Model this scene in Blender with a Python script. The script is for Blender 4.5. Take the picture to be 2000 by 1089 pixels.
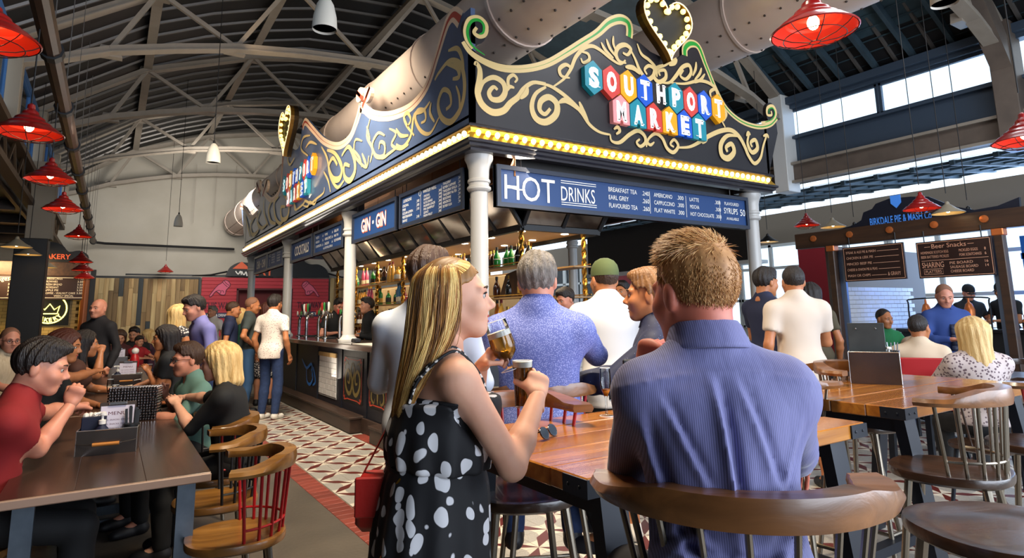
import bpy, bmesh, random
import numpy as np
from math import *
from mathutils import Vector, Matrix

random.seed(7)
rng = np.random.default_rng(7)
for o in list(bpy.data.objects):
    bpy.data.objects.remove(o)
SC = bpy.context.scene
COL = SC.collection

# ------------------------------------------------------------------ camera
FPX, PPX, PPY = 1202.62, 1000.0, 421.15
YAW, PITCH, ROLL, EYE = 0.574374, 0.156864, -0.017378, 1.45
_f = np.array([sin(YAW), cos(YAW), 0.0]); _r = np.array([cos(YAW), -sin(YAW), 0.0]); _u = np.array([0, 0, 1.0])
FW = _f * cos(PITCH) + _u * sin(PITCH)
_u2 = _u * cos(PITCH) - _f * sin(PITCH)
RT = _r * cos(ROLL) + _u2 * sin(ROLL)
UP = _u2 * cos(ROLL) - _r * sin(ROLL)
CAM = np.array([0, 0, EYE])
cd = bpy.data.cameras.new('camera')
cam = bpy.data.objects.new('camera', cd)
COL.objects.link(cam)
cd.sensor_width = 36.0
cd.lens = FPX / 2000 * 36.0
cd.shift_y = (PPY - 544.5) / 2000
cd.clip_start = 0.05
m4 = Matrix.Identity(4)
for i in range(3):
    m4[i][0], m4[i][1], m4[i][2], m4[i][3] = RT[i], UP[i], -FW[i], CAM[i]
cam.matrix_world = m4
SC.camera = cam

def ray(px, py):
    return FW + RT * ((px - PPX) / FPX) - UP * ((py - PPY) / FPX)
def gz(px, py, z=0.0):
    d = ray(px, py); return CAM + d * ((z - EYE) / d[2])
def gx(px, py, x):
    d = ray(px, py); return CAM + d * (x / d[0])
def gy(px, py, y):
    d = ray(px, py); return CAM + d * (y / d[1])
def dep(px, py, t):
    return CAM + ray(px, py) * t

# ------------------------------------------------------------------ world, light, exposure
SC.view_settings.view_transform = 'Standard'
SC.view_settings.look = 'None'
SC.view_settings.exposure = 0.1
SC.view_settings.gamma = 1.0
SC.view_settings.use_curve_mapping = False
SC.cycles.use_denoising = True
SC.cycles.max_bounces = 6
SC.cycles.diffuse_bounces = 3
SC.cycles.glossy_bounces = 3
SC.cycles.transmission_bounces = 6
SC.cycles.transparent_max_bounces = 8
SC.cycles.caustics_reflective = False
SC.cycles.caustics_refractive = False
SC.cycles.sample_clamp_indirect = 4.0
SC.cycles.blur_glossy = 1.0

W = bpy.data.worlds.new('sky'); SC.world = W; W.use_nodes = True
bg = W.node_tree.nodes['Background']
bg.inputs['Color'].default_value = (0.72, 0.86, 1.0, 1)
bg.inputs['Strength'].default_value = 1.7

def light(name, kind, loc, power, color=(1, 1, 1), size=0.5, size_y=None, target=None, spot=None, blend=0.6):
    ld = bpy.data.lights.new(name, kind); ld.energy = power; ld.color = color
    if kind == 'AREA':
        ld.size = size
        if size_y: ld.shape = 'RECTANGLE'; ld.size_y = size_y
    elif kind in ('POINT', 'SPOT'):
        ld.shadow_soft_size = size
    if spot: ld.spot_size = radians(spot); ld.spot_blend = blend
    o = bpy.data.objects.new(name, ld); COL.objects.link(o); o.location = loc
    if target is not None:
        d = Vector(target) - Vector(loc); o.rotation_euler = d.to_track_quat('-Z', 'Y').to_euler()
    return o

sun = light('sun', 'SUN', (0, 0, 20), 0.0, (1, .93, .82))
# daylight from the shopfront behind and right of the camera and the right aisle; added fill lights
light('shopfront_daylight', 'AREA', (4.6, -2.9, 2.3), 660, (.78, .86, 1), 9, 3.0, (2.6, 3, 1.3))
light('overhead_fill', 'AREA', (7.0, 2.2, 6.4), 260, (.92, .95, 1), 4, 3, (5.2, 4.6, 1.0))  # unseen overhead fill, added beneath the closed roof
light('hall_fill', 'AREA', (1.5, 2.4, 4.6), 140, (1, .84, .62), 1.0, 1.0, (2.0, 3.4, .8)).data.spread = radians(110)  # unseen warm key light added over the front walkway
light('canopy_front_fill', 'AREA', (3.9, 4.62, 2.93), 30, (1, .86, .68), 1.6, .3, (2.2, 2.4, 1.0))  # added light under the canopy edge, brightens the woman's face
light('roof_fill', 'AREA', (4.4, 9.5, 3.45), 170, (1, .92, .80), 2.5, 9, (3.2, 9.6, 8))  # unseen light added on top of the canopy, lifts trusses and duct
light('aisle_daylight', 'AREA', (15.6, 4.5, 2.3), 420, (.40, .62, 1), 2.0, 9, (4, 2.5, 1.0))
light('truss_fill', 'AREA', (-1.2, 9.0, 4.35), 45, (1, .88, .72), .4, 14, (1.5, 9.0, 7.2))  # unseen strip added to light the left roof from below
light('bar_fill', 'AREA', (1.2, 6.8, 4.8), 230, (1, .88, .70), 1.0, 2.5, (2.9, 8.8, 1.8)).data.spread = radians(120)  # unseen warm fill added for the bar side and its floor
light('end_fill', 'AREA', (2.6, 17.5, 4.7), 300, (1, .95, .88), 2.0, 2.0, (2.4, 23, 3.0))  # fill aimed at the end wall

# ------------------------------------------------------------------ materials
MATS = {}
def _nodes(name):
    m = bpy.data.materials.new(name); m.use_nodes = True
    nt = m.node_tree
    return m, nt, nt.nodes['Principled BSDF']
def _c(c): return (c[0], c[1], c[2], 1.0)
def hexc(h):
    h = h.lstrip('#'); v = [int(h[i:i+2], 16) / 255 for i in (0, 2, 4)]
    return tuple((x / 12.92 if x <= .04045 else ((x + .055) / 1.055) ** 2.4) for x in v)
def mat(name, col, rough=.55, metal=0.0, spec=.5, noise=None, bump=None, emit=None, coat=0, trans=0, ior=1.45, alpha=1, rand=0, sheen=0, sub=0):
    """noise=(scale, colour2, contrast, (sx,sy,sz)); bump=(scale, strength, (sx,sy,sz)); rand: per-object value jitter"""
    if name in MATS: return MATS[name]
    if isinstance(col, str): col = hexc(col)
    m, nt, b = _nodes(name); N, L = nt.nodes, nt.links
    b.inputs['Base Color'].default_value = _c(col)
    b.inputs['Roughness'].default_value = rough
    b.inputs['Metallic'].default_value = metal
    b.inputs['Specular IOR Level'].default_value = spec
    b.inputs['Coat Weight'].default_value = coat
    b.inputs['Coat Roughness'].default_value = .12
    b.inputs['Transmission Weight'].default_value = trans
    b.inputs['IOR'].default_value = ior
    b.inputs['Alpha'].default_value = alpha
    b.inputs['Sheen Weight'].default_value = sheen
    if sub:
        b.inputs['Subsurface Weight'].default_value = sub
        b.inputs['Subsurface Radius'].default_value = (.02, .008, .004)
        b.inputs['Subsurface Scale'].default_value = .6
    if emit:
        b.inputs['Emission Color'].default_value = _c(hexc(emit[0]) if isinstance(emit[0], str) else emit[0])
        b.inputs['Emission Strength'].default_value = emit[1]
    tc = N.new('ShaderNodeTexCoord')
    def coords(s):
        mp = N.new('ShaderNodeMapping'); mp.inputs['Scale'].default_value = s
        L.new(tc.outputs['Object'], mp.inputs['Vector']); return mp.outputs['Vector']
    out = None
    if noise:
        sc, c2, con = noise[:3]; s = noise[3] if len(noise) > 3 else (1, 1, 1)
        if isinstance(c2, str): c2 = hexc(c2)
        t = N.new('ShaderNodeTexNoise'); t.inputs['Scale'].default_value = sc; t.inputs['Detail'].default_value = 4
        L.new(coords(s), t.inputs['Vector'])
        r = N.new('ShaderNodeValToRGB'); e = r.color_ramp.elements
        e[0].position = .5 - .25 / max(con, .1); e[1].position = .5 + .25 / max(con, .1)
        e[0].color = _c(col); e[1].color = _c(c2)
        L.new(t.outputs['Fac'], r.inputs['Fac']); out = r.outputs['Color']
    if rand:
        oi = N.new('ShaderNodeObjectInfo'); h = N.new('ShaderNodeHueSaturation')
        mr = N.new('ShaderNodeMapRange'); mr.inputs['To Min'].default_value = 1 - rand; mr.inputs['To Max'].default_value = 1 + rand
        L.new(oi.outputs['Random'], mr.inputs['Value']); L.new(mr.outputs['Result'], h.inputs['Value'])
        if out: L.new(out, h.inputs['Color'])
        else: h.inputs['Color'].default_value = _c(col)
        out = h.outputs['Color']
    if out: L.new(out, b.inputs['Base Color'])
    if bump:
        sc, st = bump[:2]; s = bump[2] if len(bump) > 2 else (1, 1, 1)
        t = N.new('ShaderNodeTexNoise'); t.inputs['Scale'].default_value = sc; t.inputs['Detail'].default_value = 3
        L.new(coords(s), t.inputs['Vector'])
        bp = N.new('ShaderNodeBump'); bp.inputs['Strength'].default_value = st; bp.inputs['Distance'].default_value = .02
        L.new(t.outputs['Fac'], bp.inputs['Height']); L.new(bp.outputs['Normal'], b.inputs['Normal'])
    MATS[name] = m
    return m
def spots(name, base, dot, scale, thr, rough=.7, stretch=(1, 1, 1), wob=.25, bands=None, rnd=1.0, soft=.02):
    """cloth with dots: cells of a 3-D voronoi thresholded by distance"""
    if name in MATS: return MATS[name]
    base, dot = [hexc(c) if isinstance(c, str) else c for c in (base, dot)]
    m, nt, b = _nodes(name); N, L = nt.nodes, nt.links
    b.inputs['Roughness'].default_value = rough
    tc = N.new('ShaderNodeTexCoord'); mp = N.new('ShaderNodeMapping'); mp.inputs['Scale'].default_value = stretch
    L.new(tc.outputs['Object'], mp.inputs['Vector'])
    n = N.new('ShaderNodeTexNoise'); n.inputs['Scale'].default_value = scale * .8; n.inputs['Detail'].default_value = 1
    L.new(mp.outputs['Vector'], n.inputs['Vector'])
    mx = N.new('ShaderNodeVectorMath'); mx.operation = 'MULTIPLY_ADD'
    mx.inputs[1].default_value = (wob / scale,) * 3
    L.new(n.outputs['Color'], mx.inputs[0]); L.new(mp.outputs['Vector'], mx.inputs[2])
    v = N.new('ShaderNodeTexVoronoi'); v.inputs['Scale'].default_value = scale; v.inputs['Randomness'].default_value = rnd
    L.new(mx.outputs['Vector'], v.inputs['Vector'])
    r = N.new('ShaderNodeValToRGB'); e = r.color_ramp.elements
    e[0].position = thr; e[1].position = thr + soft; e[0].color = _c(dot); e[1].color = _c(base)
    L.new(v.outputs['Distance'], r.inputs['Fac'])
    L.new(r.outputs['Color'], b.inputs['Base Color'])
    MATS[name] = m
    return m
def wood(name, c1, c2, axis='X', scale=1.0, rough=.4, coat=0, rand=0.0, c3=None):
    if name in MATS: return MATS[name]
    c1, c2 = [hexc(c) if isinstance(c, str) else c for c in (c1, c2)]
    m, nt, b = _nodes(name); N, L = nt.nodes, nt.links
    b.inputs['Roughness'].default_value = rough; b.inputs['Coat Weight'].default_value = coat; b.inputs['Coat Roughness'].default_value = .15
    tc = N.new('ShaderNodeTexCoord'); mp = N.new('ShaderNodeMapping')
    s = [14 * scale] * 3; s['XYZ'.index(axis)] = 1.1 * scale; mp.inputs['Scale'].default_value = s
    oi = N.new('ShaderNodeObjectInfo'); ml = N.new('ShaderNodeMath'); ml.operation = 'MULTIPLY'; ml.inputs[1].default_value = 37.0
    L.new(oi.outputs['Random'], ml.inputs[0])
    ad = N.new('ShaderNodeVectorMath'); ad.operation = 'ADD'
    L.new(tc.outputs['Object'], mp.inputs['Vector']); L.new(mp.outputs['Vector'], ad.inputs[0]); L.new(ml.outputs[0], ad.inputs[1])
    t = N.new('ShaderNodeTexNoise'); t.inputs['Scale'].default_value = 1.3; t.inputs['Detail'].default_value = 6; t.inputs['Distortion'].default_value = .6
    L.new(ad.outputs['Vector'], t.inputs['Vector'])
    r = N.new('ShaderNodeValToRGB'); e = r.color_ramp.elements
    e[0].position = .3; e[1].position = .7; e[0].color = _c(c1); e[1].color = _c(c2)
    L.new(t.outputs['Fac'], r.inputs['Fac'])
    out = r.outputs['Color']
    if rand:
        h = N.new('ShaderNodeHueSaturation'); mr = N.new('ShaderNodeMapRange')
        mr.inputs['To Min'].default_value = 1 - rand; mr.inputs['To Max'].default_value = 1 + rand
        L.new(oi.outputs['Random'], mr.inputs['Value']); L.new(mr.outputs['Result'], h.inputs['Value']); L.new(out, h.inputs['Color'])
        out = h.outputs['Color']
    L.new(out, b.inputs['Base Color'])
    bp = N.new('ShaderNodeBump'); bp.inputs['Strength'].default_value = .25; bp.inputs['Distance'].default_value = .01
    L.new(t.outputs['Fac'], bp.inputs['Height']); L.new(bp.outputs['Normal'], b.inputs['Normal'])
    MATS[name] = m
    return m
def pane_mat(name, tint=(.9, .96, 1)):
    """thin window glass: clear with a fresnel sheen"""
    if name in MATS: return MATS[name]
    m = bpy.data.materials.new(name); m.use_nodes = True; nt = m.node_tree; N, L = nt.nodes, nt.links
    N.remove(N['Principled BSDF'])
    t = N.new('ShaderNodeBsdfTransparent'); t.inputs['Color'].default_value = _c(tint)
    g = N.new('ShaderNodeBsdfGlossy'); g.inputs['Roughness'].default_value = .05
    f = N.new('ShaderNodeFresnel'); f.inputs['IOR'].default_value = 1.4
    x = N.new('ShaderNodeMixShader'); L.new(f.outputs[0], x.inputs[0]); L.new(t.outputs[0], x.inputs[1]); L.new(g.outputs[0], x.inputs[2])
    L.new(x.outputs[0], N['Material Output'].inputs['Surface'])
    MATS[name] = m
    return m

# ------------------------------------------------------------------ mesh building
class MB:
    def __init__(s): s.v = []; s.f = []; s.m = []
    def add(s, vs, fs, m=0, M=None):
        o = len(s.v)
        if M is not None: vs = [tuple(M @ Vector(v)) for v in vs]
        s.v.extend([tuple(map(float, v)) for v in vs]); s.f.extend([tuple(i + o for i in f) for f in fs]); s.m.extend([m] * len(fs))
        return s
    def box(s, c, d, rz=0, m=0, ch=0.0, M=None):
        x, y, z = [k / 2 for k in d]
        if ch:
            ch = min(ch, x * .9, y * .9, z * .9); vs = []; 
            for sx in (-1, 1):
                for sy in (-1, 1):
                    for sz in (-1, 1):
                        vs += [(sx * x, sy * (y - ch), sz * (z - ch)), (sx * (x - ch), sy * y, sz * (z - ch)), (sx * (x - ch), sy * (y - ch), sz * z)]
            I = lambda sx, sy, sz, k: ((sx * 4 + sy * 2 + sz) * 3 + k)
            fs = []
            for a in (0, 1):
                q = [(0, 0), (1, 0), (1, 1), (0, 1)] if a else [(0, 0), (0, 1), (1, 1), (1, 0)]
                fs.append([I(a, i, j, 0) for i, j in q]); fs.append([I(j, a, i, 1) for i, j in q]); fs.append([I(i, j, a, 2) for i, j in q])
            for a in (0, 1):
                for b in (0, 1):
                    e = [(I(a, b, 0, 0), I(a, b, 1, 0), I(a, b, 1, 1), I(a, b, 0, 1)), (I(a, 0, b, 0), I(a, 0, b, 2), I(a, 1, b, 2), I(a, 1, b, 0)), (I(0, a, b, 1), I(1, a, b, 1), I(1, a, b, 2), I(0, a, b, 2))]
                    for k, q in enumerate(e):
                        fs.append(q if (a ^ b) ^ (k == 99) else q[::-1])
            for a in (0, 1):
                for b in (0, 1):
                    for c2 in (0, 1):
                        q = [I(a, b, c2, k) for k in range(3)]; fs.append(q if (a + b + c2) % 2 else q[::-1])
        else:
            vs = [(sx * x, sy * y, sz * z) for sz in (-1, 1) for sy in (-1, 1) for sx in (-1, 1)]
            fs = [(0, 2, 3, 1), (4, 5, 7, 6), (0, 1, 5, 4), (2, 6, 7, 3), (0, 4, 6, 2), (1, 3, 7, 5)]
        T = Matrix.Translation(Vector(c)) @ Matrix.Rotation(rz, 4, 'Z')
        if M is not None: T = M @ T
        return s.add(vs, fs, m, T)
    def beam(s, a, b, w, h, m=0, up=(0, 0, 1)):
        a, b = Vector(a), Vector(b); d = b - a; L = d.length
        if L < 1e-6: return s
        d.normalize(); u = Vector(up)
        if abs(d.dot(u)) > .98: u = Vector((0, 1, 0))
        r = d.cross(u).normalized(); u = r.cross(d)
        M = Matrix(((r.x, d.x, u.x, 0), (r.y, d.y, u.y, 0), (r.z, d.z, u.z, 0), (0, 0, 0, 1)))
        M.translation = (a + b) / 2
        return s.box((0, 0, 0), (w, L, h), m=m, M=M)
    def tube(s, pts, r, n=8, m=0, caps=True, closed=False, flat=1.0):
        P = [Vector(p) for p in pts]; K = len(P)
        R = list(r) if hasattr(r, '__len__') else [r] * K
        vs = []; fs = []
        u = None
        for i in range(K):
            if closed: t = P[(i + 1) % K] - P[i - 1]
            else: t = P[min(i + 1, K - 1)] - P[max(i - 1, 0)]
            if t.length < 1e-9: t = Vector((0, 0, 1))
            t.normalize()
            if u is None:
                u = t.orthogonal().normalized() if abs(t.z) > .9 else Vector((0, 0, 1)).cross(t).normalized()
            u = (u - t * u.dot(t))
            u = u.normalized() if u.length > 1e-6 else t.orthogonal().normalized()
            w = t.cross(u)
            for k in range(n):
                a = 2 * pi * k / n
                vs.append(P[i] + (u * cos(a) + w * sin(a) * flat) * R[i])
        for i in range(K if closed else K - 1):
            j = (i + 1) % K
            for k in range(n):
                fs.append((i * n + k, i * n + (k + 1) % n, j * n + (k + 1) % n, j * n + k))
        if caps and not closed:
            fs.append(tuple(range(n))[::-1]); fs.append(tuple((K - 1) * n + k for k in range(n)))
        return s.add(vs, fs, m)
    def lathe(s, prof, n=16, c=(0, 0, 0), m=0, M=None, cap=True, a0=0, a1=2 * pi):
        full = abs(a1 - a0 - 2 * pi) < 1e-6
        vs = []; fs = []; k = n if full else n + 1
        for r, z in prof:
            for i in range(k):
                a = a0 + (a1 - a0) * i / n
                vs.append((c[0] + r * cos(a), c[1] + r * sin(a), c[2] + z))
        for j in range(len(prof) - 1):
            for i in range(n):
                i2 = (i + 1) % k
                fs.append((j * k + i, j * k + i2, (j + 1) * k + i2, (j + 1) * k + i))
        if cap and full:
            if prof[0][0] > 1e-5: fs.append(tuple(range(k))[::-1])
            if prof[-1][0] > 1e-5: fs.append(tuple((len(prof) - 1) * k + i for i in range(k)))
        return s.add(vs, fs, m, M)
    def sphere(s, c, r, n=12, k=8, m=0, M=None):
        r3 = r if hasattr(r, '__len__') else (r, r, r)
        vs = [(c[0], c[1], c[2] - r3[2])]; fs = []
        for j in range(1, k):
            p = -pi / 2 + pi * j / k
            for i in range(n):
                a = 2 * pi * i / n; vs.append((c[0] + r3[0] * cos(p) * cos(a), c[1] + r3[1] * cos(p) * sin(a), c[2] + r3[2] * sin(p)))
        vs.append((c[0], c[1], c[2] + r3[2])); T = len(vs) - 1
        for i in range(n):
            fs.append((0, 1 + (i + 1) % n, 1 + i))
            fs.append((T, T - n + i, T - n + (i + 1) % n))
        for j in range(k - 2):
            for i in range(n):
                a, b = 1 + j * n + i, 1 + j * n + (i + 1) % n
                fs.append((a, b, b + n, a + n))
        return s.add(vs, fs, m, M)
    def prism(s, poly, M, d0, d1, m=0, mside=None):
        """poly in the local XY plane of M, extruded along local Z from d0 to d1"""
        n = len(poly)
        vs = [(p[0], p[1], d0) for p in poly] + [(p[0], p[1], d1) for p in poly]
        A = sum(poly[i][0] * poly[(i + 1) % n][1] - poly[(i + 1) % n][0] * poly[i][1] for i in range(n))
        idx = list(range(n)) if A > 0 else list(range(n))[::-1]
        o = len(s.f)
        fs = [tuple(n + i for i in idx), tuple(i for i in idx[::-1])]
        s.add(vs, fs, m, M)
        b = len(s.v) - 2 * n
        sd = []
        for q in range(n):
            i, j = idx[q], idx[(q + 1) % n]
            sd.append((b + i, b + j, b + n + j, b + n + i))
        s.f.extend(sd); s.m.extend([m if mside is None else mside] * n)
        return s
    def grid(s, rows, m=0, closed=False):
        n = len(rows[0]); vs = [p for r in rows for p in r]; fs = []
        for j in range(len(rows) - 1):
            for i in range(n if closed else n - 1):
                fs.append((j * n + i, j * n + (i + 1) % n, (j + 1) * n + (i + 1) % n, (j + 1) * n + i))
        return s.add(vs, fs, m)
    def build(s, name, mats, parent=None, smooth=None, off=None, ang=35):
        me = bpy.data.meshes.new(name)
        v = s.v
        if off is not None: v = [(a - off[0], b - off[1], c - off[2]) for a, b, c in v]
        me.from_pydata(v, [], s.f)
        if not isinstance(mats, (list, tuple)): mats = [mats]
        for q in mats: me.materials.append(q)
        if len(mats) > 1: me.polygons.foreach_set('material_index', s.m)
        if smooth:
            me.polygons.foreach_set('use_smooth', [True] * len(s.f))
            me.set_sharp_from_angle(angle=radians(ang))
        me.update()
        return link(name, me, parent)
def link(name, me, parent=None):
    o = bpy.data.objects.new(name, me); COL.objects.link(o)
    if parent is not None: o.parent = parent
    return o
def npmesh(name, v, f, mats, parent=None, smooth=True, mi=None, ang=None):
    me = bpy.data.meshes.new(name)
    v = np.asarray(v, np.float32); f = np.asarray(f, np.int32); k = f.shape[1]
    me.vertices.add(len(v)); me.vertices.foreach_set('co', v.ravel())
    me.loops.add(f.size); me.loops.foreach_set('vertex_index', f.ravel())
    me.polygons.add(len(f)); me.polygons.foreach_set('loop_start', np.arange(0, f.size, k, dtype=np.int32))
    if not isinstance(mats, (list, tuple)): mats = [mats]
    for q in mats: me.materials.append(q)
    if mi is not None: me.polygons.foreach_set('material_index', np.asarray(mi, np.int32))
    me.update(calc_edges=True); me.validate()
    if smooth:
        me.polygons.foreach_set('use_smooth', np.ones(len(f), bool))
        if ang: me.set_sharp_from_angle(angle=radians(ang))
    return link(name, me, parent) if name else me

def tag(o, label=None, cat=None, group=None, kind=None):
    if label: o['label'] = label
    if cat: o['category'] = cat
    if group: o['group'] = group
    if kind: o['kind'] = kind
    return o
def thing(name, label, cat, loc=(0, 0, 0), rz=0, group=None):
    o = bpy.data.objects.new(name, None); COL.objects.link(o); o.empty_display_size = .1
    o.location = loc; o.rotation_euler = (0, 0, rz)
    return tag(o, label, cat, group)
def struct(o, label=None):
    o['kind'] = 'structure'
    if label: o['label'] = label
    return o
def empty_struct(name, loc=(0, 0, 0), label=None):
    o = bpy.data.objects.new(name, None); COL.objects.link(o); o.location = loc
    return struct(o, label)
def dup(root, loc, rz=0, label=None, group=None, scale=None):
    r = root.copy(); COL.objects.link(r); r.location = loc; r.rotation_euler = (0, 0, rz)
    if label: r['label'] = label
    if group: r['group'] = group
    if scale: r.scale = (scale,) * 3 if not hasattr(scale, '__len__') else scale
    for ch in root.children:
        c = ch.copy(); COL.objects.link(c); c.parent = r
        for g in ch.children:
            d = g.copy(); COL.objects.link(d); d.parent = c
    return r
def cat_rom(pts, n=6, closed=False):
    P = [np.array(p, float) for p in pts]; K = len(P); out = []
    for i in range(K if closed else K - 1):
        if closed: a, b, c, d = P[i - 1], P[i], P[(i + 1) % K], P[(i + 2) % K]
        else: a, b, c, d = P[max(i - 1, 0)], P[i], P[i + 1], P[min(i + 2, K - 1)]
        for k in range(n):
            t = k / n
            out.append(.5 * (2 * b + (c - a) * t + (2 * a - 5 * b + 4 * c - d) * t * t + (3 * b - a - 3 * c + d) * t ** 3))
    if not closed: out.append(P[-1])
    return out

# ------------------------------------------------------------------ lettering (built-in typeface, turned into mesh)
_TC = {}
def text_mesh(s, bold=0.0, ext=0.0):
    key = (s, bold, ext)
    if key not in _TC:
        c = bpy.data.curves.new('t', 'FONT'); c.body = s; c.size = 1.0; c.offset = bold; c.extrude = ext; c.resolution_u = 3
        o = bpy.data.objects.new('t', c); me = o.to_mesh()
        v = np.empty(len(me.vertices) * 3, np.float32); me.vertices.foreach_get('co', v); v = v.reshape(-1, 3)
        f = [tuple(p.vertices) for p in me.polygons]
        o.to_mesh_clear(); bpy.data.objects.remove(o); bpy.data.curves.remove(c)
        _TC[key] = (v.copy(), f)
    return _TC[key]
def letters(items, M, material, parent, name='lettering', bold=0.0, ext=0.0):
    """items: (string, x, y, height[, width[, align]]) in the local plane of M; one mesh"""
    mb = MB()
    for it in items:
        s, x, y, h = it[:4]; w = it[4] if len(it) > 4 else None; al = it[5] if len(it) > 5 else 'L'
        if not s.strip(): continue
        v, f = text_mesh(s, bold, ext)
        if len(v) == 0: continue
        lo, hi = v.min(0), v.max(0)
        sy = h / .70; sx = sy * .86 if w is None else w / (hi[0] - lo[0])
        X = (v[:, 0] - lo[0]) * sx; Wd = (hi[0] - lo[0]) * sx
        X = X + x - (0 if al == 'L' else Wd if al == 'R' else Wd / 2)
        Y = v[:, 1] * sy + y
        mb.add(list(zip(X, Y, v[:, 2])), f, 0, M)
    if not mb.v: return None
    return mb.build(name, material, parent)
def ribbon(pts, w, taper=(.25, 1, .15), n=6):
    """flat stroke polygon strip in 2-D with swelling width -> (left pts, right pts)"""
    P = cat_rom(pts, n); K = len(P); L = []; R = []
    for i, p in enumerate(P):
        t = P[min(i + 1, K - 1)] - P[max(i - 1, 0)]; l = hypot(*t) or 1; nx, ny = -t[1] / l, t[0] / l
        u = i / (K - 1)
        ww = np.interp(u, np.linspace(0, 1, len(taper)), taper) * w / 2
        L.append((p[0] + nx * ww, p[1] + ny * ww)); R.append((p[0] - nx * ww, p[1] - ny * ww))
    return L, R
def stroke(mb, pts, w, M, h=.002, taper=(.25, 1, .15), m=0, n=6):
    L, R = ribbon(pts, w, taper, n); K = len(L)
    vs = [(x, y, h) for x, y in L] + [(x, y, h) for x, y in R]
    fs = [(i, K + i, K + i + 1, i + 1) for i in range(K - 1)]
    mb.add(vs, fs, m, M)
def plane_M(o, xdir, ydir):
    x, y = Vector(xdir).normalized(), Vector(ydir).normalized(); z = x.cross(y)
    M = Matrix(((x.x, y.x, z.x, o[0]), (x.y, y.y, z.y, o[1]), (x.z, y.z, z.z, o[2]), (0, 0, 0, 1)))
    return M

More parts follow.
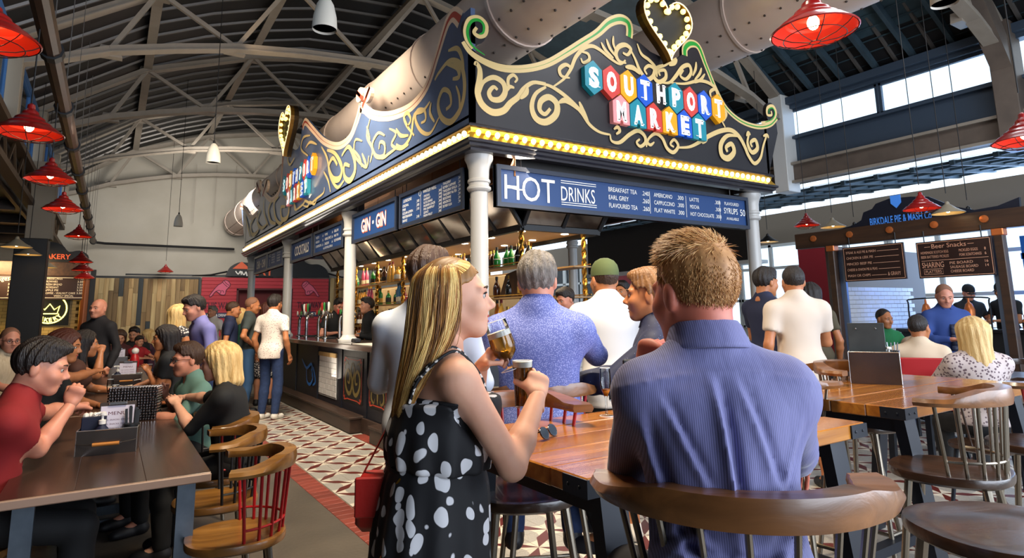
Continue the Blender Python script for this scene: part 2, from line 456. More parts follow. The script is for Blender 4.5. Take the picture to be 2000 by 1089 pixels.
# ------------------------------------------------------------------ implicit-surface figures
class SDF:
    def __init__(s, lo, hi, res):
        s.res = res; s.lo = np.array(lo, float) - 2 * res
        n = np.ceil((np.array(hi) + 2 * res - s.lo) / res).astype(int) + 1
        s.ax = [s.lo[i] + res * np.arange(n[i]) for i in range(3)]
        s.D = np.full(n, .3, np.float32)
    def _sl(s, lo, hi):
        sl = []
        for i in range(3):
            a = int(np.clip(floor((lo[i] - s.lo[i]) / s.res), 0, s.D.shape[i])); b = int(np.clip(ceil((hi[i] - s.lo[i]) / s.res) + 1, 0, s.D.shape[i]))
            sl.append(slice(a, b))
        return tuple(sl)
    def _g(s, sl):
        return (s.ax[0][sl[0]][:, None, None].astype(np.float32), s.ax[1][sl[1]][None, :, None].astype(np.float32), s.ax[2][sl[2]][None, None, :].astype(np.float32))
    def _mix(s, sl, d, k, op):
        A = s.D[sl]
        if A.size == 0: return
        if op == 'u':
            if k > 0:
                h = np.maximum(k - np.abs(A - d), 0) / k; s.D[sl] = np.minimum(A, d) - h * h * k * .25
            else: s.D[sl] = np.minimum(A, d)
        else:
            d = -d
            if k > 0:
                h = np.maximum(k - np.abs(A - d), 0) / k; s.D[sl] = np.maximum(A, d) + h * h * k * .25
            else: s.D[sl] = np.maximum(A, d)
    def cone(s, a, b, ra, rb, k=.02, op='u'):
        a, b = np.asarray(a, float), np.asarray(b, float); R = max(ra, rb) + k + 3 * s.res
        sl = s._sl(np.minimum(a, b) - R, np.maximum(a, b) + R); X, Y, Z = s._g(sl)
        d = b - a; L = max(float(d @ d), 1e-9)
        t = np.clip(((X - a[0]) * d[0] + (Y - a[1]) * d[1] + (Z - a[2]) * d[2]) / L, 0, 1)
        r = np.sqrt((X - a[0] - t * d[0]) ** 2 + (Y - a[1] - t * d[1]) ** 2 + (Z - a[2] - t * d[2]) ** 2) - (ra + t * (rb - ra))
        s._mix(sl, r, k, op); return s
    def ell(s, c, r, R=None, k=.02, op='u'):
        c = np.asarray(c, float); r = np.asarray(r, float); m = r.max() + k + 3 * s.res
        sl = s._sl(c - m, c + m); X, Y, Z = s._g(sl); x, y, z = X - c[0], Y - c[1], Z - c[2]
        if R is not None:
            x, y, z = [R[0][i] * x + R[1][i] * y + R[2][i] * z for i in range(3)]
        k0 = np.sqrt((x / r[0]) ** 2 + (y / r[1]) ** 2 + (z / r[2]) ** 2)
        k1 = np.sqrt((x / r[0] ** 2) ** 2 + (y / r[1] ** 2) ** 2 + (z / r[2] ** 2) ** 2) + 1e-6
        s._mix(sl, (k0 * (k0 - 1) / k1).astype(np.float32), k, op); return s
    def cut(s, p, n):
        """keep the half space n.(x-p) < 0"""
        n = np.asarray(n, float); n = n / np.linalg.norm(n); X, Y, Z = s._g((slice(None),) * 3)
        s.D = np.maximum(s.D, ((X - p[0]) * n[0] + (Y - p[1]) * n[1] + (Z - p[2]) * n[2]).astype(np.float32)); return s
    def warp(s, fn):
        X, Y, Z = s._g((slice(None),) * 3); s.D = s.D + fn(X, Y, Z).astype(np.float32); return s
    def mesh(s, smooth=0):
        D = s.D; D[0], D[-1], D[:, 0], D[:, -1], D[:, :, 0], D[:, :, -1] = 1, 1, 1, 1, 1, 1
        I = D < 0
        c = [(i, j, k) for i in (0, 1) for j in (0, 1) for k in (0, 1)]
        n = np.array(D.shape) - 1
        sub = lambda A, o: A[o[0]:o[0] + n[0], o[1]:o[1] + n[1], o[2]:o[2] + n[2]]
        cnt = np.zeros(n, np.int8)
        for o in c: cnt += sub(I, o)
        act = (cnt > 0) & (cnt < 8); ci = np.argwhere(act)
        if len(ci) == 0: return np.zeros((0, 3)), np.zeros((0, 4), int)
        acc = np.zeros((len(ci), 3)); num = np.zeros(len(ci))
        val = {o: D[ci[:, 0] + o[0], ci[:, 1] + o[1], ci[:, 2] + o[2]] for o in c}
        for a in c:
            for ax in range(3):
                if a[ax] == 0:
                    b = list(a); b[ax] = 1; b = tuple(b); va, vb = val[a], val[b]
                    x = (va < 0) != (vb < 0); t = va / np.where(x, va - vb, 1)
                    p = np.array(a, float)[None] + 0 * acc; p[:, ax] = t
                    acc += np.where(x[:, None], p, 0); num += x
        V = s.lo + (ci + acc / num[:, None]) * s.res
        idx = -np.ones(n, int); idx[act] = np.arange(len(ci))
        Q = []
        for ax in range(3):
            u, w = [(1, 2), (2, 0), (0, 1)][ax]
            sa = [slice(1, -1)] * 3; sa[ax] = slice(0, -1)
            sb = [slice(1, -1)] * 3; sb[ax] = slice(1, None)
            A, B = I[tuple(sa)], I[tuple(sb)]
            for flag, pos in ((A & ~B, True), (~A & B, False)):
                e = np.argwhere(flag)
                if len(e) == 0: continue
                off = np.ones(3, int); off[ax] = 0; e = e + off
                q = []
                for du, dw in ((0, 0), (-1, 0), (-1, -1), (0, -1)):
                    f = e.copy(); f[:, u] += du; f[:, w] += dw
                    q.append(idx[f[:, 0], f[:, 1], f[:, 2]])
                q = np.stack(q, 1); Q.append(q if pos else q[:, ::-1])
        F = np.concatenate(Q); F = F[(F >= 0).all(1)]
        for _ in range(smooth):
            S = np.zeros_like(V); N = np.zeros(len(V))
            for i in range(4):
                for j in (1, 3):
                    np.add.at(S, F[:, i], V[F[:, (i + j) % 4]]); np.add.at(N, F[:, i], 1)
            V = V * .5 + .5 * S / np.maximum(N, 1)[:, None]
        return V, F
def nrm(v):
    v = np.asarray(v, float); return v / max(np.linalg.norm(v), 1e-9)
def frame(fwd, up):
    """3x3, columns right, forward, up"""
    f = nrm(fwd); r = nrm(np.cross(f, up)); u = np.cross(r, f); return np.stack([r, f, u], 1)
def ik(a, t, l1, l2, pole):
    a, t = np.asarray(a, float), np.asarray(t, float); d = t - a; L = np.linalg.norm(d); L2 = min(L, (l1 + l2) * .995); d = d / max(L, 1e-9)
    t = a + d * L2; x = (l1 * l1 - l2 * l2 + L2 * L2) / (2 * L2); h = sqrt(max(l1 * l1 - x * x, 0))
    p = np.asarray(pole, float); p = p - d * (p @ d); return a + d * x + nrm(p) * h, t

# ---- heads (face +y, z up, origin in the middle of the skull; chin at -.115, crown at .122)
_HC = {}
def head_mesh(sex='m', res=.006, smile=0):
    key = (sex, res, smile)
    if key in _HC: return _HC[key]
    g = SDF((-.10, -.12, -.17), (.10, .14, .14), res); f = sex == 'f'
    g.ell((0, -.014, .032), (.075, .097, .088), k=0)
    g.ell((0, .022, -.02), (.066, .075, .085), k=.03)
    g.ell((0, .036, -.062), (.052 if f else .056, .052, .052), k=.03)
    g.ell((0, .070, -.098), (.020 if f else .026, .018, .016), k=.03)
    for x in (-1, 1):
        g.cone((x * .052, -.002, -.05), (x * .022, .062, -.098), .014, .012, k=.03)
        g.ell((x * .042, .062, -.028), (.024, .022, .022), k=.03)
        g.ell((x * .033, .103, .003), (.019, .017, .012), k=.018, op='s')
        g.cone((x * .048, .076, .022), (x * .014, .088, .02), .009, .010, k=.018)
        g.ell((x * .079, -.012, -.010), (.011, .019, .032), k=.009)
        g.ell((x * .096, -.004, -.008), (.007, .011, .020), k=.006, op='s')
        g.ell((x * .012, .100, -.036), (.008, .010, .007), k=.008)
    g.cone((0, .086, .012), (0, .112, -.026), .008, .011, k=.012)
    g.ell((0, .112, -.028), (.010, .010, .009), k=.008)
    w = .026 if smile else .02
    g.cone((-w, .080 - smile * .003, -.062 + smile * .006), (0, .0905, -.062), .005, .007, k=.01); g.cone((w, .080 - smile * .003, -.062 + smile * .006), (0, .0905, -.062), .005, .007, k=.01)
    g.cone((-.016, .083, -.073), (.016, .083, -.073), .007, .007, k=.01)
    g.cone((-w, .092, -.0675 + smile * .005), (0, .099, -.0675), .002, .0028, k=.004, op='s'); g.cone((w, .092, -.0675 + smile * .005), (0, .099, -.0675), .002, .0028, k=.004, op='s')
    nr = .050 if f else .058
    g.cone((0, -.025, -.05), (0, -.045, -.17), nr, nr, k=.03)
    _HC[key] = g.mesh(1); return _HC[key]
_FB = {}
def face_bits():
    """eyes (2 materials), brows, lips in head space"""
    if _FB: return _FB
    for x in (-1, 1):
        e = MB()
        e.sphere((x * .032, .0785, .002), .0125, 12, 8, 0)
        e.sphere((x * .032, .0852, .002), (.0072, .0072, .0072), 10, 6, 1)
        b = MB()
        b.tube([(x * .013, .098, .0235), (x * .030, .0985, .029), (x * .048, .086, .026)], [.0028, .0036, .0016], 6)
        _FB['eye%d' % x] = e; _FB['brow%d' % x] = b
    l = MB()
    l.tube([(-.023, .0855, -.060), (-.008, .0965, -.0590), (0, .0970, -.060), (.008, .0965, -.0590), (.023, .0855, -.060)], [.0014, .0046, .0042, .0046, .0014], 6)
    l.tube([(-.021, .0845, -.0705), (0, .0935, -.0740), (.021, .0845, -.0705)], [.0014, .0056, .0014], 6)
    _FB.update(lips=l); return _FB
_GX = [-.12, -.09, -.06, -.02, 0, .02, .045, .07, .09, .13]
def hair_mesh(style, res=.006):
    key = ('hair', style, res)
    if key in _HC: return _HC[key]
    lo, hi = (-.15, -.18, -.46), (.15, .16, .19)
    if style in ('short', 'crop', 'quiff', 'thin'): lo = (-.12, -.15, -.12)
    g = SDF(lo, hi, res); t = {'short': .013, 'crop': .006, 'quiff': .012, 'thin': .006}.get(style, .018)
    g.ell((0, -.016, .034), (.076 + t, .098 + t, .090 + t), k=0)
    if style in ('short', 'crop', 'quiff', 'thin', 'cap'):
        if style == 'quiff': g.ell((0, .035, .105), (.062, .065, .038), k=.03)
        if style == 'short': g.ell((0, .02, .10), (.066, .075, .034), k=.03)
        zz = {'short': [-.06, -.062, -.055, -.045, .028, .035, .03, .066, .085, .1], 'crop': [-.05, -.05, -.045, -.04, .028, .038, .045, .07, .09, .1],
              'quiff': [-.06, -.062, -.058, -.05, .028, .034, .03, .062, .085, .1], 'thin': [-.05, -.052, -.045, -.035, .028, .04, .06, .2, .2, .2], 'cap': [-.06] * 10}[style]
        X, Y, Z = g._g((slice(None),) * 3)
        g.D = np.maximum(g.D, (np.interp(Y, _GX, zz) - Z) * .8)
    else:
        L = {'bob': -.13, 'long': -.40, 'mid': -.22, 'tied': -.05}[style]
        if style == 'tied':
            g.cone((0, -.10, .05), (0, -.15, -.03), .03, .034, k=.03); g.cone((0, -.15, -.03), (0, -.13, -.2), .032, .012, k=.03)
        else:
            for x in (-1, 1):
                g.cone((x * .060, -.005, .04), (x * .078, -.02, L), .046, .034, k=.04)
                g.cone((x * .04, -.06, .03), (x * .05, -.085, L), .055, .04, k=.05)
            g.cone((0, -.07, .03), (0, -.1, L), .06, .05, k=.05)
        g.cone((0, .115, -.3), (0, .115, .012), .060, .062, k=.025, op='s')
        g.ell((0, .09, -.03), (.062, .09, .095), k=.02, op='s')
        g.cone((0, .06, -.11), (0, .10, -.4), .07, .09, k=.03, op='s')
    if style != 'cap':
        s = np.random.default_rng(len(style)).uniform(0, 6, 8); A = .0032 if style not in ('crop', 'thin') else .0012
        g.warp(lambda X, Y, Z: A * np.sin(75 * np.arctan2(X, -Y + .05) * .35 + s[0] + 9 * Z) + A * .6 * np.sin(60 * X + 45 * Y + s[1] + 15 * Z))
    _HC[key] = g.mesh(1); return _HC[key]
# ---- hands (wrist at origin, fingers +y, back of the hand +z, thumb on +x)
def hand_mesh(pose='relaxed', res=.0045):
    key = ('hand', pose, res)
    if key in _HC: return _HC[key]
    cur = {'relaxed': (.35, .45, .3), 'fist': (1.25, 1.5, .9), 'hold': (.62, .75, .55), 'flat': (.06, .08, .05), 'grip': (.95, .95, .7), 'curl': (.85, 1.2, .7)}[pose]
    g = SDF((-.08, -.05, -.11), (.12, .21, .06), res)
    g.cone((0, -.045, 0), (0, .012, 0), .0255, .026, k=.0)
    g.ell((.0, .05, 0), (.041, .052, .0145), k=.02)
    g.cone((-.026, .078, 0), (.028, .084, 0), .0125, .0125, k=.02)
    g.cone((.02, .02, -.006), (.036, .052, -.012), .018, .015, k=.015)
    for i, (x, y, l, r, sp) in enumerate(((.029, .084, .043, .0088, .07), (.0095, .089, .048, .0092, .0), (-.010, .086, .045, .0088, -.06), (-.028, .078, .035, .0078, -.14))):
        p = np.array([x, y, 0.0]); a = 0
        for j, f in enumerate((1, .62, .48)):
            a += cur[j] * (1 + .06 * i)
            q = p + l * f * np.array([sp * cos(a) * (1 if pose in ('flat', 'relaxed') else .3), cos(a), -sin(a)])
            g.cone(p, q, r * (1 - .07 * j), r * (1 - .07 * (j + 1)), k=.003); p = q
    th = {'relaxed': ((.062, .070, -.020), (.072, .100, -.032)), 'fist': ((.048, .075, -.034), (.018, .088, -.045)), 'hold': ((.070, .066, -.040), (.066, .094, -.062)),
          'flat': ((.074, .066, -.008), (.092, .092, -.012)), 'grip': ((.062, .062, -.046), (.036, .085, -.066)), 'curl': ((.056, .072, -.030), (.036, .094, -.042))}[pose]
    g.cone((.034, .034, -.010), th[0], .013, .0105, k=.012); g.cone(th[0], th[1], .0105, .0085, k=.004)
    _HC[key] = g.mesh(1); return _HC[key]

def body_torso(g, J, s, pad=0.0, girth=1.0, sex='m', bust=True):
    P, N, r, f, u = J['P'], J['N'], J['r'], J['f'], J['u']
    R = np.stack([r, f, u], 0).T; R = [R[0], R[1], R[2]]
    E = lambda c, q, k: g.ell(c, np.array(q) * s + pad, R, k=k * s)
    G = girth; fm = sex == 'f'
    E(P + u * .02 * s, (.165 * G, .112 * G, .11), 0)
    E(P + u * .15 * s + f * .012 * s * G, ((.132 if fm else .150) * G, .105 * G, .14), .07)
    E(P + u * .33 * s + f * .008 * s, ((.142 if fm else .166) * (1 + (G - 1) * .5), .112 * (1 + (G - 1) * .4), .17), .07)
    for x in (-1, 1):
        E(P + r * x * .075 * s - f * .045 * s - u * .03 * s, (.085, .085, .09), .06)
        if fm and bust: E(P + u * .345 * s + r * x * .072 * s + f * .088 * s, (.066, .062, .064), .04)
    sh = (J['SR'], J['SL'])
    g.cone(J['SR'] - u * .01 * s, J['SL'] - u * .01 * s, .052 * s + pad, .052 * s + pad, k=.09 * s)
    for S in sh:
        g.cone(N + u * .035 * s, S + (N - S) * .12, .046 * s + pad * .6, .036 * s + pad, k=.05 * s)
def body_arms(g, J, s, pad=0.0, upto=2.0, which='RL', thick=1.0):
    for k in which:
        S, E, Wr = J['S' + k], J['E' + k], J['W' + k]
        a = min(upto, 1)
        g.cone(S, S + (E - S) * a, .052 * s * thick + pad, (.052 + (.039 - .052) * a) * s * thick + pad, k=.035 * s)
        if upto > 1:
            b = upto - 1; m = E + (Wr - E) * min(b, .35)
            g.cone(E, m, .040 * s * thick + pad, .041 * s * thick + pad, k=.02 * s)
            if b > .35: g.cone(m, E + (Wr - E) * b, .041 * s * thick + pad, (.041 + (.027 - .041) * (b - .35) / .65) * s * thick + pad, k=.02 * s)
def body_legs(g, J, s, pad=0.0, upto=2.0, flare=0.0):
    for k in 'RL':
        H, K, A = J['H' + k], J['K' + k], J['A' + k]; a = min(upto, 1)
        g.cone(H, H + (K - H) * a, .088 * s + pad, (.088 + (.056 - .088) * a) * s + pad + flare * a, k=.05 * s)
        if upto > 1:
            b = upto - 1; c = K + (A - K) * min(b, .35)
            g.cone(K, c, .056 * s + pad + flare, .055 * s + pad + flare, k=.02 * s)
            if b > .35: g.cone(c, K + (A - K) * b, .055 * s + pad + flare, (.055 + (.039 - .055) * (b - .35) / .65) * s + pad + flare, k=.02 * s)
def folds(seed, amp, s=1.0):
    q = np.random.default_rng(seed).uniform(-1, 1, (5, 4))
    def fn(X, Y, Z):
        v = 0
        for i, (a, b, c, d) in enumerate(q):
            fr = 16 + 9 * i
            v = v + np.sin(fr * (a * X + b * Y + .7 * c * Z) + 9 * d + 1.5 * np.sin(7 * Z + 5 * a * X)) / (1 + .35 * i)
        return amp * .5 * v
    return fn

PEOPLE = []
def pose_joints(s, stance, lean, side, hd, pz, hands, feet, local, sex, shw=1.0, hn=0.16, twist=0):
    J = {}
    la, sa = radians(lean), radians(side)
    u = nrm([sin(sa), sin(la) * cos(sa), cos(la) * cos(sa)])
    tw = radians(twist)
    f = nrm(np.array([sin(tw), cos(tw), 0]) - u * np.dot(u, [sin(tw), cos(tw), 0])); r = np.cross(f, u)
    P = np.array([0, 0, pz]); N = P + u * .50 * s
    J.update(P=P, N=N, u=u, f=f, r=r)
    sw = (.168 if sex == 'f' else .188) * s * shw
    J['SR'] = N - u * .072 * s + r * sw; J['SL'] = N - u * .072 * s - r * sw
    hy, hp = radians(hd[0]), radians(hd[1]); hr = radians(hd[2]) if len(hd) > 2 else 0
    nf = radians(lean * .6 + max(hd[1], -20) * -.35)
    nk = np.array([sin(sa * .6), sin(nf), cos(nf)])
    J['C'] = N + nrm(nk) * hn * s + np.array([sin(hy), cos(hy), 0]) * .035 * s
    hf = np.array([sin(hy) * cos(hp), cos(hy) * cos(hp), sin(hp)]); hu = np.array([sin(hr) * cos(hy), -sin(hr) * sin(hy), cos(hr)])
    J['HF'] = frame(hf, hu)
    l1, l2 = .29 * s, .255 * s
    for k, x in (('R', 1), ('L', -1)):
        h = hands[0 if k == 'R' else 1]
        S = J['S' + k]
        if h[0] == 'down': T = S + np.array([x * .07, .06, -.51]) * s; pole = (x * .5, -1, 0)
        elif h[0] == 'front': T = np.array([x * .08 * s, .27 * s, pz + .17 * s]); pole = (x * .8, -.3, -1)
        elif h[0] == 'hip': T = np.array([x * .19 * s, .07 * s, pz + .07 * s]); pole = (x * 1, -.6, 0)
        elif h[0] == 'table': T = np.array([x * .12 * s, .44 * s, h[1]]); pole = (x * 1, -.2, -.7)
        elif h[0] == 'chin': T = J['C'] + J['HF'] @ np.array([x * .03, .10, -.15]) * s; pole = (x * .5, .4, -1)
        elif h[0] == 'w': T = local(np.asarray(h[1])); pole = h[2] if len(h) > 2 else (x * .7, -.2, -1)
        else: T = np.array(h[0]) * s; pole = h[1] if len(h) > 1 and h[1] is not None else (x * .7, -.2, -1)
        J['E' + k], J['W' + k] = ik(S, T, l1, l2, pole)
    for k, x in (('R', 1), ('L', -1)):
        J['H' + k] = P + np.array([x * .092 * s, 0, -.03 * s])
        ft = feet[0 if k == 'R' else 1] if feet else None
        if ft is None: ft = (x * .11 * s, -.02 * s, .085 * s) if stance == 'stand' else (x * .13 * s, .40 * s, max(.085 * s, pz - .53 * s))
        J['K' + k], J['A' + k] = ik(J['H' + k], ft, .43 * s, .425 * s, (x * .12, 1, .12 if stance != 'stand' else 0))
    return J

def person(label, head, face, stance='stand', s=None, sex='m', lean=0, side=0, hd=(0, 0), hands=(('down',), ('down',)), hpose=('relaxed', 'relaxed'),
           top=None, bottom=None, hair=None, skin=None, shoes=None, res=None, face_on=True, feet=None, girth=1.0, group=None, seat=None,
           hdir=(None, None), hup=(None, None), shw=1.0, extra=None, bare=None, amp=.004, mood=0, glasses=None, collar=None, twist=0, legs=True, cap=None, tie=None, pz=None, hscale=1.045):
    head = np.asarray(head, float)
    fx, fy = nrm(face[:2]); ang = atan2(-fx, fy)
    if s is None: s = head[2] / 1.615 if stance == 'stand' else (1.0 if sex == 'm' else .94)
    la = radians(lean)
    if pz is None: pz = .965 * s if stance == 'stand' else head[2] - (.50 * cos(la) * cos(radians(side)) + .155) * s
    Rz = np.array([[cos(ang), -sin(ang), 0], [sin(ang), cos(ang), 0], [0, 0, 1]])
    loc = np.zeros(3)
    local = lambda p: Rz.T @ (p - loc)
    J = pose_joints(s, stance, lean, side, hd, pz, (('down',), ('down',)), feet, local, sex, shw, twist=twist)
    loc = head - Rz @ J['C']; dz = loc[2]; loc[2] = 0
    if stance == 'sit': pz += float(np.clip(dz, -.06, .10))
    J = pose_joints(s, stance, lean, side, hd, pz, hands, feet, local, sex, shw, twist=twist)
    for k in J: 
        if k in ('N', 'C', 'SR', 'SL', 'ER', 'EL', 'WR', 'WL') and stance == 'stand' and False: J[k][2] += dz
    root = thing('person', label, 'person', tuple(loc), ang, group)
    d = float(np.linalg.norm(head - CAM))
    if res is None: res = float(np.clip(d * .0028, .009, .02))
    hres = .0045 if d < 3.5 else .006 if d < 7 else .008
    pts = np.array([J[k] for k in J if k not in ('u', 'f', 'r', 'HF', 'hs')]); lo, hi = pts.min(0) - .2, pts.max(0) + .2; lo[2] = max(lo[2], -.02)
    V = []; F = []; n = 0
    def put(v, f):
        nonlocal n
        V.append(v); F.append(f + n); n += len(v)
    # skin: trunk, limbs, neck in one surface
    g = SDF(lo, hi, res); body_torso(g, J, s, -.006, girth, sex); body_arms(g, J, s, 0)
    if legs: body_legs(g, J, s, -.004)
    hb = J['C'] + J['HF'] @ np.array([0, -.03, -.07]) * s
    nr = (.048 if sex == 'f' else .056) * s
    g.cone(J['N'] - J['u'] * .03 * s, hb, nr * 1.08, nr * .95, k=.03 * s)
    if legs and not (bottom and bottom.get('k') == 'skip'):
        for k in 'RL':
            A = J['A' + k]; g.cone(A, A + np.array([0, .13, -.055]) * s, .036 * s, .026 * s, k=.02)
    put(*g.mesh(1))
    v, f = head_mesh(sex, hres, mood); hs = s * hscale; J['hs'] = hscale; put((v * hs * np.array([1, 1, 1])) @ J['HF'].T + J['C'], f)
    HM = []
    for i, k in enumerate('RL'):
        v, f = hand_mesh(hpose[i], .004 if d < 2 else .0055 if d < 5 else .007)
        if k == 'R': v = v * np.array([-1, 1, 1]); f = f[:, ::-1]
        dv = nrm(J['W' + k] - J['E' + k]) if hdir[i] is None else Rz.T @ nrm(hdir[i])
        x = 1 if k == 'R' else -1
        up = hup[i] if hup[i] is not None else ((x, -.15, .1) if abs(dv[2]) > .75 else (x * .25, 0, 1))
        B = frame(dv, up); HM.append((B, J['W' + k]))
        put(v * s * (.97 if sex == 'm' else .9) @ B.T + J['W' + k], f)
    npmesh('body', np.concatenate(V), np.concatenate(F), skin, root)
    if face_on:
        T = Matrix.Identity(4)
        for i in range(3):
            for j in range(3): T[i][j] = J['HF'][i, j] * hs
            T[i][3] = J['C'][i]
        fb = face_bits()
        for nm, key, ms in (('eye', 'eye1', [MATS['eye_white'], MATS['iris']]), ('eye', 'eye-1', [MATS['eye_white'], MATS['iris']]), ('eyebrow', 'brow1', [MATS['brow']]), ('eyebrow', 'brow-1', [MATS['brow']]), ('lips', 'lips', [MATS['lips_f' if sex == 'f' else 'lips_m']])):
            q = MB(); q.add(fb[key].v, fb[key].f, 0, T); q.m = list(fb[key].m); q.build(nm, ms, root, smooth=True, ang=180)
        if glasses:
            q = MB()
            for x in (-1, 1):
                q.tube([(x * .034 + .023 * cos(a) , .104 - abs(cos(a)) * .004, .001 + .017 * sin(a)) for a in np.linspace(0, 2 * pi, 15)[:-1]], .0022, 5, closed=True)
                q.tube([(x * .057, .100, .006), (x * .079, .05, .008), (x * .080, -.01, .004)], .002, 5)
            q.tube([(-.011, .104, .005), (.011, .104, .005)], .002, 5)
            o = MB(); o.add(q.v, q.f, 0, T); o.build('glasses', glasses, root, smooth=True)
    # clothes
    u, f_, r = J['u'], J['f'], J['r']
    if top and top.get('m'):
        g = SDF(lo, hi, res); sl = {'short': .62, 'long': 1.93, 'none': .0, 'elbow': 1.05, 'roll': 1.3}[top.get('sl', 'short')]
        pad = top.get('pad', .009)
        body_torso(g, J, s, pad + .003, girth, sex)
        g.cone(J['N'] - u * .10 * s, J['N'] + u * .03 * s, .067 * s + pad, .062 * s + pad, k=.04)
        if sl: body_arms(g, J, s, pad * (1.0 if sl > 1 else 1.5), sl)
        if top.get('hem', 0) > .1:
            g.cone(J['P'] - u * .05, J['P'] - u * top['hem'] * s, .15 * s * girth, .17 * s * girth, k=.06)
        if amp: g.warp(folds(len(label) * 7 + 3, amp))
        hz = J['P'] - u * top.get('hem', .02) * s
        if stance == 'stand' or not legs: g.cut(hz, -u)
        else: g.cut(J['P'] - u * .04, -u)
        if sl and sl < 1:
            pass
        nk = top.get('neck', .052)
        g.cone(J['N'] + u * .095 * s + f_ * .03 * s, J['N'] + u * .2 * s + f_ * .06 * s, nk * s + .004, (nk + .03) * s, k=.006, op='s')
        if top.get('v'): g.cone(J['N'] + u * .02 + f_ * .1, J['N'] - u * top['v'] + f_ * .2, .05, .012, k=.01, op='s')
        if sl and sl not in (1.93,):
            for k in 'RL':  # clean sleeve ends
                S, E, Wr = J['S' + k], J['E' + k], J['W' + k]
                q, dd = (S + (E - S) * sl, nrm(E - S)) if sl < 1 else (E + (Wr - E) * (sl - 1), nrm(Wr - E))
                X, Y, Z = g._g((slice(None),) * 3)
                pl = (X - q[0]) * dd[0] + (Y - q[1]) * dd[1] + (Z - q[2]) * dd[2]
                ax = np.sqrt(np.maximum((X - q[0]) ** 2 + (Y - q[1]) ** 2 + (Z - q[2]) ** 2 - pl ** 2, 0))
                near = (ax < .10 * s) & (pl > 0) & (pl < .16 * s)
                g.D = np.where(near, np.maximum(g.D, pl), g.D)
        sh = npmesh(top.get('n', 'shirt'), *g.mesh(1), top['m'], root)
        if collar:
            q = MB(); rows = []
            for j, (h, rr) in enumerate(((0, .060), (.018, .062), (.040, .061), (.036, .068), (.008, .078))):
                rows.append([tuple(J['N'] + u * (.020 + h) * s + r * (rr * s * 1.1 * cos(a)) + f_ * (rr * s * sin(a) + .012 * s - (.0 + h * .25) * 0) - u * .028 * s * max(sin(a), 0)) for a in np.linspace(pi / 2 + .3, 2.5 * pi - .3, 22)])
            q.grid(rows); o = q.build('collar', collar, root, smooth=True, ang=60)
            sm = o.modifiers.new('thick', 'SOLIDIFY'); sm.thickness = .003
        if tie:
            q = MB(); b = J['N'] + f_ * .085 * s - u * .02
            pts = [(J['N'] + f_ * (.085 + .088 * min(t * 2.2, 1)) * s - u * (.045 + t * .42) * s) for t in np.linspace(0, 1, 8)]
            for i in range(7):
                w0, w1 = (.018 + .030 * i / 7) * s, (.018 + .030 * (i + 1) / 7) * s
                q.add([tuple(pts[i] - r * w0), tuple(pts[i] + r * w0), tuple(pts[i + 1] + r * w1), tuple(pts[i + 1] - r * w1)], [(0, 1, 2, 3)])
            o = q.build('necktie', tie, root, smooth=True); sm = o.modifiers.new('thick', 'SOLIDIFY'); sm.thickness = .006
    if bottom and bottom.get('m') and legs:
        k = bottom.get('k', 'long'); g = SDF(lo, hi, res)
        R = np.stack([r, f_, u], 0).T; R = [R[0], R[1], R[2]]
        g.ell(J['P'] + u * .0, np.array((.162 * girth, .112 * girth, .12)) * s + .003, R, k=0)
        for x in (-1, 1): g.ell(J['P'] + r * x * .075 * s - f_ * .045 * s - u * .03 * s, np.array((.085, .085, .09)) * s + .003, R, k=.05)
        body_legs(g, J, s, .006, {'long': 1.97, 'short': .92, 'skirt': .9}[k], {'long': .008, 'short': .022, 'skirt': .05}[k])
        if amp: g.warp(folds(len(label) * 5 + 1, amp * .8))
        g.cut(J['P'] + u * .07 * s, u) if stance == 'stand' else g.cut(J['P'] + np.array([0, 0, .11 * s]), (0, 0, 1))
        npmesh({'long': 'trousers', 'short': 'shorts', 'skirt': 'skirt'}[k], *g.mesh(1), bottom['m'], root)
    if shoes and legs:
        for k in 'RL':
            A = J['A' + k]; g = SDF(A - .2, A + .25, .008 if d < 6 else .011)
            g.cone(A + np.array([0, -.02, -.045]) * s, A + np.array([0, .15, -.06]) * s, .043 * s, .036 * s, k=0)
            g.ell(A + np.array([0, .11, -.058]) * s, np.array((.044, .085, .04)) * s, k=.02); g.cone(A, A - np.array([0, 0, .04]) * s, .043 * s, .045 * s, k=.02)
            g.cut(A - np.array([0, 0, .083]) * s, (0, 0, -1))
            npmesh('shoe', *g.mesh(1), shoes, root)
    if hair:
        v, f = hair_mesh(hair[0], .005 if d < 4 else .007 if d < 8 else .009)
        npmesh('hair', (v * hs) @ J['HF'].T + J['C'], f, hair[1], root)
    if cap:
        q = MB(); q.lathe([(.098, .0), (.099, .03), (.090, .065), (.066, .095), (.03, .112), (0.0001, .115)], 20)
        q.v = [(x * .86, y * 1.12 - .012, z + .025) for x, y, z in q.v]
        rows = [[(.068 * cos(a) * (1), .075 + k * .075 * sin(a), .028 - .012 * k * sin(a) - .012 * cos(a) ** 2) for a in np.linspace(0, pi, 13)] for k in (0, .5, 1)]
        b2 = MB(); b2.v = q.v; b2.f = q.f; b2.m = q.m; b2.grid(rows)
        b2.v = [tuple(J['HF'] @ (np.array(p) * hs) + J['C']) for p in b2.v]
        o = b2.build('cap', cap, root, smooth=True)
    PEOPLE.append((label[:40], round(float(s), 3), round(float(pz), 2), [round(float(x), 2) for x in loc], round(float(dz), 2), round(d, 2)))
    if extra: extra(root, J, s, HM)
    return root, J, HM, Rz, loc

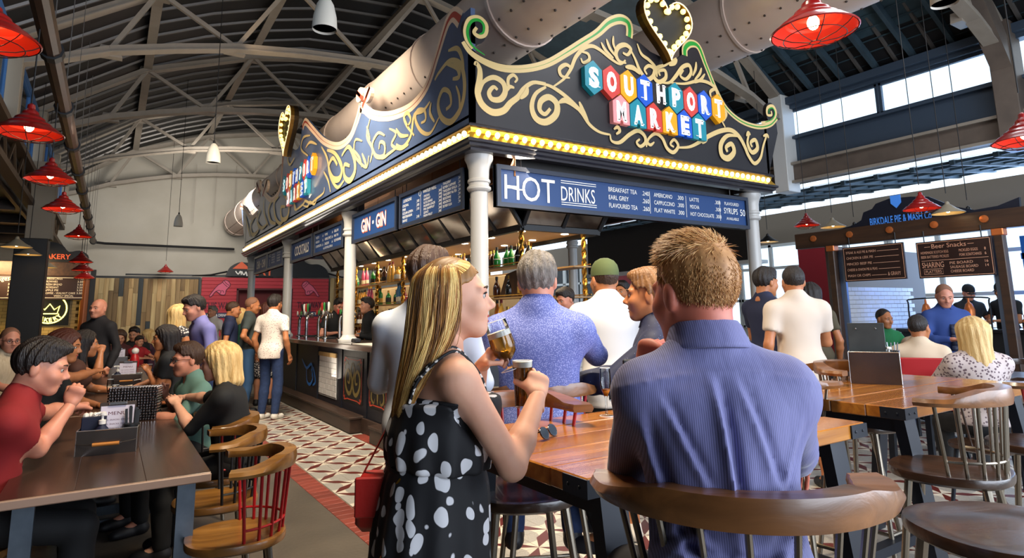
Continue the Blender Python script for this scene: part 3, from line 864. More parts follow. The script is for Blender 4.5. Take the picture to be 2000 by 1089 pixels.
# ------------------------------------------------------------------ common materials
mat('eye_white', '#a79d94', .3); mat('iris', '#20140c', .2); mat('brow', '#3a2a1c', .8); mat('lips_f', '#a8403f', .4); mat('lips_m', '#9c6355', .5)
CONC = mat('concrete_floor', '#4a443d', .38, noise=(2.2, '#5b5349', 1.2), bump=(30, .08))
GROUT = mat('floor_grout', '#8d857a', .8)
TC_, TG, TM = mat('tile_cream', '#cfc5b4', .3, rand=.10), mat('tile_grey', '#96918a', .32, noise=(90, '#a9a49b', 2, (1, 1, 1))), mat('tile_maroon', '#5a211b', .3)
BRK = mat('brick_red', '#6e2f26', .42, noise=(9, '#8a4033', 1), rand=.22)
PLAST = mat('plaster', '#b9b3a6', .85, noise=(1.1, '#a9a294', 1.0), bump=(14, .05))
STEEL = mat('painted_steel', '#8d8376', .5, noise=(5, '#998f82', 1))
DECK = mat('roof_deck', '#121214', .55, noise=(3, '#18181a', 1)); RIB = mat('roof_rib', '#5e5a56', .4, metal=.3)
DARKW = mat('dark_timber', '#2a211c', .5, noise=(6, '#3b2c22', 1, (1, 1, 6)))
BLKP = mat('black_paint', '#141416', .5)
CREAM = mat('cream_box', '#8d8271', .6)
GLASS = pane_mat('window_glass', (.93, .97, 1))
FRAME = mat('blue_grey_frame', '#3f6ea6', .5)
WHITEP = mat('white_paint', '#d8d8d4', .5)
DUCT = mat('duct_metal', '#b9a396', .42, metal=.15, noise=(2.5, '#c7b3a4', 1), bump=(6, .06))
DUCTH = mat('duct_hole', '#35291f', .7)

# ------------------------------------------------------------------ floor: concrete, brick border, encaustic tiles
FL = empty_struct('floor', (0, 0, 0))
b = MB(); b.box((-5.25, 10.25, -.06), (13.48, 27.5, .12)); b.build('concrete_slab', CONC, FL)
b = MB(); b.box((9.25, 10.25, -.07), (15.52, 27.5, .122)); b.build('grout_bed', GROUT, FL)
bm0 = MB(); bm0.box((0, 0, -.006), (.168, .098, .012), ch=.002)
BRICK = None
def brick(x, y, rz=0):
    global BRICK
    if BRICK is None: BRICK = bm0.build('brick', BRK, FL); o = BRICK
    else: o = BRICK.copy(); COL.objects.link(o)
    o.location = (x, y, 0); o.rotation_euler = (0, 0, rz); return o
for k in range(102): brick(1.5775, 2.95 + .1035 * k)
for k in range(9): brick(1.6705 + .05 + .1035 * k, 4.84, pi / 2)
for k in range(26): brick(2.69, 5.1 + .1035 * k)
TS = .2295
def tile_mb():
    t = MB(); h = TS / 2 - .0012; D = []
    K = 7; r = TS * .585; q = []
    L = lambda n, u: (u, n)
    # quarter discs about corners (+,-) and (-,+); diamond along the other diagonal
    for sx in (1, -1):
        cx, cy = sx * h, -sx * h
        arc = [(cx - sx * r * cos(a), cy + sx * r * sin(a)) for a in np.linspace(0, pi / 2, K)]
        t.add([(cx, cy, 0)] + [(x, y, 0) for x, y in arc], [(0, i, i + 1) if sx < 0 else (0, i, i + 1) for i in range(1, K)], 1)
    w = .030
    dia = [(-h, -h), (w, -w), (h, h), (-w, w)]
    t.add([(x, y, .0004) for x, y in dia], [(0, 1, 2, 3)], 2)
    t.add([(-h, -h, -.0006), (h, -h, -.0006), (h, h, -.0006), (-h, h, -.0006)], [(0, 1, 2, 3)], 0)
    t.add([(x, y, z) for z in (-.0006, -.01) for x, y in ((-h, -h), (h, -h), (h, h), (-h, h))], [(i, i + 4, (i + 1) % 4 + 4, (i + 1) % 4) for i in range(4)], 0)
    return t
tm = tile_mb(); TILE = tm.build('tile', [TC_, TG, TM], FL); first = True
spots_ = []
for i in range(4):
    for j in range(35):
        spots_.append((1.6705 + TS * (i + .5), 4.90 + TS * (j + .5), (i + j) % 2))
near = []; rest = []
for i in range(34):
    for j in range(26):
        x, y = 1.6705 + TS * (i + .5), 4.78 - TS * (j + .5)
        q = np.array([x, y, 0]) - CAM; z = q @ FW
        if z < .8: continue
        px = PPX + FPX * (q @ RT) / z; py = PPY - FPX * (q @ UP) / z
        if not (-60 < px < 2100 and py < 1250): continue
        vis = (640 < px < 790 and py > 900) or (900 < px < 1300) or (px > 1560)
        (near if vis else rest).append((z, x, y, (i + j) % 2))
near.sort(); rest += near[158:]; near = near[:158]
spots_ += [(x, y, k) for z, x, y, k in near]
for x, y, k in spots_:
    if first: o = TILE; first = False
    else: o = TILE.copy(); COL.objects.link(o)
    o.location = (x, y, 0); o.rotation_euler = (0, 0, (pi / 2 if k else 0))
b = MB()
for z, x, y, k in rest: b.add(tm.v, tm.f, 0, Matrix.Translation((x, y, 0)) @ Matrix.Rotation(pi / 2 if k else 0, 4, 'Z'))
b.m = tm.m * len(rest); tag(b.build('tile_field', [TC_, TG, TM], FL), kind='stuff')

# ------------------------------------------------------------------ roof: deck, ribs, purlins, trusses, ducts
XL, XR, XC = -1.5, 11.5, 5.0
PROF = [(-1.75, 5.55), (-.6, 6.35), (.3, 6.98), (1.3, 7.45), (2.4, 7.85), (3.6, 8.18), (5.0, 8.32)]
PROF = PROF + [(10 - x, z) for x, z in PROF[-2::-1]]
CE = empty_struct('ceiling', (0, 0, 5.5))
b = MB(); b.grid([[(x, -3, z - 5.5) for x, z in PROF], [(x, 23.3, z - 5.5) for x, z in PROF]]); b.grid([[(x, -3, z - 5.38) for x, z in PROF], [(x, 23.3, z - 5.38) for x, z in PROF]])
b.build('roof_deck', DECK, CE)
rb = MB(); up = [(x, z - 5.5 - .0) for x, z in PROF]
rows = [[(x, -.035, z) for x, z in up], [(x, -.02, z - .045) for x, z in up], [(x, .02, z - .045) for x, z in up], [(x, .035, z) for x, z in up]]
rb.grid(rows); RB = rb.build('deck_rib', RIB, CE); RB.location = (0, -1, 0)
for k in range(1, 40):
    o = RB.copy(); COL.objects.link(o); o.location = (0, -1 + .6 * k, 0)
for x in (.3, 2.4, 5.0, 7.6, 9.7):
    z = np.interp(x, [p[0] for p in PROF], [p[1] for p in PROF]) - 5.5
    b = MB(); b.box((x, 10, z - .13), (.05, 26, .16)); b.box((x, 10, z - .21), (.16, 26, .025)); b.build('purlin', STEEL, CE)
def truss():
    t = empty_struct('roof_truss', (0, 3.42, 5.15))
    bc = [(-1.5, 5.17), (-.9, 5.36), (-.3, 5.62), (.6, 5.86), (1.5, 6.07), (2.6, 6.22), (3.8, 6.32), (5, 6.35)]; bc += [(10 - x, z) for x, z in bc[-2::-1]]
    tc = [(-1.5, 5.52), (-.6, 6.15), (.3, 6.76), (2.4, 7.52), (5, 8.02)]; tc += [(10 - x, z) for x, z in tc[-2::-1]]
    Z = lambda L: [(x, z - 5.15) for x, z in L]
    bc, tc = Z(bc), Z(tc)
    for nm, ch in (('bottom_chord', bc), ('top_chord', tc)):
        m = MB()
        for i in range(len(ch) - 1):
            (x0, z0), (x1, z1) = ch[i], ch[i + 1]
            for y in (-.055, .055): m.beam((x0, y, z0), (x1, y, z1), .05, .10)
            m.beam((x0, 0, z0 - .055), (x1, 0, z1 - .055), .20, .018)
        m.build(nm, STEEL, t)
    nodes = [(-.3, 5.62), (1.5, 6.07), (3.8, 6.32)]; nodes = Z(nodes + [(10 - x, z) for x, z in nodes[::-1]])
    tops = [tc[2], tc[3], tc[4], tc[5], tc[6]]
    pairs = [(nodes[0], tops[0]), (tops[0], nodes[1]), (nodes[1], tops[1]), (tops[1], nodes[2]), (nodes[2], tops[2]), (tops[2], nodes[3]), (nodes[3], tops[3]), (tops[3], nodes[4]), (nodes[4], tops[4]), (tops[4], nodes[5]), (bc[0], nodes[0]), (bc[-1], nodes[5])]
    for a, c in pairs:
        m = MB(); m.beam((a[0], 0, a[1]), (c[0], 0, c[1]), .07, .07); m.build('strut', STEEL, t)
    for a in nodes + tops:
        m = MB(); m.prism([(-.17, -.07), (.17, -.07), (.13, .10), (-.13, .10)], plane_M((a[0], .075, a[1]), (1, 0, 0), (0, 0, 1)), -.15, 0); m.build('gusset_plate', STEEL, t)
    return t
T0 = truss()
for k in range(1, 6):
    o = dup(T0, (0, 3.42 + 3.8 * k, 5.15))
def duct(x, z, r, y0, y1, lab):
    d = thing('ventilation_duct', lab, 'duct', (x, y1, z))
    m = MB(); ys = np.arange(y0, y1, 1.9); 
    M = Matrix.Rotation(-pi / 2, 4, 'X')
    prof = [(r, 0)]
    for y in ys[1:]: prof += [(r, y - y0 - .02), (r + .018, y - y0 - .02), (r + .018, y - y0 + .02), (r, y - y0 + .02)]
    prof += [(r, y1 - y0 - .16), (r * .93, y1 - y0 - .05), (r * .7, y1 - y0), (0.0001, y1 - y0)]
    m.lathe(prof, 32, (0, 0, 0), 0, Matrix.Translation((0, y0 - y1, 0)) @ M, cap=False); m.build('duct_tube', DUCT, d, smooth=True, ang=40)
    h = MB(); n = 0
    for a in (-2.45, -1.9, -1.25, -.75):
        for y in np.arange(y0 + .2, y1 - .3, .22):
            p = Vector((cos(a) * r, y - y1, sin(a) * r)); h.sphere(p, (.016, .016, .016), 6, 4)
    tag(h.build('nozzle', DUCTH, d), kind='stuff')
duct(3.42, 4.65, .45, 1.2, 22.7, 'long pale metal air duct running over the left side of the bar kiosk')
duct(6.93, 5.35, .50, 1.0, 22.7, 'second pale metal air duct beside the heart sign over the bar front')

# ------------------------------------------------------------------ end wall with planks, red boards, doorway
YE = 23.0
WE = empty_struct('wall_end', (2, YE, 0))
b = MB()
poly = [(-9, 0), (12, 0)] + [(x, z) for x, z in PROF[::-1]] + [(-1.75, 3.9), (-9, 3.9)]
b.prism([(x - 2, z) for x, z in poly], plane_M((0, .12, 0), (1, 0, 0), (0, 0, 1)), -.3, 0)
b.build('plaster', PLAST, WE)
for k in range(14):
    b = MB(); b.box((-.5 + .62 * k + .6, -.182 + .0, 5.6), (.012, .012, 2.6 - .1 * abs(k - 6))); b.build('cladding_seam', STEEL, WE)
PL = [wood('plank_a', '#b39566', '#7a5e36', 'Z', .5, .7, rand=.3), wood('plank_b', '#8c7048', '#543f24', 'Z', .5, .7, rand=.3), wood('plank_c', '#c6b080', '#97794a', 'Z', .5, .7, rand=.2), wood('plank_d', '#3a4448', '#2a2c2c', 'Z', .5, .7, rand=.3)]
pm = []
def plank(parent, x, y, z0, z1, w, k, dep_=.02):
    m = MB(); m.box((0, 0, 0), (w - .004, dep_, z1 - z0 - .004), ch=.003); o = m.build('plank', PL[k], parent); o.location = (x, y, (z0 + z1) / 2); return o
def plank_field(parent, x0, x1, y, z0, z1, w, seed):
    r = random.Random(seed); x = x0 + w / 2
    while x < x1:
        z = z0
        while z < z1 - .01:
            l = r.uniform(.7, 1.5); e = min(z + l, z1)
            if z1 - e < .25: e = z1
            plank(parent, x, y - r.uniform(0, .012), z, e, w, r.choices((0, 1, 2, 3), (5, 3, 4, .7))[0]); z = e
        x += w
plank_field(WE, -.5 - 2, 2.33 - 2, -.20, 0, 2.74, .13, 3)
b = MB(); b.box((.93 - 2, -.2, 2.775), (2.9, .08, .06)); b.box((2.40 - 2, -.2, 1.4), (.06, .08, 2.8)); b.build('trim_strip', BLKP, WE)
plank_field(WE, 6.72 - 2, 8.1 - 2, -.20, 0, 2.85, .14, 5)
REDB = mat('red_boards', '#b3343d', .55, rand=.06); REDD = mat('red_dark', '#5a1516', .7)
x0, x1, d0, d1, dt = 2.46 - 2, 6.66 - 2, 3.57 - 2, 5.35 - 2, 2.42
for k in range(23):
    z = .06 + .1225 * k
    segs = [(x0, d0), (d1, x1)] if z < dt else [(x0, x1)]
    for a, c in segs:
        m = MB(); m.box((0, 0, 0), (c - a, .022, .116), ch=.006); o = m.build('weatherboard', REDB, WE); o.location = ((a + c) / 2, -.215, z); o.rotation_euler = (.10, 0, 0)
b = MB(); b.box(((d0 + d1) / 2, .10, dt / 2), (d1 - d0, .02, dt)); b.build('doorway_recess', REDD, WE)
b = MB()
for s in (d0, d1): b.box((s, -.2, dt / 2), (.06, .1, dt))
b.box(((d0 + d1) / 2, -.2, dt), (d1 - d0 + .06, .1, .06)); b.build('door_frame', mat('red_frame', '#4a1214', .6), WE)
b = MB(); b.box((.5, -.23, 2.86), (4.4, .1, .05)); b.build('trim_top', BLKP, WE)
# pointing hands, "THIS WAY", sign strips (flat print on the boards)
PINK = mat('print_pink', '#cf5f78', .7); INK = mat('print_dark', '#4f1a2c', .7); NAVY = mat('print_navy', '#2b2a4a', .6); WHT = mat('print_white', '#e6e3dc', .6)
def pointer(cx, cz, s, flip):
    M = plane_M((cx, -.245, cz), (flip, 0, 0), (0, 0, 1)) if flip > 0 else plane_M((cx, -.245, cz), (-1, 0, 0), (0, 0, 1))
    out = [(-.5, -.42), (-.40, -.40), (-.22, -.16), (-.10, -.20), (.02, -.30), (.20, -.34), (.28, -.26), (.30, -.10), (.40, .05), (.50, .20), (.40, .40), (.20, .46), (.05, .30), (-.12, .18), (-.30, -.05), (-.46, -.30)]
    o2 = cat_rom([(x * s, y * s) for x, y in out], 3, True)
    m = MB(); m.prism([tuple(p) for p in o2], M, 0, .003 * (1 if flip > 0 else -1)); m.build('pointing_hand', PINK, WE)
    m = MB(); h = .006 * (1 if flip > 0 else -1)
    stroke(m, [tuple(p) for p in o2] + [tuple(o2[0])], .035 * s, M, h, (1, 1))
    for st in ([(-.2, -.14), (-.05, -.08), (.05, -.16), (0, -.26)], [(.05, -.1), (.16, -.12), (.18, -.22)], [(.18, .44), (.30, .28), (.46, .18)], [(.1, .36), (.22, .22), (.36, .1)]): stroke(m, [(x * s, y * s) for x, y in st], .03 * s, M, h, (1, 1))
    m.build('hand_outline', INK, WE)
pointer(3.02 - 2, 2.43, .62, 1); pointer(6.0 - 2, 2.43, .62, -1)
MT = plane_M((0, -.245, 0), (1, 0, 0), (0, 0, 1))
letters([('THIS WAY', 2.57 - 2, 1.76, .22, .86)], MT, INK, WE, bold=.02); letters([('THIS WAY', 5.55 - 2, 1.76, .22, .86)], MT, INK, WE, bold=.02)
for x, t in ((2.55, 'FOOD & DRINK'), (5.6, 'TOILETS')):
    b = MB(); b.box((x + .42 - 2, -.25, 1.55), (.88, .02, .17)); b.build('sign_strip', NAVY, WE)
    letters([(t, x + .42 - 2, 1.51, .085, .6, 'C')], plane_M((0, -.263, 0), (1, 0, 0), (0, 0, 1)), WHT, WE, bold=.01)
# EXT... shaped sign above the red wall
ex = thing('entrance_sign', 'black scalloped wall sign with orange lettering above the red boarded wall', 'sign', (4.9, 22.7, 2.9))
top = [(-1.75, -.05), (-1.62, .25), (-1.35, .42), (-1.05, .42), (-.85, .50), (-.80, .62), (-.62, .66), (-.5, .78), (.5, .78), (.62, .66), (.8, .62), (.85, .5), (1.05, .42), (1.35, .42), (1.62, .25), (1.75, -.05)]
pl = [tuple(p) for p in cat_rom(top, 4)]
b = MB(); b.prism(pl, plane_M((0, 0, 0), (1, 0, 0), (0, 0, 1)), 0, .06); b.build('sign_board', BLKP, ex)
for sg in (-1, 1):
    b = MB(); b.tube([(sg * 1.7, -.03, .1), (sg * 2.2, -.03, -.02), (sg * 2.75, -.03, -.06)], [.035, .03, .02], 6); b.build('sign_bracket', BLKP, ex)
OR = mat('print_orange', '#d8603a', .6)
MS = plane_M((0, -.075, 0), (1, 0, 0), (0, 0, 1))
letters([('EXT', -.95, .0, .38, .72)], MS, OR, ex, bold=.02); letters([('Why', -.9, .5, .17, .42)], MS, WHT, ex)
b = MB(); b.prism([(-1.55, .20), (-.98, .20), (-1.27, .45)], MS, 0, .005); b.build('red_triangle', OR, ex)
m = MB()
for st in ([(-1.45, .12), (-1.36, .02), (-1.30, .12), (-1.26, .0)], [(-1.26, .12), (-1.18, .0), (-1.12, .1), (-1.08, -.04)]): stroke(m, st, .035, MS, .006, (1, 1))
m.build('white_scribble', WHT, ex)

b = MB(); b.box((-4.9, -3.1, 2.1), (9.0, .15, 4.2)); struct(b.build('wall_back', DARKW))
b = MB(); b.prism([(-9.4, 3.9), (16.3, 3.9), (16.3, 4.3), (11.75, 5.55)] + PROF[::-1], plane_M((0, -3.1, 0), (1, 0, 0), (0, 0, 1)), -.1, .05); struct(b.build('wall_gable', DARKW))
# ------------------------------------------------------------------ left side: clerestory, lattice girder, pillars, dark aisle
WL = empty_struct('wall_left', (XL, 10, 4.3))
b = MB(); b.box((-.02, 0, 1.18), (.12, 27, .12)); b.box((-.02, 0, .12), (.14, 27, .10)); b.build('clerestory_rail', FRAME, WL)
for k in range(-1, 6):
    yk = 3.42 + 3.8 * k - 10
    b = MB(); b.box((.06, yk, .62), (.24, .22, 1.22), ch=.01); b.build('truss_post', CREAM, WL)
    for j in range(3):
        y = yk + .25 + 1.1 * j; m = MB()
        m.box((0, y + .53, .2), (.06, 1.06, .05)); m.box((0, y + .53, 1.1), (.06, 1.06, .05)); m.box((0, y + .02, .65), (.06, .05, .9)); m.box((0, y + 1.04, .65), (.06, .05, .9)); f_ = m.build('window_frame', FRAME, WL)
        m = MB(); m.box((0, y + .53, .65), (.008, 1.0, .86)); m.build('pane', GLASS, f_)
LT = mat('lattice_steel', '#4b3a2a', .6)
m1 = MB(); m1.box((.05, 0, -.05), (.16, 27, .10)); m1.box((.05, 0, -.62), (.16, 27, .10)); m1.build('lattice_chord', LT, WL)
m1 = MB(); m1.box((-.14, 0, -.25), (.06, 27, .9)); m1.build('lattice_backing', DARKW, WL)
bar = MB(); bar.beam((.05, 0, -.10), (.05, .55, -.58), .03, .05); B0 = bar.build('lattice_bar', LT, WL)
bar = MB(); bar.beam((.05, .55, -.58), (.05, 1.1, -.10), .03, .05); B1 = bar.build('lattice_bar', LT, WL)
B0.location = B1.location = (0, -9, 0)
for k in range(1, 19):
    for q in (B0, B1):
        o = q.copy(); COL.objects.link(o); o.location = (0, -9 + 1.1 * k, 0)
AL = empty_struct('ceiling_aisle', (-5.5, 10, 3.7)); b = MB(); b.box((0, 0, .1), (7.7, 27, .12)); b.build('aisle_boards', DARKW, AL)
for k in range(12):
    b = MB(); b.box((0, -11 + 2 * k, -.03), (7.6, .16, .2)); b.build('aisle_beam', DARKW, AL)
b = MB(); b.box((-9.3, 10, 2), (.15, 27, 4.2)); struct(b.build('wall_aisle', DARKW))
pl_ = empty_struct('pillar', (-1.35, 14.8, 0))
b = MB(); b.box((0, 0, 1.5), (.50, .5, 3.0), ch=.01); b.build('pillar_cladding', mat('pillar_black', '#171412', .5), pl_)
b = MB(); b.box((.08, 0, 3.75), (.40, .4, 1.5), ch=.01); b.box((.29, 0, 3.75), (.02, .3, 1.5)); b.build('pillar_shaft', CREAM, pl_)
# pipe run on hangers above the left tables
pp = thing('pipe_run', 'dark pipe with clamps hung on wires below the left roof', 'pipe', (-.6, 12, 3.8))
m = MB(); m.tube([(0, -15, 0), (0, 10.6, 0)], .075, 10); m.build('pipe', mat('pipe_brown', '#33241c', .4, noise=(7, '#4b3226', 1)), pp, smooth=True)
for k in range(12):
    y = -9 + 1.75 * k
    m = MB(); m.tube([(0, y - .06, 0), (0, y + .06, 0)], .095, 10); m.build('pipe_clamp', BLKP, pp, smooth=True)
    m = MB(); m.tube([(0, y, .08), (.0, y, 2.2)], .006, 4); m.build('hanger_wire', RIB, pp)
m = MB(); m.tube([(.02, 10.5, .0), (.3, 10.75, .0), (4.0, 10.8, -.02)], .04, 8); m.build('end_pipe', BLKP, pp, smooth=True)

# ------------------------------------------------------------------ right side: arcade beam, clerestory, rafters, aisle skylight, outer wall
WR = empty_struct('wall_right', (XR, 6, 4.0))
BLU = mat('dull_blue_paint', '#3c4a5a', .5); BEAM = mat('beam_brown', '#5b5048', .5, noise=(4, '#6d6055', 1)); RAFT = mat('blue_timber', '#2e3d46', .6, noise=(5, '#3c4f5a', 1))  # dull blue paint on the clerestory joinery
b = MB(); b.box((0, 2.5, .13), (.34, 25, .36)); b.build('arcade_beam', BEAM, WR)
b = MB(); b.box((-.2, 2.5, .31), (.10, 25, .05)); b.box((-.2, 2.5, -.06), (.12, 25, .05)); b.build('beam_flange', STEEL, WR)
b = MB(); b.box((.05, 2.5, .58), (.12, 25, .55)); b.build('clerestory_apron', BLU, WR)
b = MB(); b.box((-.02, 2.5, .87), (.2, 25, .05)); b.box((-.02, 2.5, 1.52), (.2, 25, .08)); b.build('clerestory_rail', BLU, WR)
b = MB(); b.box((-.10, 2.5, 1.62), (.3, 25, .14)); b.build('eaves_plate', BLU, WR)
for k in range(0, 4):
    yk = 3.42 + 3.8 * k - 6
    b = MB(); b.box((-.18, yk, .75), (.40, .30, 2.0), ch=.01); b.build('arcade_post', BEAM if k == 0 else WHITEP, WR)
    if k == 0:
        b = MB(); b.beam((-.2, yk, 1.0), (-1.5, yk, 2.6), .26, .30); b.build('arcade_brace', BEAM, WR)
    for j in range(2):
        y = yk + .16 + 1.82 * j; m = MB()
        m.box((.02, y + .90, .92), (.07, 1.78, .05)); m.box((.02, y + .9, 1.46), (.07, 1.78, .05)); m.box((.02, y + .02, 1.19), (.07, .05, .6)); m.box((.02, y + 1.78, 1.19), (.07, .05, .6)); f_ = m.build('window_frame', BLU, WR)
        m = MB(); m.box((.02, y + .90, 1.19), (.008, 1.72, .5)); m.build('pane', GLASS, f_)
for k in range(30):
    y = -1.5 + .62 * k
    m = MB(); m.beam((11.45, y, 5.72), (9.6, y, 6.78), .07, .14); m.build('rafter', RAFT, CE, off=(0, 0, 5.5))
m = MB(); m.grid([[(11.6, -3, 5.75), (9.4, -3, 6.99)], [(11.6, 20, 5.75), (9.4, 20, 6.99)]])
for k in range(9): m.box((11.35 - .22 * k, 8.5, 5.84 + .126 * k), (.02, 23, .02))
m.build('roof_boards', mat('blue_boards', '#2b3b44', .55, noise=(3, '#395059', 1)), CE, off=(0, 0, 5.5))
m = MB(); m.grid([[(9.6, -3, 6.86), (7.5, -3, 7.5)], [(9.6, 20, 6.86), (7.5, 20, 7.5)]]); m.build('roof_lining', RAFT, CE, off=(0, 0, 5.5))
SKL = empty_struct('ceiling_skylight', (13.4, 6, 3.9))
for k in range(30):
    y = -6.5 + .62 * k
    m = MB(); m.beam((-1.7, y, -.08), (1.9, y, .32), .07, .09); m.build('rafter', RAFT, SKL)
    m = MB(); m.add([(-1.7, y, -.02), (1.9, y, .38), (1.9, y + .62, .38), (-1.7, y + .62, -.02)], [(0, 1, 2, 3)]); m.build('pane', mat('frosted_pane', '#cfe0e4', .6, trans=.35, alpha=.55), SKL)
for j in range(6):
    m = MB(); m.box((-1.6 + .68 * j, 2.5, -.06 + .0755 * j), (.05, 19, .05)); m.build('batten', RAFT, SKL)
WO = empty_struct('wall_outer', (16.2, 8, 0))
STN = mat('wall_paint_tan', '#77695a', .8)
b = MB(); b.box((.1, 3, 3.75), (.2, 30, .9)); b.build('wall_head', STN, WO)
b = MB(); b.box((.1, 3, .45), (.2, 30, .9)); b.build('wall_base', WHITEP, WO)
for k in range(13):
    y = -9 + 2.2 * k; m = MB()
    for dy in (0, 1.06, 2.12): m.box((0, y + dy, 2.1), (.09, .09, 2.4))
    for z in (.93, 1.7, 2.62, 3.27): m.box((0, y + 1.06, z), (.09, 2.16, .08))
    f_ = m.build('window_frame', WHITEP, WO); m = MB(); m.box((.02, y + 1.06, 2.1), (.008, 2.1, 2.3)); m.build('pane', GLASS, f_)
REDP = mat('red_panel', '#a3232c', .5)
for y0, y1 in ((9.15, 9.98), (14.5, 17.6)):
    b = MB(); b.box((-.3, (y0 + y1) / 2 - 8, 1.55), (.12, y1 - y0, 3.1)); b.build('red_panel', REDP, WO)
hd = thing('stall_hood', 'big dark rectangular hood board behind the bar kiosk', 'hood', (12.6, 12.3, 2.6))
b = MB(); b.box((0, -.3, .65), (.16, 6.0, 1.28), ch=.01); b.build('hood_board', mat('hood_black', '#25211f', .6), hd)
b = MB(); b.box((.2, -.3, -.04), (.5, 6.0, .08)); b.build('hood_lip', WHITEP, hd)
for y in (-3.2, 2.6):
    b = MB(); b.box((.1, y, -1.3), (.16, .16, 2.6)); b.build('hood_post', WHITEP, hd)

# ------------------------------------------------------------------ bar kiosk: canopy with painted crests, bulbs, hearts, hexagon letters
XB, YB, XE, YF = 2.75, 4.93, 7.33, 16.75
ZC0, ZC1 = 2.98, 3.225
FASC = mat('fascia_charcoal', '#1a1719', .42, noise=(2, '#211d20', 1)); FBLUE = mat('fascia_slate', '#47526a', .30, noise=(1.2, '#586a8c', 1), coat=.3)
GOLD = mat('gold_paint', '#cfb277', .45); GREEN = mat('green_paint', '#1f8a2c', .4); REDPT = mat('crest_red', '#a9402f', .45); CRM = mat('crest_cream', '#e0bfa0', .45)
GILT = mat('gilt_trough', '#c79a2c', .3, metal=.7); MOULD = mat('cornice_black', '#26242a', .3, coat=.3)
BULB = mat('bulb_glow', '#fff0c8', .3, emit=((1, .74, .34), 4.5)); BULBY = mat('bulb_yellow', '#ffe680', .3, emit=((1, .74, .14), 4))
CAN = thing('kiosk_canopy', 'dark canopy of the bar kiosk with crested gold scroll boards and rows of glowing bulbs', 'canopy', (XB, YB, ZC0))
O = (XB, YB, ZC0)
def Rp(cx, cy):  # crop of the front board -> metres on the board
    p = gy(900 + cx / 2.592, cy / 2.592, YB); return (p[0], p[2])
def Lp(cx, cy):
    p = gx(400 + cx / 2.269, cy / 2.269, XB); return (p[1], p[2])
MF = plane_M((0 - O[0], YB - O[1], -O[2]), (1, 0, 0), (0, 0, 1))          # local z = -y (towards the viewer)
ML = plane_M((XB - O[0], -O[1], -O[2]), (0, -1, 0), (0, 0, 1))             # local x = -y, local z = -x
neg = lambda P: [(-a, b) for a, b in P]
R_crest = [Rp(*p) for p in ((25, 200), (60, 250), (130, 295), (220, 325), (330, 325), (430, 300), (520, 250), (600, 200), (680, 150), (740, 97), (800, 78), (850, 100), (868, 150), (866, 195))]
R_mid = [Rp(*p) for p in ((905, 215), (960, 262), (1040, 300), (1100, 292))]
R_cr2 = [Rp(*p) for p in ((1122, 275), (1125, 232), (1160, 205), (1210, 230), (1250, 330), (1300, 450), (1350, 540), (1420, 600), (1500, 627), (1560, 618), (1592, 585))]
xr = R_cr2[-1][0]
outline = [(XB, ZC1 - .02), (XE - .02, ZC1 - .02), (xr + .02, R_cr2[-1][1] - .25)] + [tuple(p) for p in cat_rom(R_cr2, 4)][::-1] + R_mid[::-1] + [tuple(p) for p in cat_rom(R_crest, 4)][::-1] + [(XB, R_crest[0][1])]
b = MB(); b.prism(outline, MF, -.05, 0); b.build('front_board', FASC, CAN)
L_pts = [(160, 905), (178, 915), (205, 955), (235, 935), (247, 870), (250, 815), (268, 850), (300, 875), (332, 830), (342, 740), (345, 660), (352, 622), (372, 650), (400, 665), (422, 640), (432, 560), (448, 527), (480, 560), (530, 612), (590, 632), (640, 600), (670, 530), (690, 462), (712, 465), (740, 488), (790, 498), (850, 488), (920, 450), (980, 370), (1020, 250), (1050, 150), (1075, 80), (1108, 42), (1140, 66)]
Lw = [Lp(*p) for p in L_pts]
yl = Lw[0][0]
Lc = [tuple(p) for p in cat_rom(Lw, 3)]
ol = [(YB, ZC1 - .02), (YB, Lw[-1][1])] + Lc[::-1] + [(YF, ZC1 - .02)]
b = MB(); b.prism(neg(ol), ML, -.05, 0); b.build('side_board', FBLUE, CAN)
# two plain boards close the canopy at the back
b = MB(); b.box((XE - O[0], (YB + YF) / 2 - O[1], .55), (.05, YF - YB, .75)); b.build('back_board', FASC, CAN)
b = MB(); b.box(((XB + XE) / 2 - O[0], YF - O[1], .55), (XE - XB, .05, .75)); b.build('end_board', FASC, CAN)
# cornice: stepped mouldings round the four sides
def ring_profile(name, prof, m, smooth=False):
    b = MB(); rows = []
    for o, z in prof:
        x0, x1, y0, y1 = XB - o, XE + o, YB - o, YF + o
        rows.append([(x0 - O[0], y0 - O[1], z - O[2]), (x1 - O[0], y0 - O[1], z - O[2]), (x1 - O[0], y1 - O[1], z - O[2]), (x0 - O[0], y1 - O[1], z - O[2])])
    b.grid(rows, closed=True); b.build(name, m, CAN)
ring_profile('upper_moulding', [(0, 3.24), (.03, 3.235), (.05, 3.215), (.05, 3.20), (.02, 3.195)], MOULD)
ring_profile('bulb_trough', [(.02, 3.197), (.012, 3.15), (.055, 3.085)], GILT)
ring_profile('lower_moulding', [(.055, 3.085), (.075, 3.075), (.075, 3.05), (.05, 3.04), (.05, 3.015), (.02, 3.0), (.02, 2.975), (-.08, 2.975), (-.08, 3.22)], MOULD)
bb = MB(); bb.sphere((0, 0, 0), (.026, .026, .030), 10, 7); bb.lathe([(.014, -.005), (.014, .03)], 8, M=Matrix.Rotation(pi, 4, 'X')); BL = None
def bulb(x, y, z, m=None):
    global BL
    if BL is None: BL = bb.build('bulb', BULB, CAN, smooth=True); o = BL
    else: o = BL.copy(); COL.objects.link(o)
    o.location = (x - O[0], y - O[1], z - O[2]); return o
for k in range(43): bulb(XB + .05 + .1055 * k, YB - .045, 3.142)
for k in range(112): bulb(XB - .045, YB + .06 + .1052 * k, 3.142)
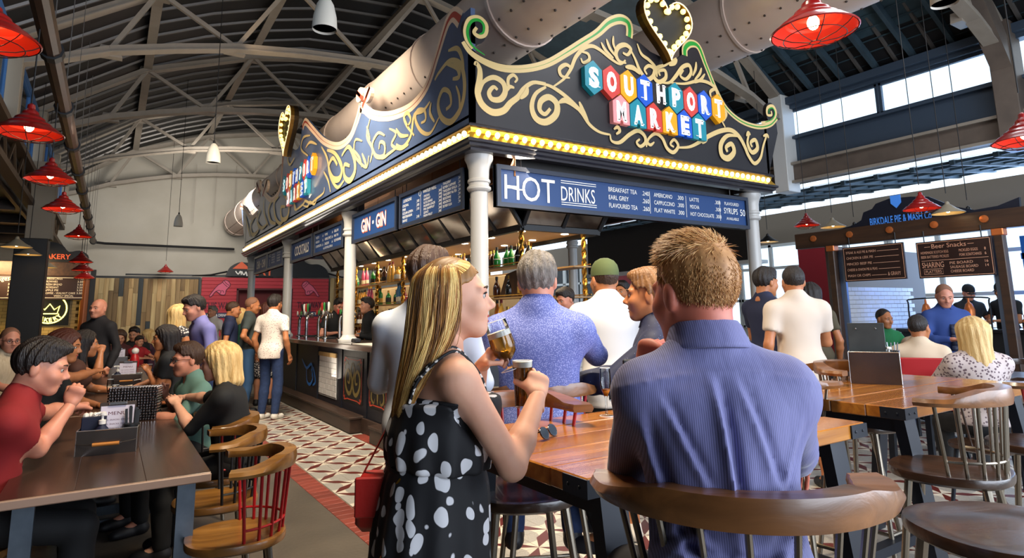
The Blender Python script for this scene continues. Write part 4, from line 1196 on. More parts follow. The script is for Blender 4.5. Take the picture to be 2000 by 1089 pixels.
# scrolls on the front board
fs = [
 ([(70, 330), (78, 318), (95, 350), (95, 400), (85, 470), (108, 530), (160, 568), (215, 560), (250, 522), (290, 490), (318, 450), (365, 418), (430, 425)], 26),
 ([(95, 470), (115, 415), (165, 392), (212, 418), (224, 465), (200, 502), (158, 502), (142, 470), (165, 440), (185, 455)], 22),
 ([(268, 445), (242, 435), (240, 398), (265, 380), (284, 400), (272, 418)], 13), ([(225, 470), (245, 440), (270, 445)], 14),
 ([(430, 440), (378, 475), (358, 540), (380, 600), (430, 618), (480, 580), (484, 525), (445, 492), (405, 512), (398, 555), (425, 578), (452, 550)], 24),
 ([(365, 420), (440, 432), (500, 465), (560, 515), (610, 570), (650, 630), (700, 668), (755, 682)], 16),
 ([(495, 520), (525, 508), (560, 525), (600, 560)], 20), ([(598, 515), (612, 550), (632, 595), (645, 625)], 16), ([(300, 500), (330, 470), (335, 440)], 18),
 ([(468, 438), (520, 400), (555, 350), (580, 290), (620, 246), (662, 234), (705, 255), (760, 300), (805, 325), (832, 305)], 15),
 ([(550, 395), (508, 385), (498, 350), (530, 328), (556, 348), (540, 372)], 14), ([(600, 262), (640, 272), (648, 302), (618, 318), (606, 295)], 12),
 ([(835, 320), (800, 310), (783, 275), (795, 240), (830, 228), (858, 250), (842, 278), (818, 268)], 16),
 ([(735, 198), (752, 245), (785, 290)], 12), ([(708, 215), (730, 255), (770, 295)], 12), ([(770, 183), (770, 225), (790, 270)], 10),
 ([(850, 240), (880, 300), (905, 360), (940, 402), (972, 385), (976, 350), (950, 334), (928, 352), (940, 378)], 15),
 ([(890, 222), (912, 275), (950, 305), (985, 345), (990, 390)], 12), ([(830, 340), (870, 345), (905, 375)], 18),
 ([(1088, 295), (1035, 328), (992, 345), (974, 385), (1000, 416), (1034, 395), (1030, 358), (1000, 362), (1006, 385)], 14),
 ([(1000, 416), (1050, 420), (1082, 390), (1118, 342), (1152, 332), (1162, 370), (1136, 402), (1108, 384), (1124, 356)], 14),
 ([(1060, 420), (1130, 425), (1200, 410), (1250, 420), (1286, 450), (1300, 510), (1310, 590), (1335, 645)], 12),
 ([(1188, 315), (1185, 350), (1170, 385)], 10), ([(1215, 345), (1205, 375), (1180, 405)], 10), ([(1232, 375), (1210, 405), (1180, 420)], 10), ([(1090, 300), (1075, 320), (1050, 330)], 16),
 ([(1268, 505), (1258, 468), (1284, 452), (1296, 475), (1280, 490)], 11), ([(1325, 615), (1340, 578), (1322, 556), (1308, 572)], 11), ([(1300, 500), (1312, 530), (1300, 575)], 13),
 ([(752, 682), (760, 715), (800, 722), (850, 682), (892, 663), (925, 688), (930, 722), (905, 742), (886, 722), (902, 705)], 14),
 ([(935, 745), (945, 705), (980, 678), (1015, 700), (1040, 752), (1072, 772), (1096, 740), (1076, 708), (1056, 730), (1074, 745)], 13),
 ([(770, 655), (790, 645), (800, 665), (782, 680)], 13), ([(975, 720), (955, 735), (940, 720), (950, 700)], 10),
 ([(1090, 748), (1150, 745), (1200, 722), (1250, 690), (1310, 664), (1362, 660), (1402, 690), (1432, 742), (1452, 790), (1482, 828), (1512, 800), (1526, 740), (1542, 690)], 16),
 ([(1400, 690), (1345, 688), (1312, 730), (1316, 785), (1348, 802), (1378, 770), (1366, 730), (1338, 745), (1345, 770)], 18),
 ([(1455, 675), (1446, 725), (1468, 772), (1496, 752), (1486, 710), (1462, 722), (1470, 745)], 14), ([(1222, 680), (1235, 705), (1215, 725)], 16), ([(1525, 690), (1545, 685), (1552, 700)], 10), ([(1440, 690), (1450, 672), (1460, 685)], 10),
]
kx = 1 / 2.592 * 5.6 / 1202
for pts, w in fs:
    P = [Rp(*p) for p in pts]; sc = 1 + max(0, (P[0][0] - 2.75)) * .16
    m = MB(); stroke(m, P, w * kx * sc * 1.55, MF, .003 + .0004 * fs.index((pts, w)), (.35, .9, 1, .8, .45), n=5); m.build('gold_scroll', GOLD, CAN)
def crest(P, M, w, inner, mo, mi, tp=(.5, .9, 1, 1.1, 1.5, 1.2), ti=(.0, .0, .05, .25, .6, .55)):
    m = MB(); stroke(m, P, w, M, .003, tp, n=5); m.build('crest_line', mo, CAN)
    m = MB(); stroke(m, P, inner, M, .005, ti, n=5); m.build('crest_inlay', mi, CAN)
off = lambda P, d: [(P[i][0] + d * (P[min(i + 1, len(P) - 1)][1] - P[max(i - 1, 0)][1]) / (hypot(P[min(i + 1, len(P) - 1)][0] - P[max(i - 1, 0)][0], P[min(i + 1, len(P) - 1)][1] - P[max(i - 1, 0)][1]) + 1e-9), P[i][1] - d * (P[min(i + 1, len(P) - 1)][0] - P[max(i - 1, 0)][0]) / (hypot(P[min(i + 1, len(P) - 1)][0] - P[max(i - 1, 0)][0], P[min(i + 1, len(P) - 1)][1] - P[max(i - 1, 0)][1]) + 1e-9)) for i in range(len(P))]
spl = [Rp(*p) for p in ((80, 160), (72, 140), (92, 130), (108, 150), (92, 178), (62, 178), (40, 150), (48, 115), (80, 100), (112, 118), (125, 155))]
crest(off(R_crest, .045), MF, .085, .085, GOLD, GREEN)
m = MB(); ctr = Rp(72, 150)
hb = [(ctr[0] + .13 * cos(a) * 1.0, ctr[1] + .15 * sin(a)) for a in np.linspace(0, 2 * pi, 20)[:-1]]
m.prism(hb, MF, -.05, 0); m.build('crest_boss', FASC, CAN)
m = MB(); stroke(m, [Rp(*p) for p in ((60, 245), (30, 200), (24, 150), (45, 100), (90, 92), (125, 125), (122, 172), (92, 185), (66, 165), (80, 140))], .055, MF, .004, (.8, 1, 1, 1, .8, .6)); m.build('crest_curl', GOLD, CAN)
m = MB(); stroke(m, [Rp(*p) for p in ((120, 280), (60, 235), (36, 190), (34, 145), (55, 108), (90, 103), (114, 128), (112, 165), (92, 174))], .032, MF, .006, (.3, .9, 1, 1, .9, .4)); m.build('crest_inlay', GREEN, CAN)
crest(off(R_cr2, .04), MF, .075, .075, GOLD, GREEN, (1.3, 1.4, 1.0, .9, .9, .8), (.7, .75, .35, .2, .2, .25))
ctr2 = Rp(1572, 575); m = MB(); m.prism([(ctr2[0] + .12 * cos(a), ctr2[1] + .16 * sin(a)) for a in np.linspace(0, 2 * pi, 20)[:-1]], MF, -.05, 0); m.build('crest_boss', FASC, CAN)
m = MB(); stroke(m, [Rp(*p) for p in ((1520, 622), (1570, 612), (1594, 575), (1580, 538), (1552, 545), (1550, 580), (1572, 582), (1570, 562))], .045, MF, .004, (.8, 1, 1, .8, .6)); m.build('crest_curl', GOLD, CAN)
m = MB(); stroke(m, [Rp(*p) for p in ((1540, 618), (1574, 604), (1588, 575), (1578, 548), (1560, 552), (1558, 574))], .02, MF, .006, (.5, 1, 1, .6)); m.build('crest_inlay', GREEN, CAN)
# crest line and scrolls on the side board
LC = off(Lw, -.05)
for a, c, mi in ((0, 4, REDPT), (5, 11, REDPT), (15, 23, REDPT), (22, 34, REDPT)):
    seg = neg(LC[a:c]); m = MB(); stroke(m, seg, .13, ML, .003, (1.2, 1, .9, 1, 1.4)); m.build('crest_line', CRM, CAN)
    m = MB(); stroke(m, seg, .06, ML, .005, (1.1, .3, .05, .05, .3) if a in (15, 0) else (.05, .05, .1, .5, 1.3)); m.build('crest_inlay', mi, CAN)
def curl_pair(cx, cy, r):
    for sg in (-1, 1):
        c = Lp(cx + sg * 17, cy); P = [(c[0] + 1.6 * r * (1 - .09 * k) * cos(pi / 2 * sg * -1 + sg * k * .75 + pi / 2) * 1.0, c[1] + r * 1.1 * (1 - .09 * k) * sin(-pi / 2 + k * .75)) for k in range(9)]
        m = MB(); m.prism(neg([(c[0] + r * 1.35 * cos(a), c[1] + r * .95 * sin(a)) for a in np.linspace(0, 2 * pi, 18)[:-1]]), ML, -.05, 0); m.build('crest_boss', CRM, CAN)
        m = MB(); stroke(m, neg(P), .07, ML, .005, (1, .8, .5)); m.build('crest_curl', REDPT, CAN)
curl_pair(702, 420, .11); curl_pair(252, 825, .17)
ls = [
 ([(1020, 355), (1040, 320), (1085, 270), (1130, 280), (1150, 340), (1150, 420), (1130, 490), (1090, 540), (1050, 520), (1035, 460), (1055, 400), (1085, 410), (1092, 460), (1070, 485)], 26),
 ([(1080, 225), (1120, 215), (1142, 260), (1150, 330)], 22), ([(1075, 285), (1120, 300), (1128, 340), (1100, 350)], 24),
 ([(1115, 380), (1130, 430), (1130, 510)], 16), ([(1040, 520), (1000, 590), (960, 580), (935, 530), (945, 490), (975, 490), (980, 530), (960, 545)], 20),
 ([(1000, 450), (970, 490), (930, 510), (915, 600), (880, 650), (850, 640)], 20), ([(1005, 455), (1000, 500), (1020, 540)], 18),
 ([(930, 600), (900, 560), (885, 520), (900, 500), (915, 530), (900, 560)], 18), ([(820, 570), (850, 590), (830, 640), (870, 660), (905, 640)], 14), ([(850, 570), (870, 600), (905, 600)], 16),
 ([(735, 525), (720, 600), (745, 660), (735, 720)], 16), ([(720, 560), (735, 620)], 16), ([(800, 600), (770, 590), (745, 640), (760, 690), (795, 690), (800, 640), (780, 630), (775, 660)], 18),
 ([(860, 650), (820, 680), (790, 700), (760, 690)], 14), ([(700, 625), (670, 620), (665, 680), (690, 720), (720, 740), (730, 690)], 14), ([(700, 680), (715, 720), (720, 740)], 16),
 ([(545, 665), (580, 680), (610, 740), (600, 790), (570, 790), (552, 740), (570, 700), (590, 730)], 24), ([(610, 690), (640, 650), (665, 700), (668, 760), (645, 800), (622, 780), (622, 730), (645, 735)], 24),
 ([(520, 650), (545, 700), (560, 780), (590, 830), (620, 800)], 16), ([(530, 760), (550, 800), (560, 850)], 12), ([(660, 660), (690, 700), (700, 740)], 12),
 ([(470, 600), (440, 610), (430, 660), (460, 690)], 12), ([(500, 640), (470, 630), (450, 655)], 12), ([(390, 670), (370, 700), (380, 730), (400, 700)], 12), ([(350, 860), (375, 900), (370, 960), (345, 970), (340, 920), (360, 915)], 18),
 ([(330, 870), (310, 900), (315, 960), (335, 990), (352, 975)], 18), ([(300, 890), (285, 930), (295, 980), (318, 990)], 18), ([(265, 880), (265, 940), (285, 1000)], 12), ([(250, 930), (235, 980), (255, 1010), (280, 990)], 16),
 ([(225, 960), (205, 1000), (215, 1040), (240, 1020), (240, 985)], 16), ([(180, 950), (190, 990), (205, 1050)], 14), ([(400, 900), (405, 930), (440, 905), (450, 890), (475, 900), (500, 880), (530, 855), (535, 830)], 10), ([(440, 910), (460, 915), (470, 895), (490, 905), (500, 885)], 10), ([(385, 860), (400, 900), (410, 935)], 12),
]
for pts, w in ls:
    P = [Lp(*p) for p in pts]; m = MB(); stroke(m, neg(P), w * .44 / 1202 * 1.2 * (1.48 + .829 * P[0][0]), ML, .003 + .0005 * ls.index((pts, w)), (.4, .9, 1, .8, .5), n=5); m.build('gold_scroll', GOLD, CAN)
# hearts edged with bulbs
def heart(parent, M, s, depth_, n=22):
    def H(t): return (16 * sin(t) ** 3 / 17 * s, (13 * cos(t) - 5 * cos(2 * t) - 2 * cos(3 * t) - cos(4 * t)) / 17 * s * 1.06)
    P = [H(t) for t in np.linspace(0, 2 * pi, 49)[:-1]]
    b = MB(); b.prism(P, M, 0, depth_ * .55); hp = b.build('heart_back', mat('heart_black', '#080605', .7), parent)
    b = MB(); K = len(P)
    for i in range(K):
        j = (i + 1) % K; q = lambda p, k, z: (p[0] * k, p[1] * k, z)
        b.add([q(P[i], 1, 0), q(P[j], 1, 0), q(P[j], 1, depth_), q(P[i], 1, depth_), q(P[i], .955, depth_), q(P[j], .955, depth_), q(P[j], .955, depth_ * .55), q(P[i], .955, depth_ * .55)], [(0, 1, 2, 3), (3, 2, 5, 4), (4, 5, 6, 7)], 0, M)
    b.build('heart_rim', mat('heart_rim', '#6a4a10', .35, metal=.5), parent)
    b = MB(); b.tube([tuple(M @ Vector((p[0] * .975, p[1] * .975, depth_ + .004))) for p in P], .008, 5, closed=True); b.build('heart_edge_tube', mat('edge_tube', '#ffd9a0', .4, emit=((1, .75, .4), 1.2)), parent)
    ts = np.linspace(0, 2 * pi, n + 1)[:-1] + .14; src = None
    cum = [H(t) for t in np.linspace(0, 2 * pi, 721)]; d = np.r_[0, np.cumsum([hypot(cum[i + 1][0] - cum[i][0], cum[i + 1][1] - cum[i][1]) for i in range(720)])]
    for k in range(n):
        u = d[-1] * (k + .5) / n; i = int(np.searchsorted(d, u)); p = cum[min(i, 720)]
        q = M @ Vector((p[0] * .84, p[1] * .84 - .01 * s, depth_ * .55 + .045))
        if src is None:
            m = MB(); m.sphere((0, 0, 0), (.034, .034, .034), 10, 8); src = m.build('heart_bulb', BULBY, parent, smooth=True); o = src
        else: o = src.copy(); COL.objects.link(o)
        o.location = q
hc = gy(1297, 52, YB - .1)
H1 = thing('heart_sign', 'black heart sign edged with yellow bulbs on top of the hot drinks side', 'sign', (hc[0], YB - .052, hc[2] - .55))
heart(H1, plane_M((0, 0, .55), (1, 0, 0), (0, 0, 1)), .44, .13)
hl = gx(566, 252, XB - .1)
H2 = thing('heart_sign', 'bulb-edged heart sign on the long crest of the kiosk above the distant lettering', 'sign', (XB - .052, hl[1], hl[2] - .5))
heart(H2, plane_M((0, 0, .5), (0, -1, 0), (0, 0, 1)), .52, .15)
# hexagon letter plates
HCOL = {'t': ('#1a7d8c', (.25, .85, .9)), 'r': ('#c23c34', (1, .55, .4)), 'y': ('#e3980f', (1, .75, .25)), 'b': ('#1750b4', (.4, .65, 1)), 'k': ('#231d20', (1, .8, .6)), 'p': ('#e88f8f', (1, .8, .75))}
for k, (c, e) in HCOL.items(): mat('plate_' + k, c, .35, emit=(hexc(c), .12)); mat('neon_' + k, '#ffffff', .3, emit=(tuple(.75 * a + .25 for a in e), 1.25))
LIT = mat('letter_face', '#d8cfc8', .4)
def letter_sign(M, name, label, loc, s, ratio=1.0):
    t = thing(name, label, 'sign', loc)
    w, h = .285 * s, .46 * s
    rows = [('SOUTHPORT', 'trybktrby', 0, 0, True), ('MARKET', 'ptryb t'.replace(' ', ''), 1.5, -1, False)]
    hexp = [(0, h / 2), (w / 2, h * .27), (w / 2, -h * .27), (0, -h / 2), (-w / 2, -h * .27), (-w / 2, h * .27)]
    flat = [(0, h / 2), (w / 2, h * .27), (w / 2, -h * .36), (w * .10, -h * .36), (w * .08, -h * .28), (0, -h * .25), (-w * .08, -h * .28), (-w * .10, -h * .36), (-w / 2, -h * .36), (-w / 2, h * .27)]
    for word, cols, x0, yr, up in rows:
        for i, (c, k) in enumerate(zip(word, cols)):
            cx = ((x0 + i) - 4) * w * 1.02; cy = yr * h * .79
            T = M @ Matrix.Translation((cx, cy, 0))
            if k != 'k':
                b = MB(); b.prism([(x * .97, y * .97) for x, y in (hexp if up else flat)], T, .0, .07 * s); b.build('letter_plate', MATS['plate_' + k], t)
            v, f = text_mesh(c, .05, .0); lo, hi = v.min(0), v.max(0); lh = h * .52; lw = w * .46
            for nm, mt, z, ex in (('neon_halo', MATS['neon_' + k], .075, .03), ('letter', LIT, .083, 0)):
                q = v.copy(); 
                sx, sy = (lw + ex * s) / (hi[0] - lo[0]), (lh + ex * s) / (hi[1] - lo[1])
                X = (v[:, 0] - (lo[0] + hi[0]) / 2) * sx; Y = (v[:, 1] - (lo[1] + hi[1]) / 2) * sy
                b = MB(); b.add(list(zip(X, Y, [z * s if k != 'k' or True else .02] * len(v))), f, 0, T)
                if nm == 'letter':
                    for sgx in (-1, 1):
                        for sgy in (-1, 1):
                            if c in 'SOR' and sgy > 0 or c in 'AKM' and sgy > 0: continue
                            if c in 'UO' or (c in 'TP' and sgx * sgy < 0): continue
                            b.add([(sgx * lw * .5 + a * lw * .2, sgy * lh * .5 - sgy * (lh * .05) * bb_, z * s) for a, bb_ in ((-1, 0), (1, 0), (1, 1), (-1, 1))], [(0, 1, 2, 3)], 0, T)
                b.build(nm, mt, t)
    return t
c = gy(1268, 185, YB); c2 = gy(1395, 215, YB); c1_ = gy(1152, 155, YB)
tilt = atan2(c2[2] - c1_[2], c2[0] - c1_[0])
sc1 = hypot(c2[0] - c1_[0], c2[2] - c1_[2]) / (8 * .285 * 1.02)
cc = ((c1_[0] + c2[0]) / 2, (c1_[2] + c2[2]) / 2)
print('front letters', c1_, c2, degrees(tilt), sc1)
letter_sign(plane_M((0, 0, .3), (cos(tilt), 0, sin(tilt)), (-sin(tilt), 0, cos(tilt))), 'letter_sign', 'coloured hexagon letters spelling the market name over the hot drinks board', (cc[0], YB - .004, cc[1] - .3), sc1)
a_, b_ = gx(561, 365, XB), gx(617, 318, XB)
print('side letters', a_, b_, gx(575, 385, XB), gx(620, 350, XB))
letter_sign(plane_M((0, 0, .3), (0, -1, 0), (0, 0, 1)), 'letter_sign', 'coloured hexagon letters on the long dark blue crest, seen edge-on', (XB - .004, (a_[1] + b_[1]) / 2, (a_[2] + b_[2]) / 2 - .3), abs(a_[1] - b_[1]) / (8 * .285 * 1.02))

# ------------------------------------------------------------------ columns
COLM = mat('column_grey', '#b4b1ac', .38, coat=.2)
def column(ztop, zb):
    t = thing('cast_iron_column', 'pale grey iron column', 'column', (0, 0, zb)); h = ztop - zb
    m = MB(); m.lathe([(.085, 0), (.085, h)], 24); m.build('shaft', COLM, t, smooth=True)
    m = MB(); m.lathe([(.105, h - .36), (.118, h - .345), (.118, h - .325), (.10, h - .31), (.10, h - .285), (.112, h - .275), (.112, h - .255), (.10, h - .24), (.103, h - .15), (.118, h - .09), (.14, h - .045), (.14, h)], 24, cap=False)
    m.lathe([(.085, h - .37), (.105, h - .36)], 24, cap=False); m.build('capital', COLM, t, smooth=True, ang=30)
    m = MB(); m.lathe([(.135, 0), (.135, .025), (.115, .05), (.10, .06), (.088, .09)], 24); m.build('column_base', COLM, t, smooth=True, ang=30)
    return t
for x, y in ((2.93, 5.11), (2.93, 8.97), (2.93, 12.83), (2.93, 16.5), (7.13, 5.11), (7.13, 8.97), (7.13, 12.83)):
    b = MB(); b.box((x - O[0], y - O[1], 3.1 - O[2]), (.30, .30, .23)); b.build('column_block', MOULD, CAN)
ZT = 1.09; C0 = column(2.985, ZT); C0.location = (2.93, 5.11, ZT); C0['label'] = 'grey iron column at the near corner of the bar'
for k, lab in ((1, 'second'), (2, 'third'), (3, 'farthest')):
    dup(C0, (2.93, 5.11 + 3.86 * k, ZT), 0, ['', 'grey iron column right of the cocktails boards', 'grey iron column between cocktails and chin chin boards', 'farthest grey iron column in front of the red wall'][k])
dup(C0, (7.13, 5.11, ZT), 0, 'grey iron column at the right end of the hot drinks board')
dup(C0, (7.13, 8.97, ZT), 0, 'grey iron column at the back of the bar behind the green cap'); dup(C0, (7.13, 12.83, ZT), 0, 'thin grey column at the rear, under the dark hood')

# ------------------------------------------------------------------ counter
CTOP = wood('counter_top', '#2b211c', '#3c2e26', 'Y', .6, .16, coat=.5); CFR = mat('counter_navy', '#15161f', .45); OAK = wood('step_wood', '#3c2a20', '#271a14', 'Y', .8, .5)
WTILE = mat('white_tile', '#c9c6c4', .22, rand=.04); GRO = mat('tile_grout', '#8d8a88', .8)
BC = thing('bar_counter', 'dark bar counter with painted panels and white tiled front', 'counter', (2.9, 5.1, 0)); OB = (2.9, 5.1, 0)
def bx(name, c, d, m, par=None, ch=0.0): b = MB(); b.box(c, d, ch=ch); return b.build(name, m, par or BC, off=OB)
bx('worktop', (2.93, 10.75, ZT - .035), (.66, 12.0, .07), CTOP, ch=.01); bx('worktop', (5.26, 5.05, ZT - .035), (4.04, .62, .07), CTOP, ch=.01)
bx('front_panel', (2.95, 10.8, .51), (.32, 11.9, 1.02), CFR); bx('front_panel', (5.2, 5.17, .51), (4.0, .30, 1.02), CFR)
bx('skirting', (2.77, 10.8, .09), (.03, 11.9, .18), OAK, ch=.004)
for y in (6.5, 7.78, 8.80, 10.0, 11.35, 12.7, 14.0): bx('stile', (2.785, y, .60), (.02, .10, .84), CFR)
# painted panels
def painted(y0, y1, z0, z1, second=False):
    b = MB(); b.box((2.786, (y0 + y1) / 2, (z0 + z1) / 2), (.012, y1 - y0, z1 - z0)); p = b.build('painted_panel', mat('panel_dark', '#1a1917', .45), BC, off=OB)
    M = plane_M((2.779 - OB[0], -OB[1], 0), (0, -1, 0), (0, 0, 1)); w = y1 - y0; h = z1 - z0; cx, cz = -(y0 + y1) / 2, (z0 + z1) / 2
    OG = mat('panel_gold', '#6f5f33', .5); RG = mat('panel_red', '#b4432f', .5)
    m = MB()
    if not second:
        for sg in (-1, 1):
            stroke(m, [(cx + sg * w * x, cz + h * y) for x, y in ((.02, .38), (.1, .2), (.02, -.05), (.08, -.28), (.22, -.32), (.36, -.15), (.36, .08), (.25, .2), (.14, .1), (.16, -.08), (.26, -.06))], .055, M, .001, (.5, 1, 1, .8, .5))
            stroke(m, [(cx + sg * w * x, cz + h * y) for x, y in ((.38, .2), (.4, .3), (.3, .38), (.2, .32))], .035, M, .001)
    else:
        for sg in (-1, 1):
            stroke(m, [(cx + sg * w * x, cz + h * y) for x, y in ((.05, .36), (.3, .25), (.38, .08), (.25, -.02), (.15, .08), (.24, .14))], .045, M, .001); stroke(m, [(cx + sg * w * x, cz + h * y) for x, y in ((.08, -.05), (.3, -.15), (.34, -.32), (.2, -.4), (.14, -.3))], .045, M, .001)
        stroke(m, [(cx, cz + h * .4), (cx, cz - h * .42)], .07, M, .001, (.3, 1, .4, .8, .2))
    m.build('painted_scroll', OG, p)
    m = MB()
    for sx in (-1, 1):
        for sz in (-1, 1):
            stroke(m, [(cx + sx * w * x, cz + sz * h * y) for x, y in ((.44, .30), (.46, .42), (.38, .40), (.42, .47), (.30, .46), (.22, .43))], .03, M, .002)
    for sx in (-1, 1): stroke(m, [(cx + sx * w * .46, cz - h * .34), (cx + sx * w * .46, cz + h * .34)], .010, M, .002, (1, 1))
    stroke(m, [(cx - w * .25, cz - h * .45), (cx + w * .25, cz - h * .45)], .014, M, .002, (1, 1)); stroke(m, [(cx - w * .25, cz + h * .45), (cx + w * .25, cz + h * .45)], .010, M, .002, (1, 1))
    m.build('painted_corner', RG, p)
painted(7.90, 8.68, .32, .90); painted(7.05, 7.66, .34, .90, True); painted(5.6, 6.35, .34, .90)
M = plane_M((2.776 - OB[0], -OB[1], 0), (0, -1, 0), (0, 0, 1)); m = MB()
for st in ([(-10.9, .75), (-10.6, .62), (-10.3, .70), (-10.25, .5)], [(-10.6, .62), (-10.55, .42), (-10.35, .38), (-10.2, .5), (-10.3, .62)], [(-10.2, .66), (-10.05, .45), (-10.2, .38)]): stroke(m, st, .05, M, .002, (.5, 1, .5))
m.build('blue_painted_flourish', mat('flourish_blue', '#1d5fa8', .5), BC)
# white tile strip with wooden cap, and the tiled front under the hot drinks board
def tiles(x0, x1, z0, z1, M, tw, th, par):
    src = None; r = 0; z = z0
    while z < z1 - .01:
        x = x0 - (tw / 2 if r % 2 else 0)
        while x < x1 - .005:
            a, c = max(x, x0), min(x + tw, x1)
            if c - a > .02:
                b = MB(); b.box((0, 0, 0), (c - a - .006, min(th, z1 - z) - .006, .012), ch=.002)
                o = b.build('wall_tile', WTILE, par); o.matrix_local = M @ Matrix.Translation(((a + c) / 2, z + min(th, z1 - z) / 2, 0))
            x += tw
        z += th; r += 1
bx('tile_backing', (2.783, 9.42, .60), (.012, .86, .64), GRO)
tiles(-9.85, -8.99, .30, .86, plane_M((2.776 - OB[0], -OB[1], 0), (0, -1, 0), (0, 0, 1)), .215, .08, BC)
bx('wood_cap', (2.772, 9.42, .89), (.03, .86, .06), PL[0])
bx('tile_backing', (4.6, 5.012, .52), (2.7, .012, .98), GRO)
tiles(3.3, 5.6, .1, .98, plane_M((-OB[0], 5.004 - OB[1], 0), (1, 0, 0), (0, 0, 1)), .215, .08, BC)
st = thing('foot_step', 'long dark wooden foot step along the bar front, beyond the gap', 'step', (2.70, 10.1, 0)); b = MB(); b.box((0, 0, .085), (.18, 4.5, .17), ch=.005); b.build('riser', OAK, st); b = MB(); b.box((-.005, 0, .18), (.20, 4.54, .03), ch=.006); b.build('tread', OAK, st)
st = thing('foot_step', 'short dark wooden foot step at the bar front, behind the polka-dot dress', 'step', (2.70, 6.2, 0)); b = MB(); b.box((0, 0, .085), (.18, 1.9, .17), ch=.005); b.build('riser', OAK, st); b = MB(); b.box((-.005, 0, .18), (.20, 1.94, .03), ch=.006); b.build('tread', OAK, st)

# ------------------------------------------------------------------ hanging menu boards
BFR = mat('board_frame', '#252c3c', .4, coat=.2); BBL = mat('board_blue', '#193a6b', .5); LET = mat('chalk_white', '#e9e6df', .6); LETW = mat('letter_cream', '#f0e4d4', .5); LETR = mat('letter_red_edge', '#d0604a', .5)
def board(x0, x1, z0, z1, side, label, name='menu_board'):
    if side == 'L': loc = (2.88, (x0 + x1) / 2, z0); M = plane_M((-.035, 0, 0), (0, -1, 0), (0, 0, 1))
    else: loc = ((x0 + x1) / 2, 5.06, z0); M = plane_M((0, -.035, 0), (1, 0, 0), (0, 0, 1))
    t = thing(name, label, 'sign', loc); w, h = x1 - x0, z1 - z0
    b = MB(); b.prism([(-w / 2, 0), (w / 2, 0), (w / 2, h), (-w / 2, h)], M, -.06, -.012); b.build('panel', BBL, t)
    b = MB(); f = .045
    for q in ([(-w / 2, 0), (w / 2, 0), (w / 2 - f, f), (-w / 2 + f, f)], [(-w / 2, h), (-w / 2 + f, h - f), (w / 2 - f, h - f), (w / 2, h)], [(-w / 2, 0), (-w / 2 + f, f), (-w / 2 + f, h - f), (-w / 2, h)], [(w / 2, 0), (w / 2, h), (w / 2 - f, h - f), (w / 2 - f, f)]): b.prism(q, M, -.07, .012)
    b.build('frame', BFR, t)
    b = MB()
    for sx in (-.42, .42):
        p = M @ Vector((w * sx, h, -.03)); b.tube([p, p + Vector((0, 0, 3.0 - z1))], .006, 5)
    b.build('hanging_chain', RIB, t)
    return t, M @ Matrix.Translation((0, 0, -.008)), w, h
t, M, w, h = board(6.98, 8.64, 2.47, 2.89, 'L', 'blue board lettered GIN GIN beside the gin price list'); letters([('GIN', -.47, .12, .18, .36), ('GIN', .10, .12, .18, .36)], M, LETR, t, bold=.05)
letters([('GIN', -.465, .125, .17, .35), ('GIN', .105, .125, .17, .35)], M @ Matrix.Translation((0, 0, .003)), LETW, t, bold=.02); b = MB(); b.lathe([(.025, 0), (.025, .004)], 12, M=M @ Matrix.Translation((-.005, .21, 0))); b.build('dot', LETW, t)
t, M, w, h = board(5.27, 6.89, 2.47, 2.89, 'L', 'blue gin price list in three chalk columns, nearest the corner column')
it = [('GORDONS', -.72, .305, .035, .24)]
for i, (a, p) in enumerate((('ORIGINAL', '.300'), ('PINK', '.300'), ('SICILIAN LEMON', '.310'), ('MEDITERRANEAN', ''), ('ORANGE', '.310'))): it += [(a, -.74, .25 - .045 * i, .030, .02 * len(a) + .02), (p, -.34, .25 - .045 * i, .030, .08)]
it += [('WHITLEY NEILL', -.16, .325, .035, .34)]
for i, a in enumerate(('ORIGINAL', 'RASPBERRY', 'BLOOD ORANGE', 'RHUBARB & GINGER', 'PINK GRAPEFRUIT', 'QUINCE', 'PARMA VIOLET')): it += [(a, -.14, .275 - .037 * i, .026, min(.017 * len(a) + .02, .30)), ('.340', .23, .275 - .037 * i, .026, .07)]
for i, a in enumerate(('TANQUERAY', 'BOMBAY SAPPHIRE', 'TANQUERAY SEVILLA', 'TANQUERAY No TEN', 'BROCKMANS', 'HENDRICKS', 'BOMBAY SUN')): it += [(a, .34, .325 - .04 * i, .028, min(.018 * len(a) + .02, .32)), ('.340', .68, .325 - .04 * i, .028, .075)]
letters(it, M, LET, t); m = MB(); stroke(m, [(-.22, .08), (-.22, .33)], .005, M, .001, (1, 1)); stroke(m, [(.31, .08), (.31, .33)], .005, M, .001, (1, 1)); stroke(m, [(-.24 + .03 * cos(a), .34 + .03 * sin(a)) for a in np.linspace(0, 6.28, 10)], .006, M, .001, (1, 1)); m.build('rule', LET, t)
t, M, w, h = board(10.77, 12.28, 2.47, 2.88, 'L', 'blue board lettered COCKTAILS between two columns'); letters([('COCKTAILS', 0, .12, .17, .98, 'C')], M, LETW, t, bold=.02)
t, M, w, h = board(9.08, 10.66, 2.47, 2.88, 'L', 'blue cocktail price list right of the cocktails board')
it = []
for i, (a, b2, c) in enumerate((('MOJITO', 'PIMMS', 'BELLINI'), ('NEGRONI', 'APEROL SPRITZ', 'MAI TAI'), ('COSMOPOLITAN', 'DAIQUIRI', 'OLD FASHIONED'))):
    for x, s in ((-.70, a), (-.18, b2), (.33, c)): it += [(s, x, .28 - .075 * i, .04, .025 * len(s) + .03), ('.6', x + .38, .28 - .075 * i, .04, .05)]
it += [('ALL COCKTAILS 2 FOR 10', 0, .065, .035, .5, 'C')]
letters(it, M, LET, t)
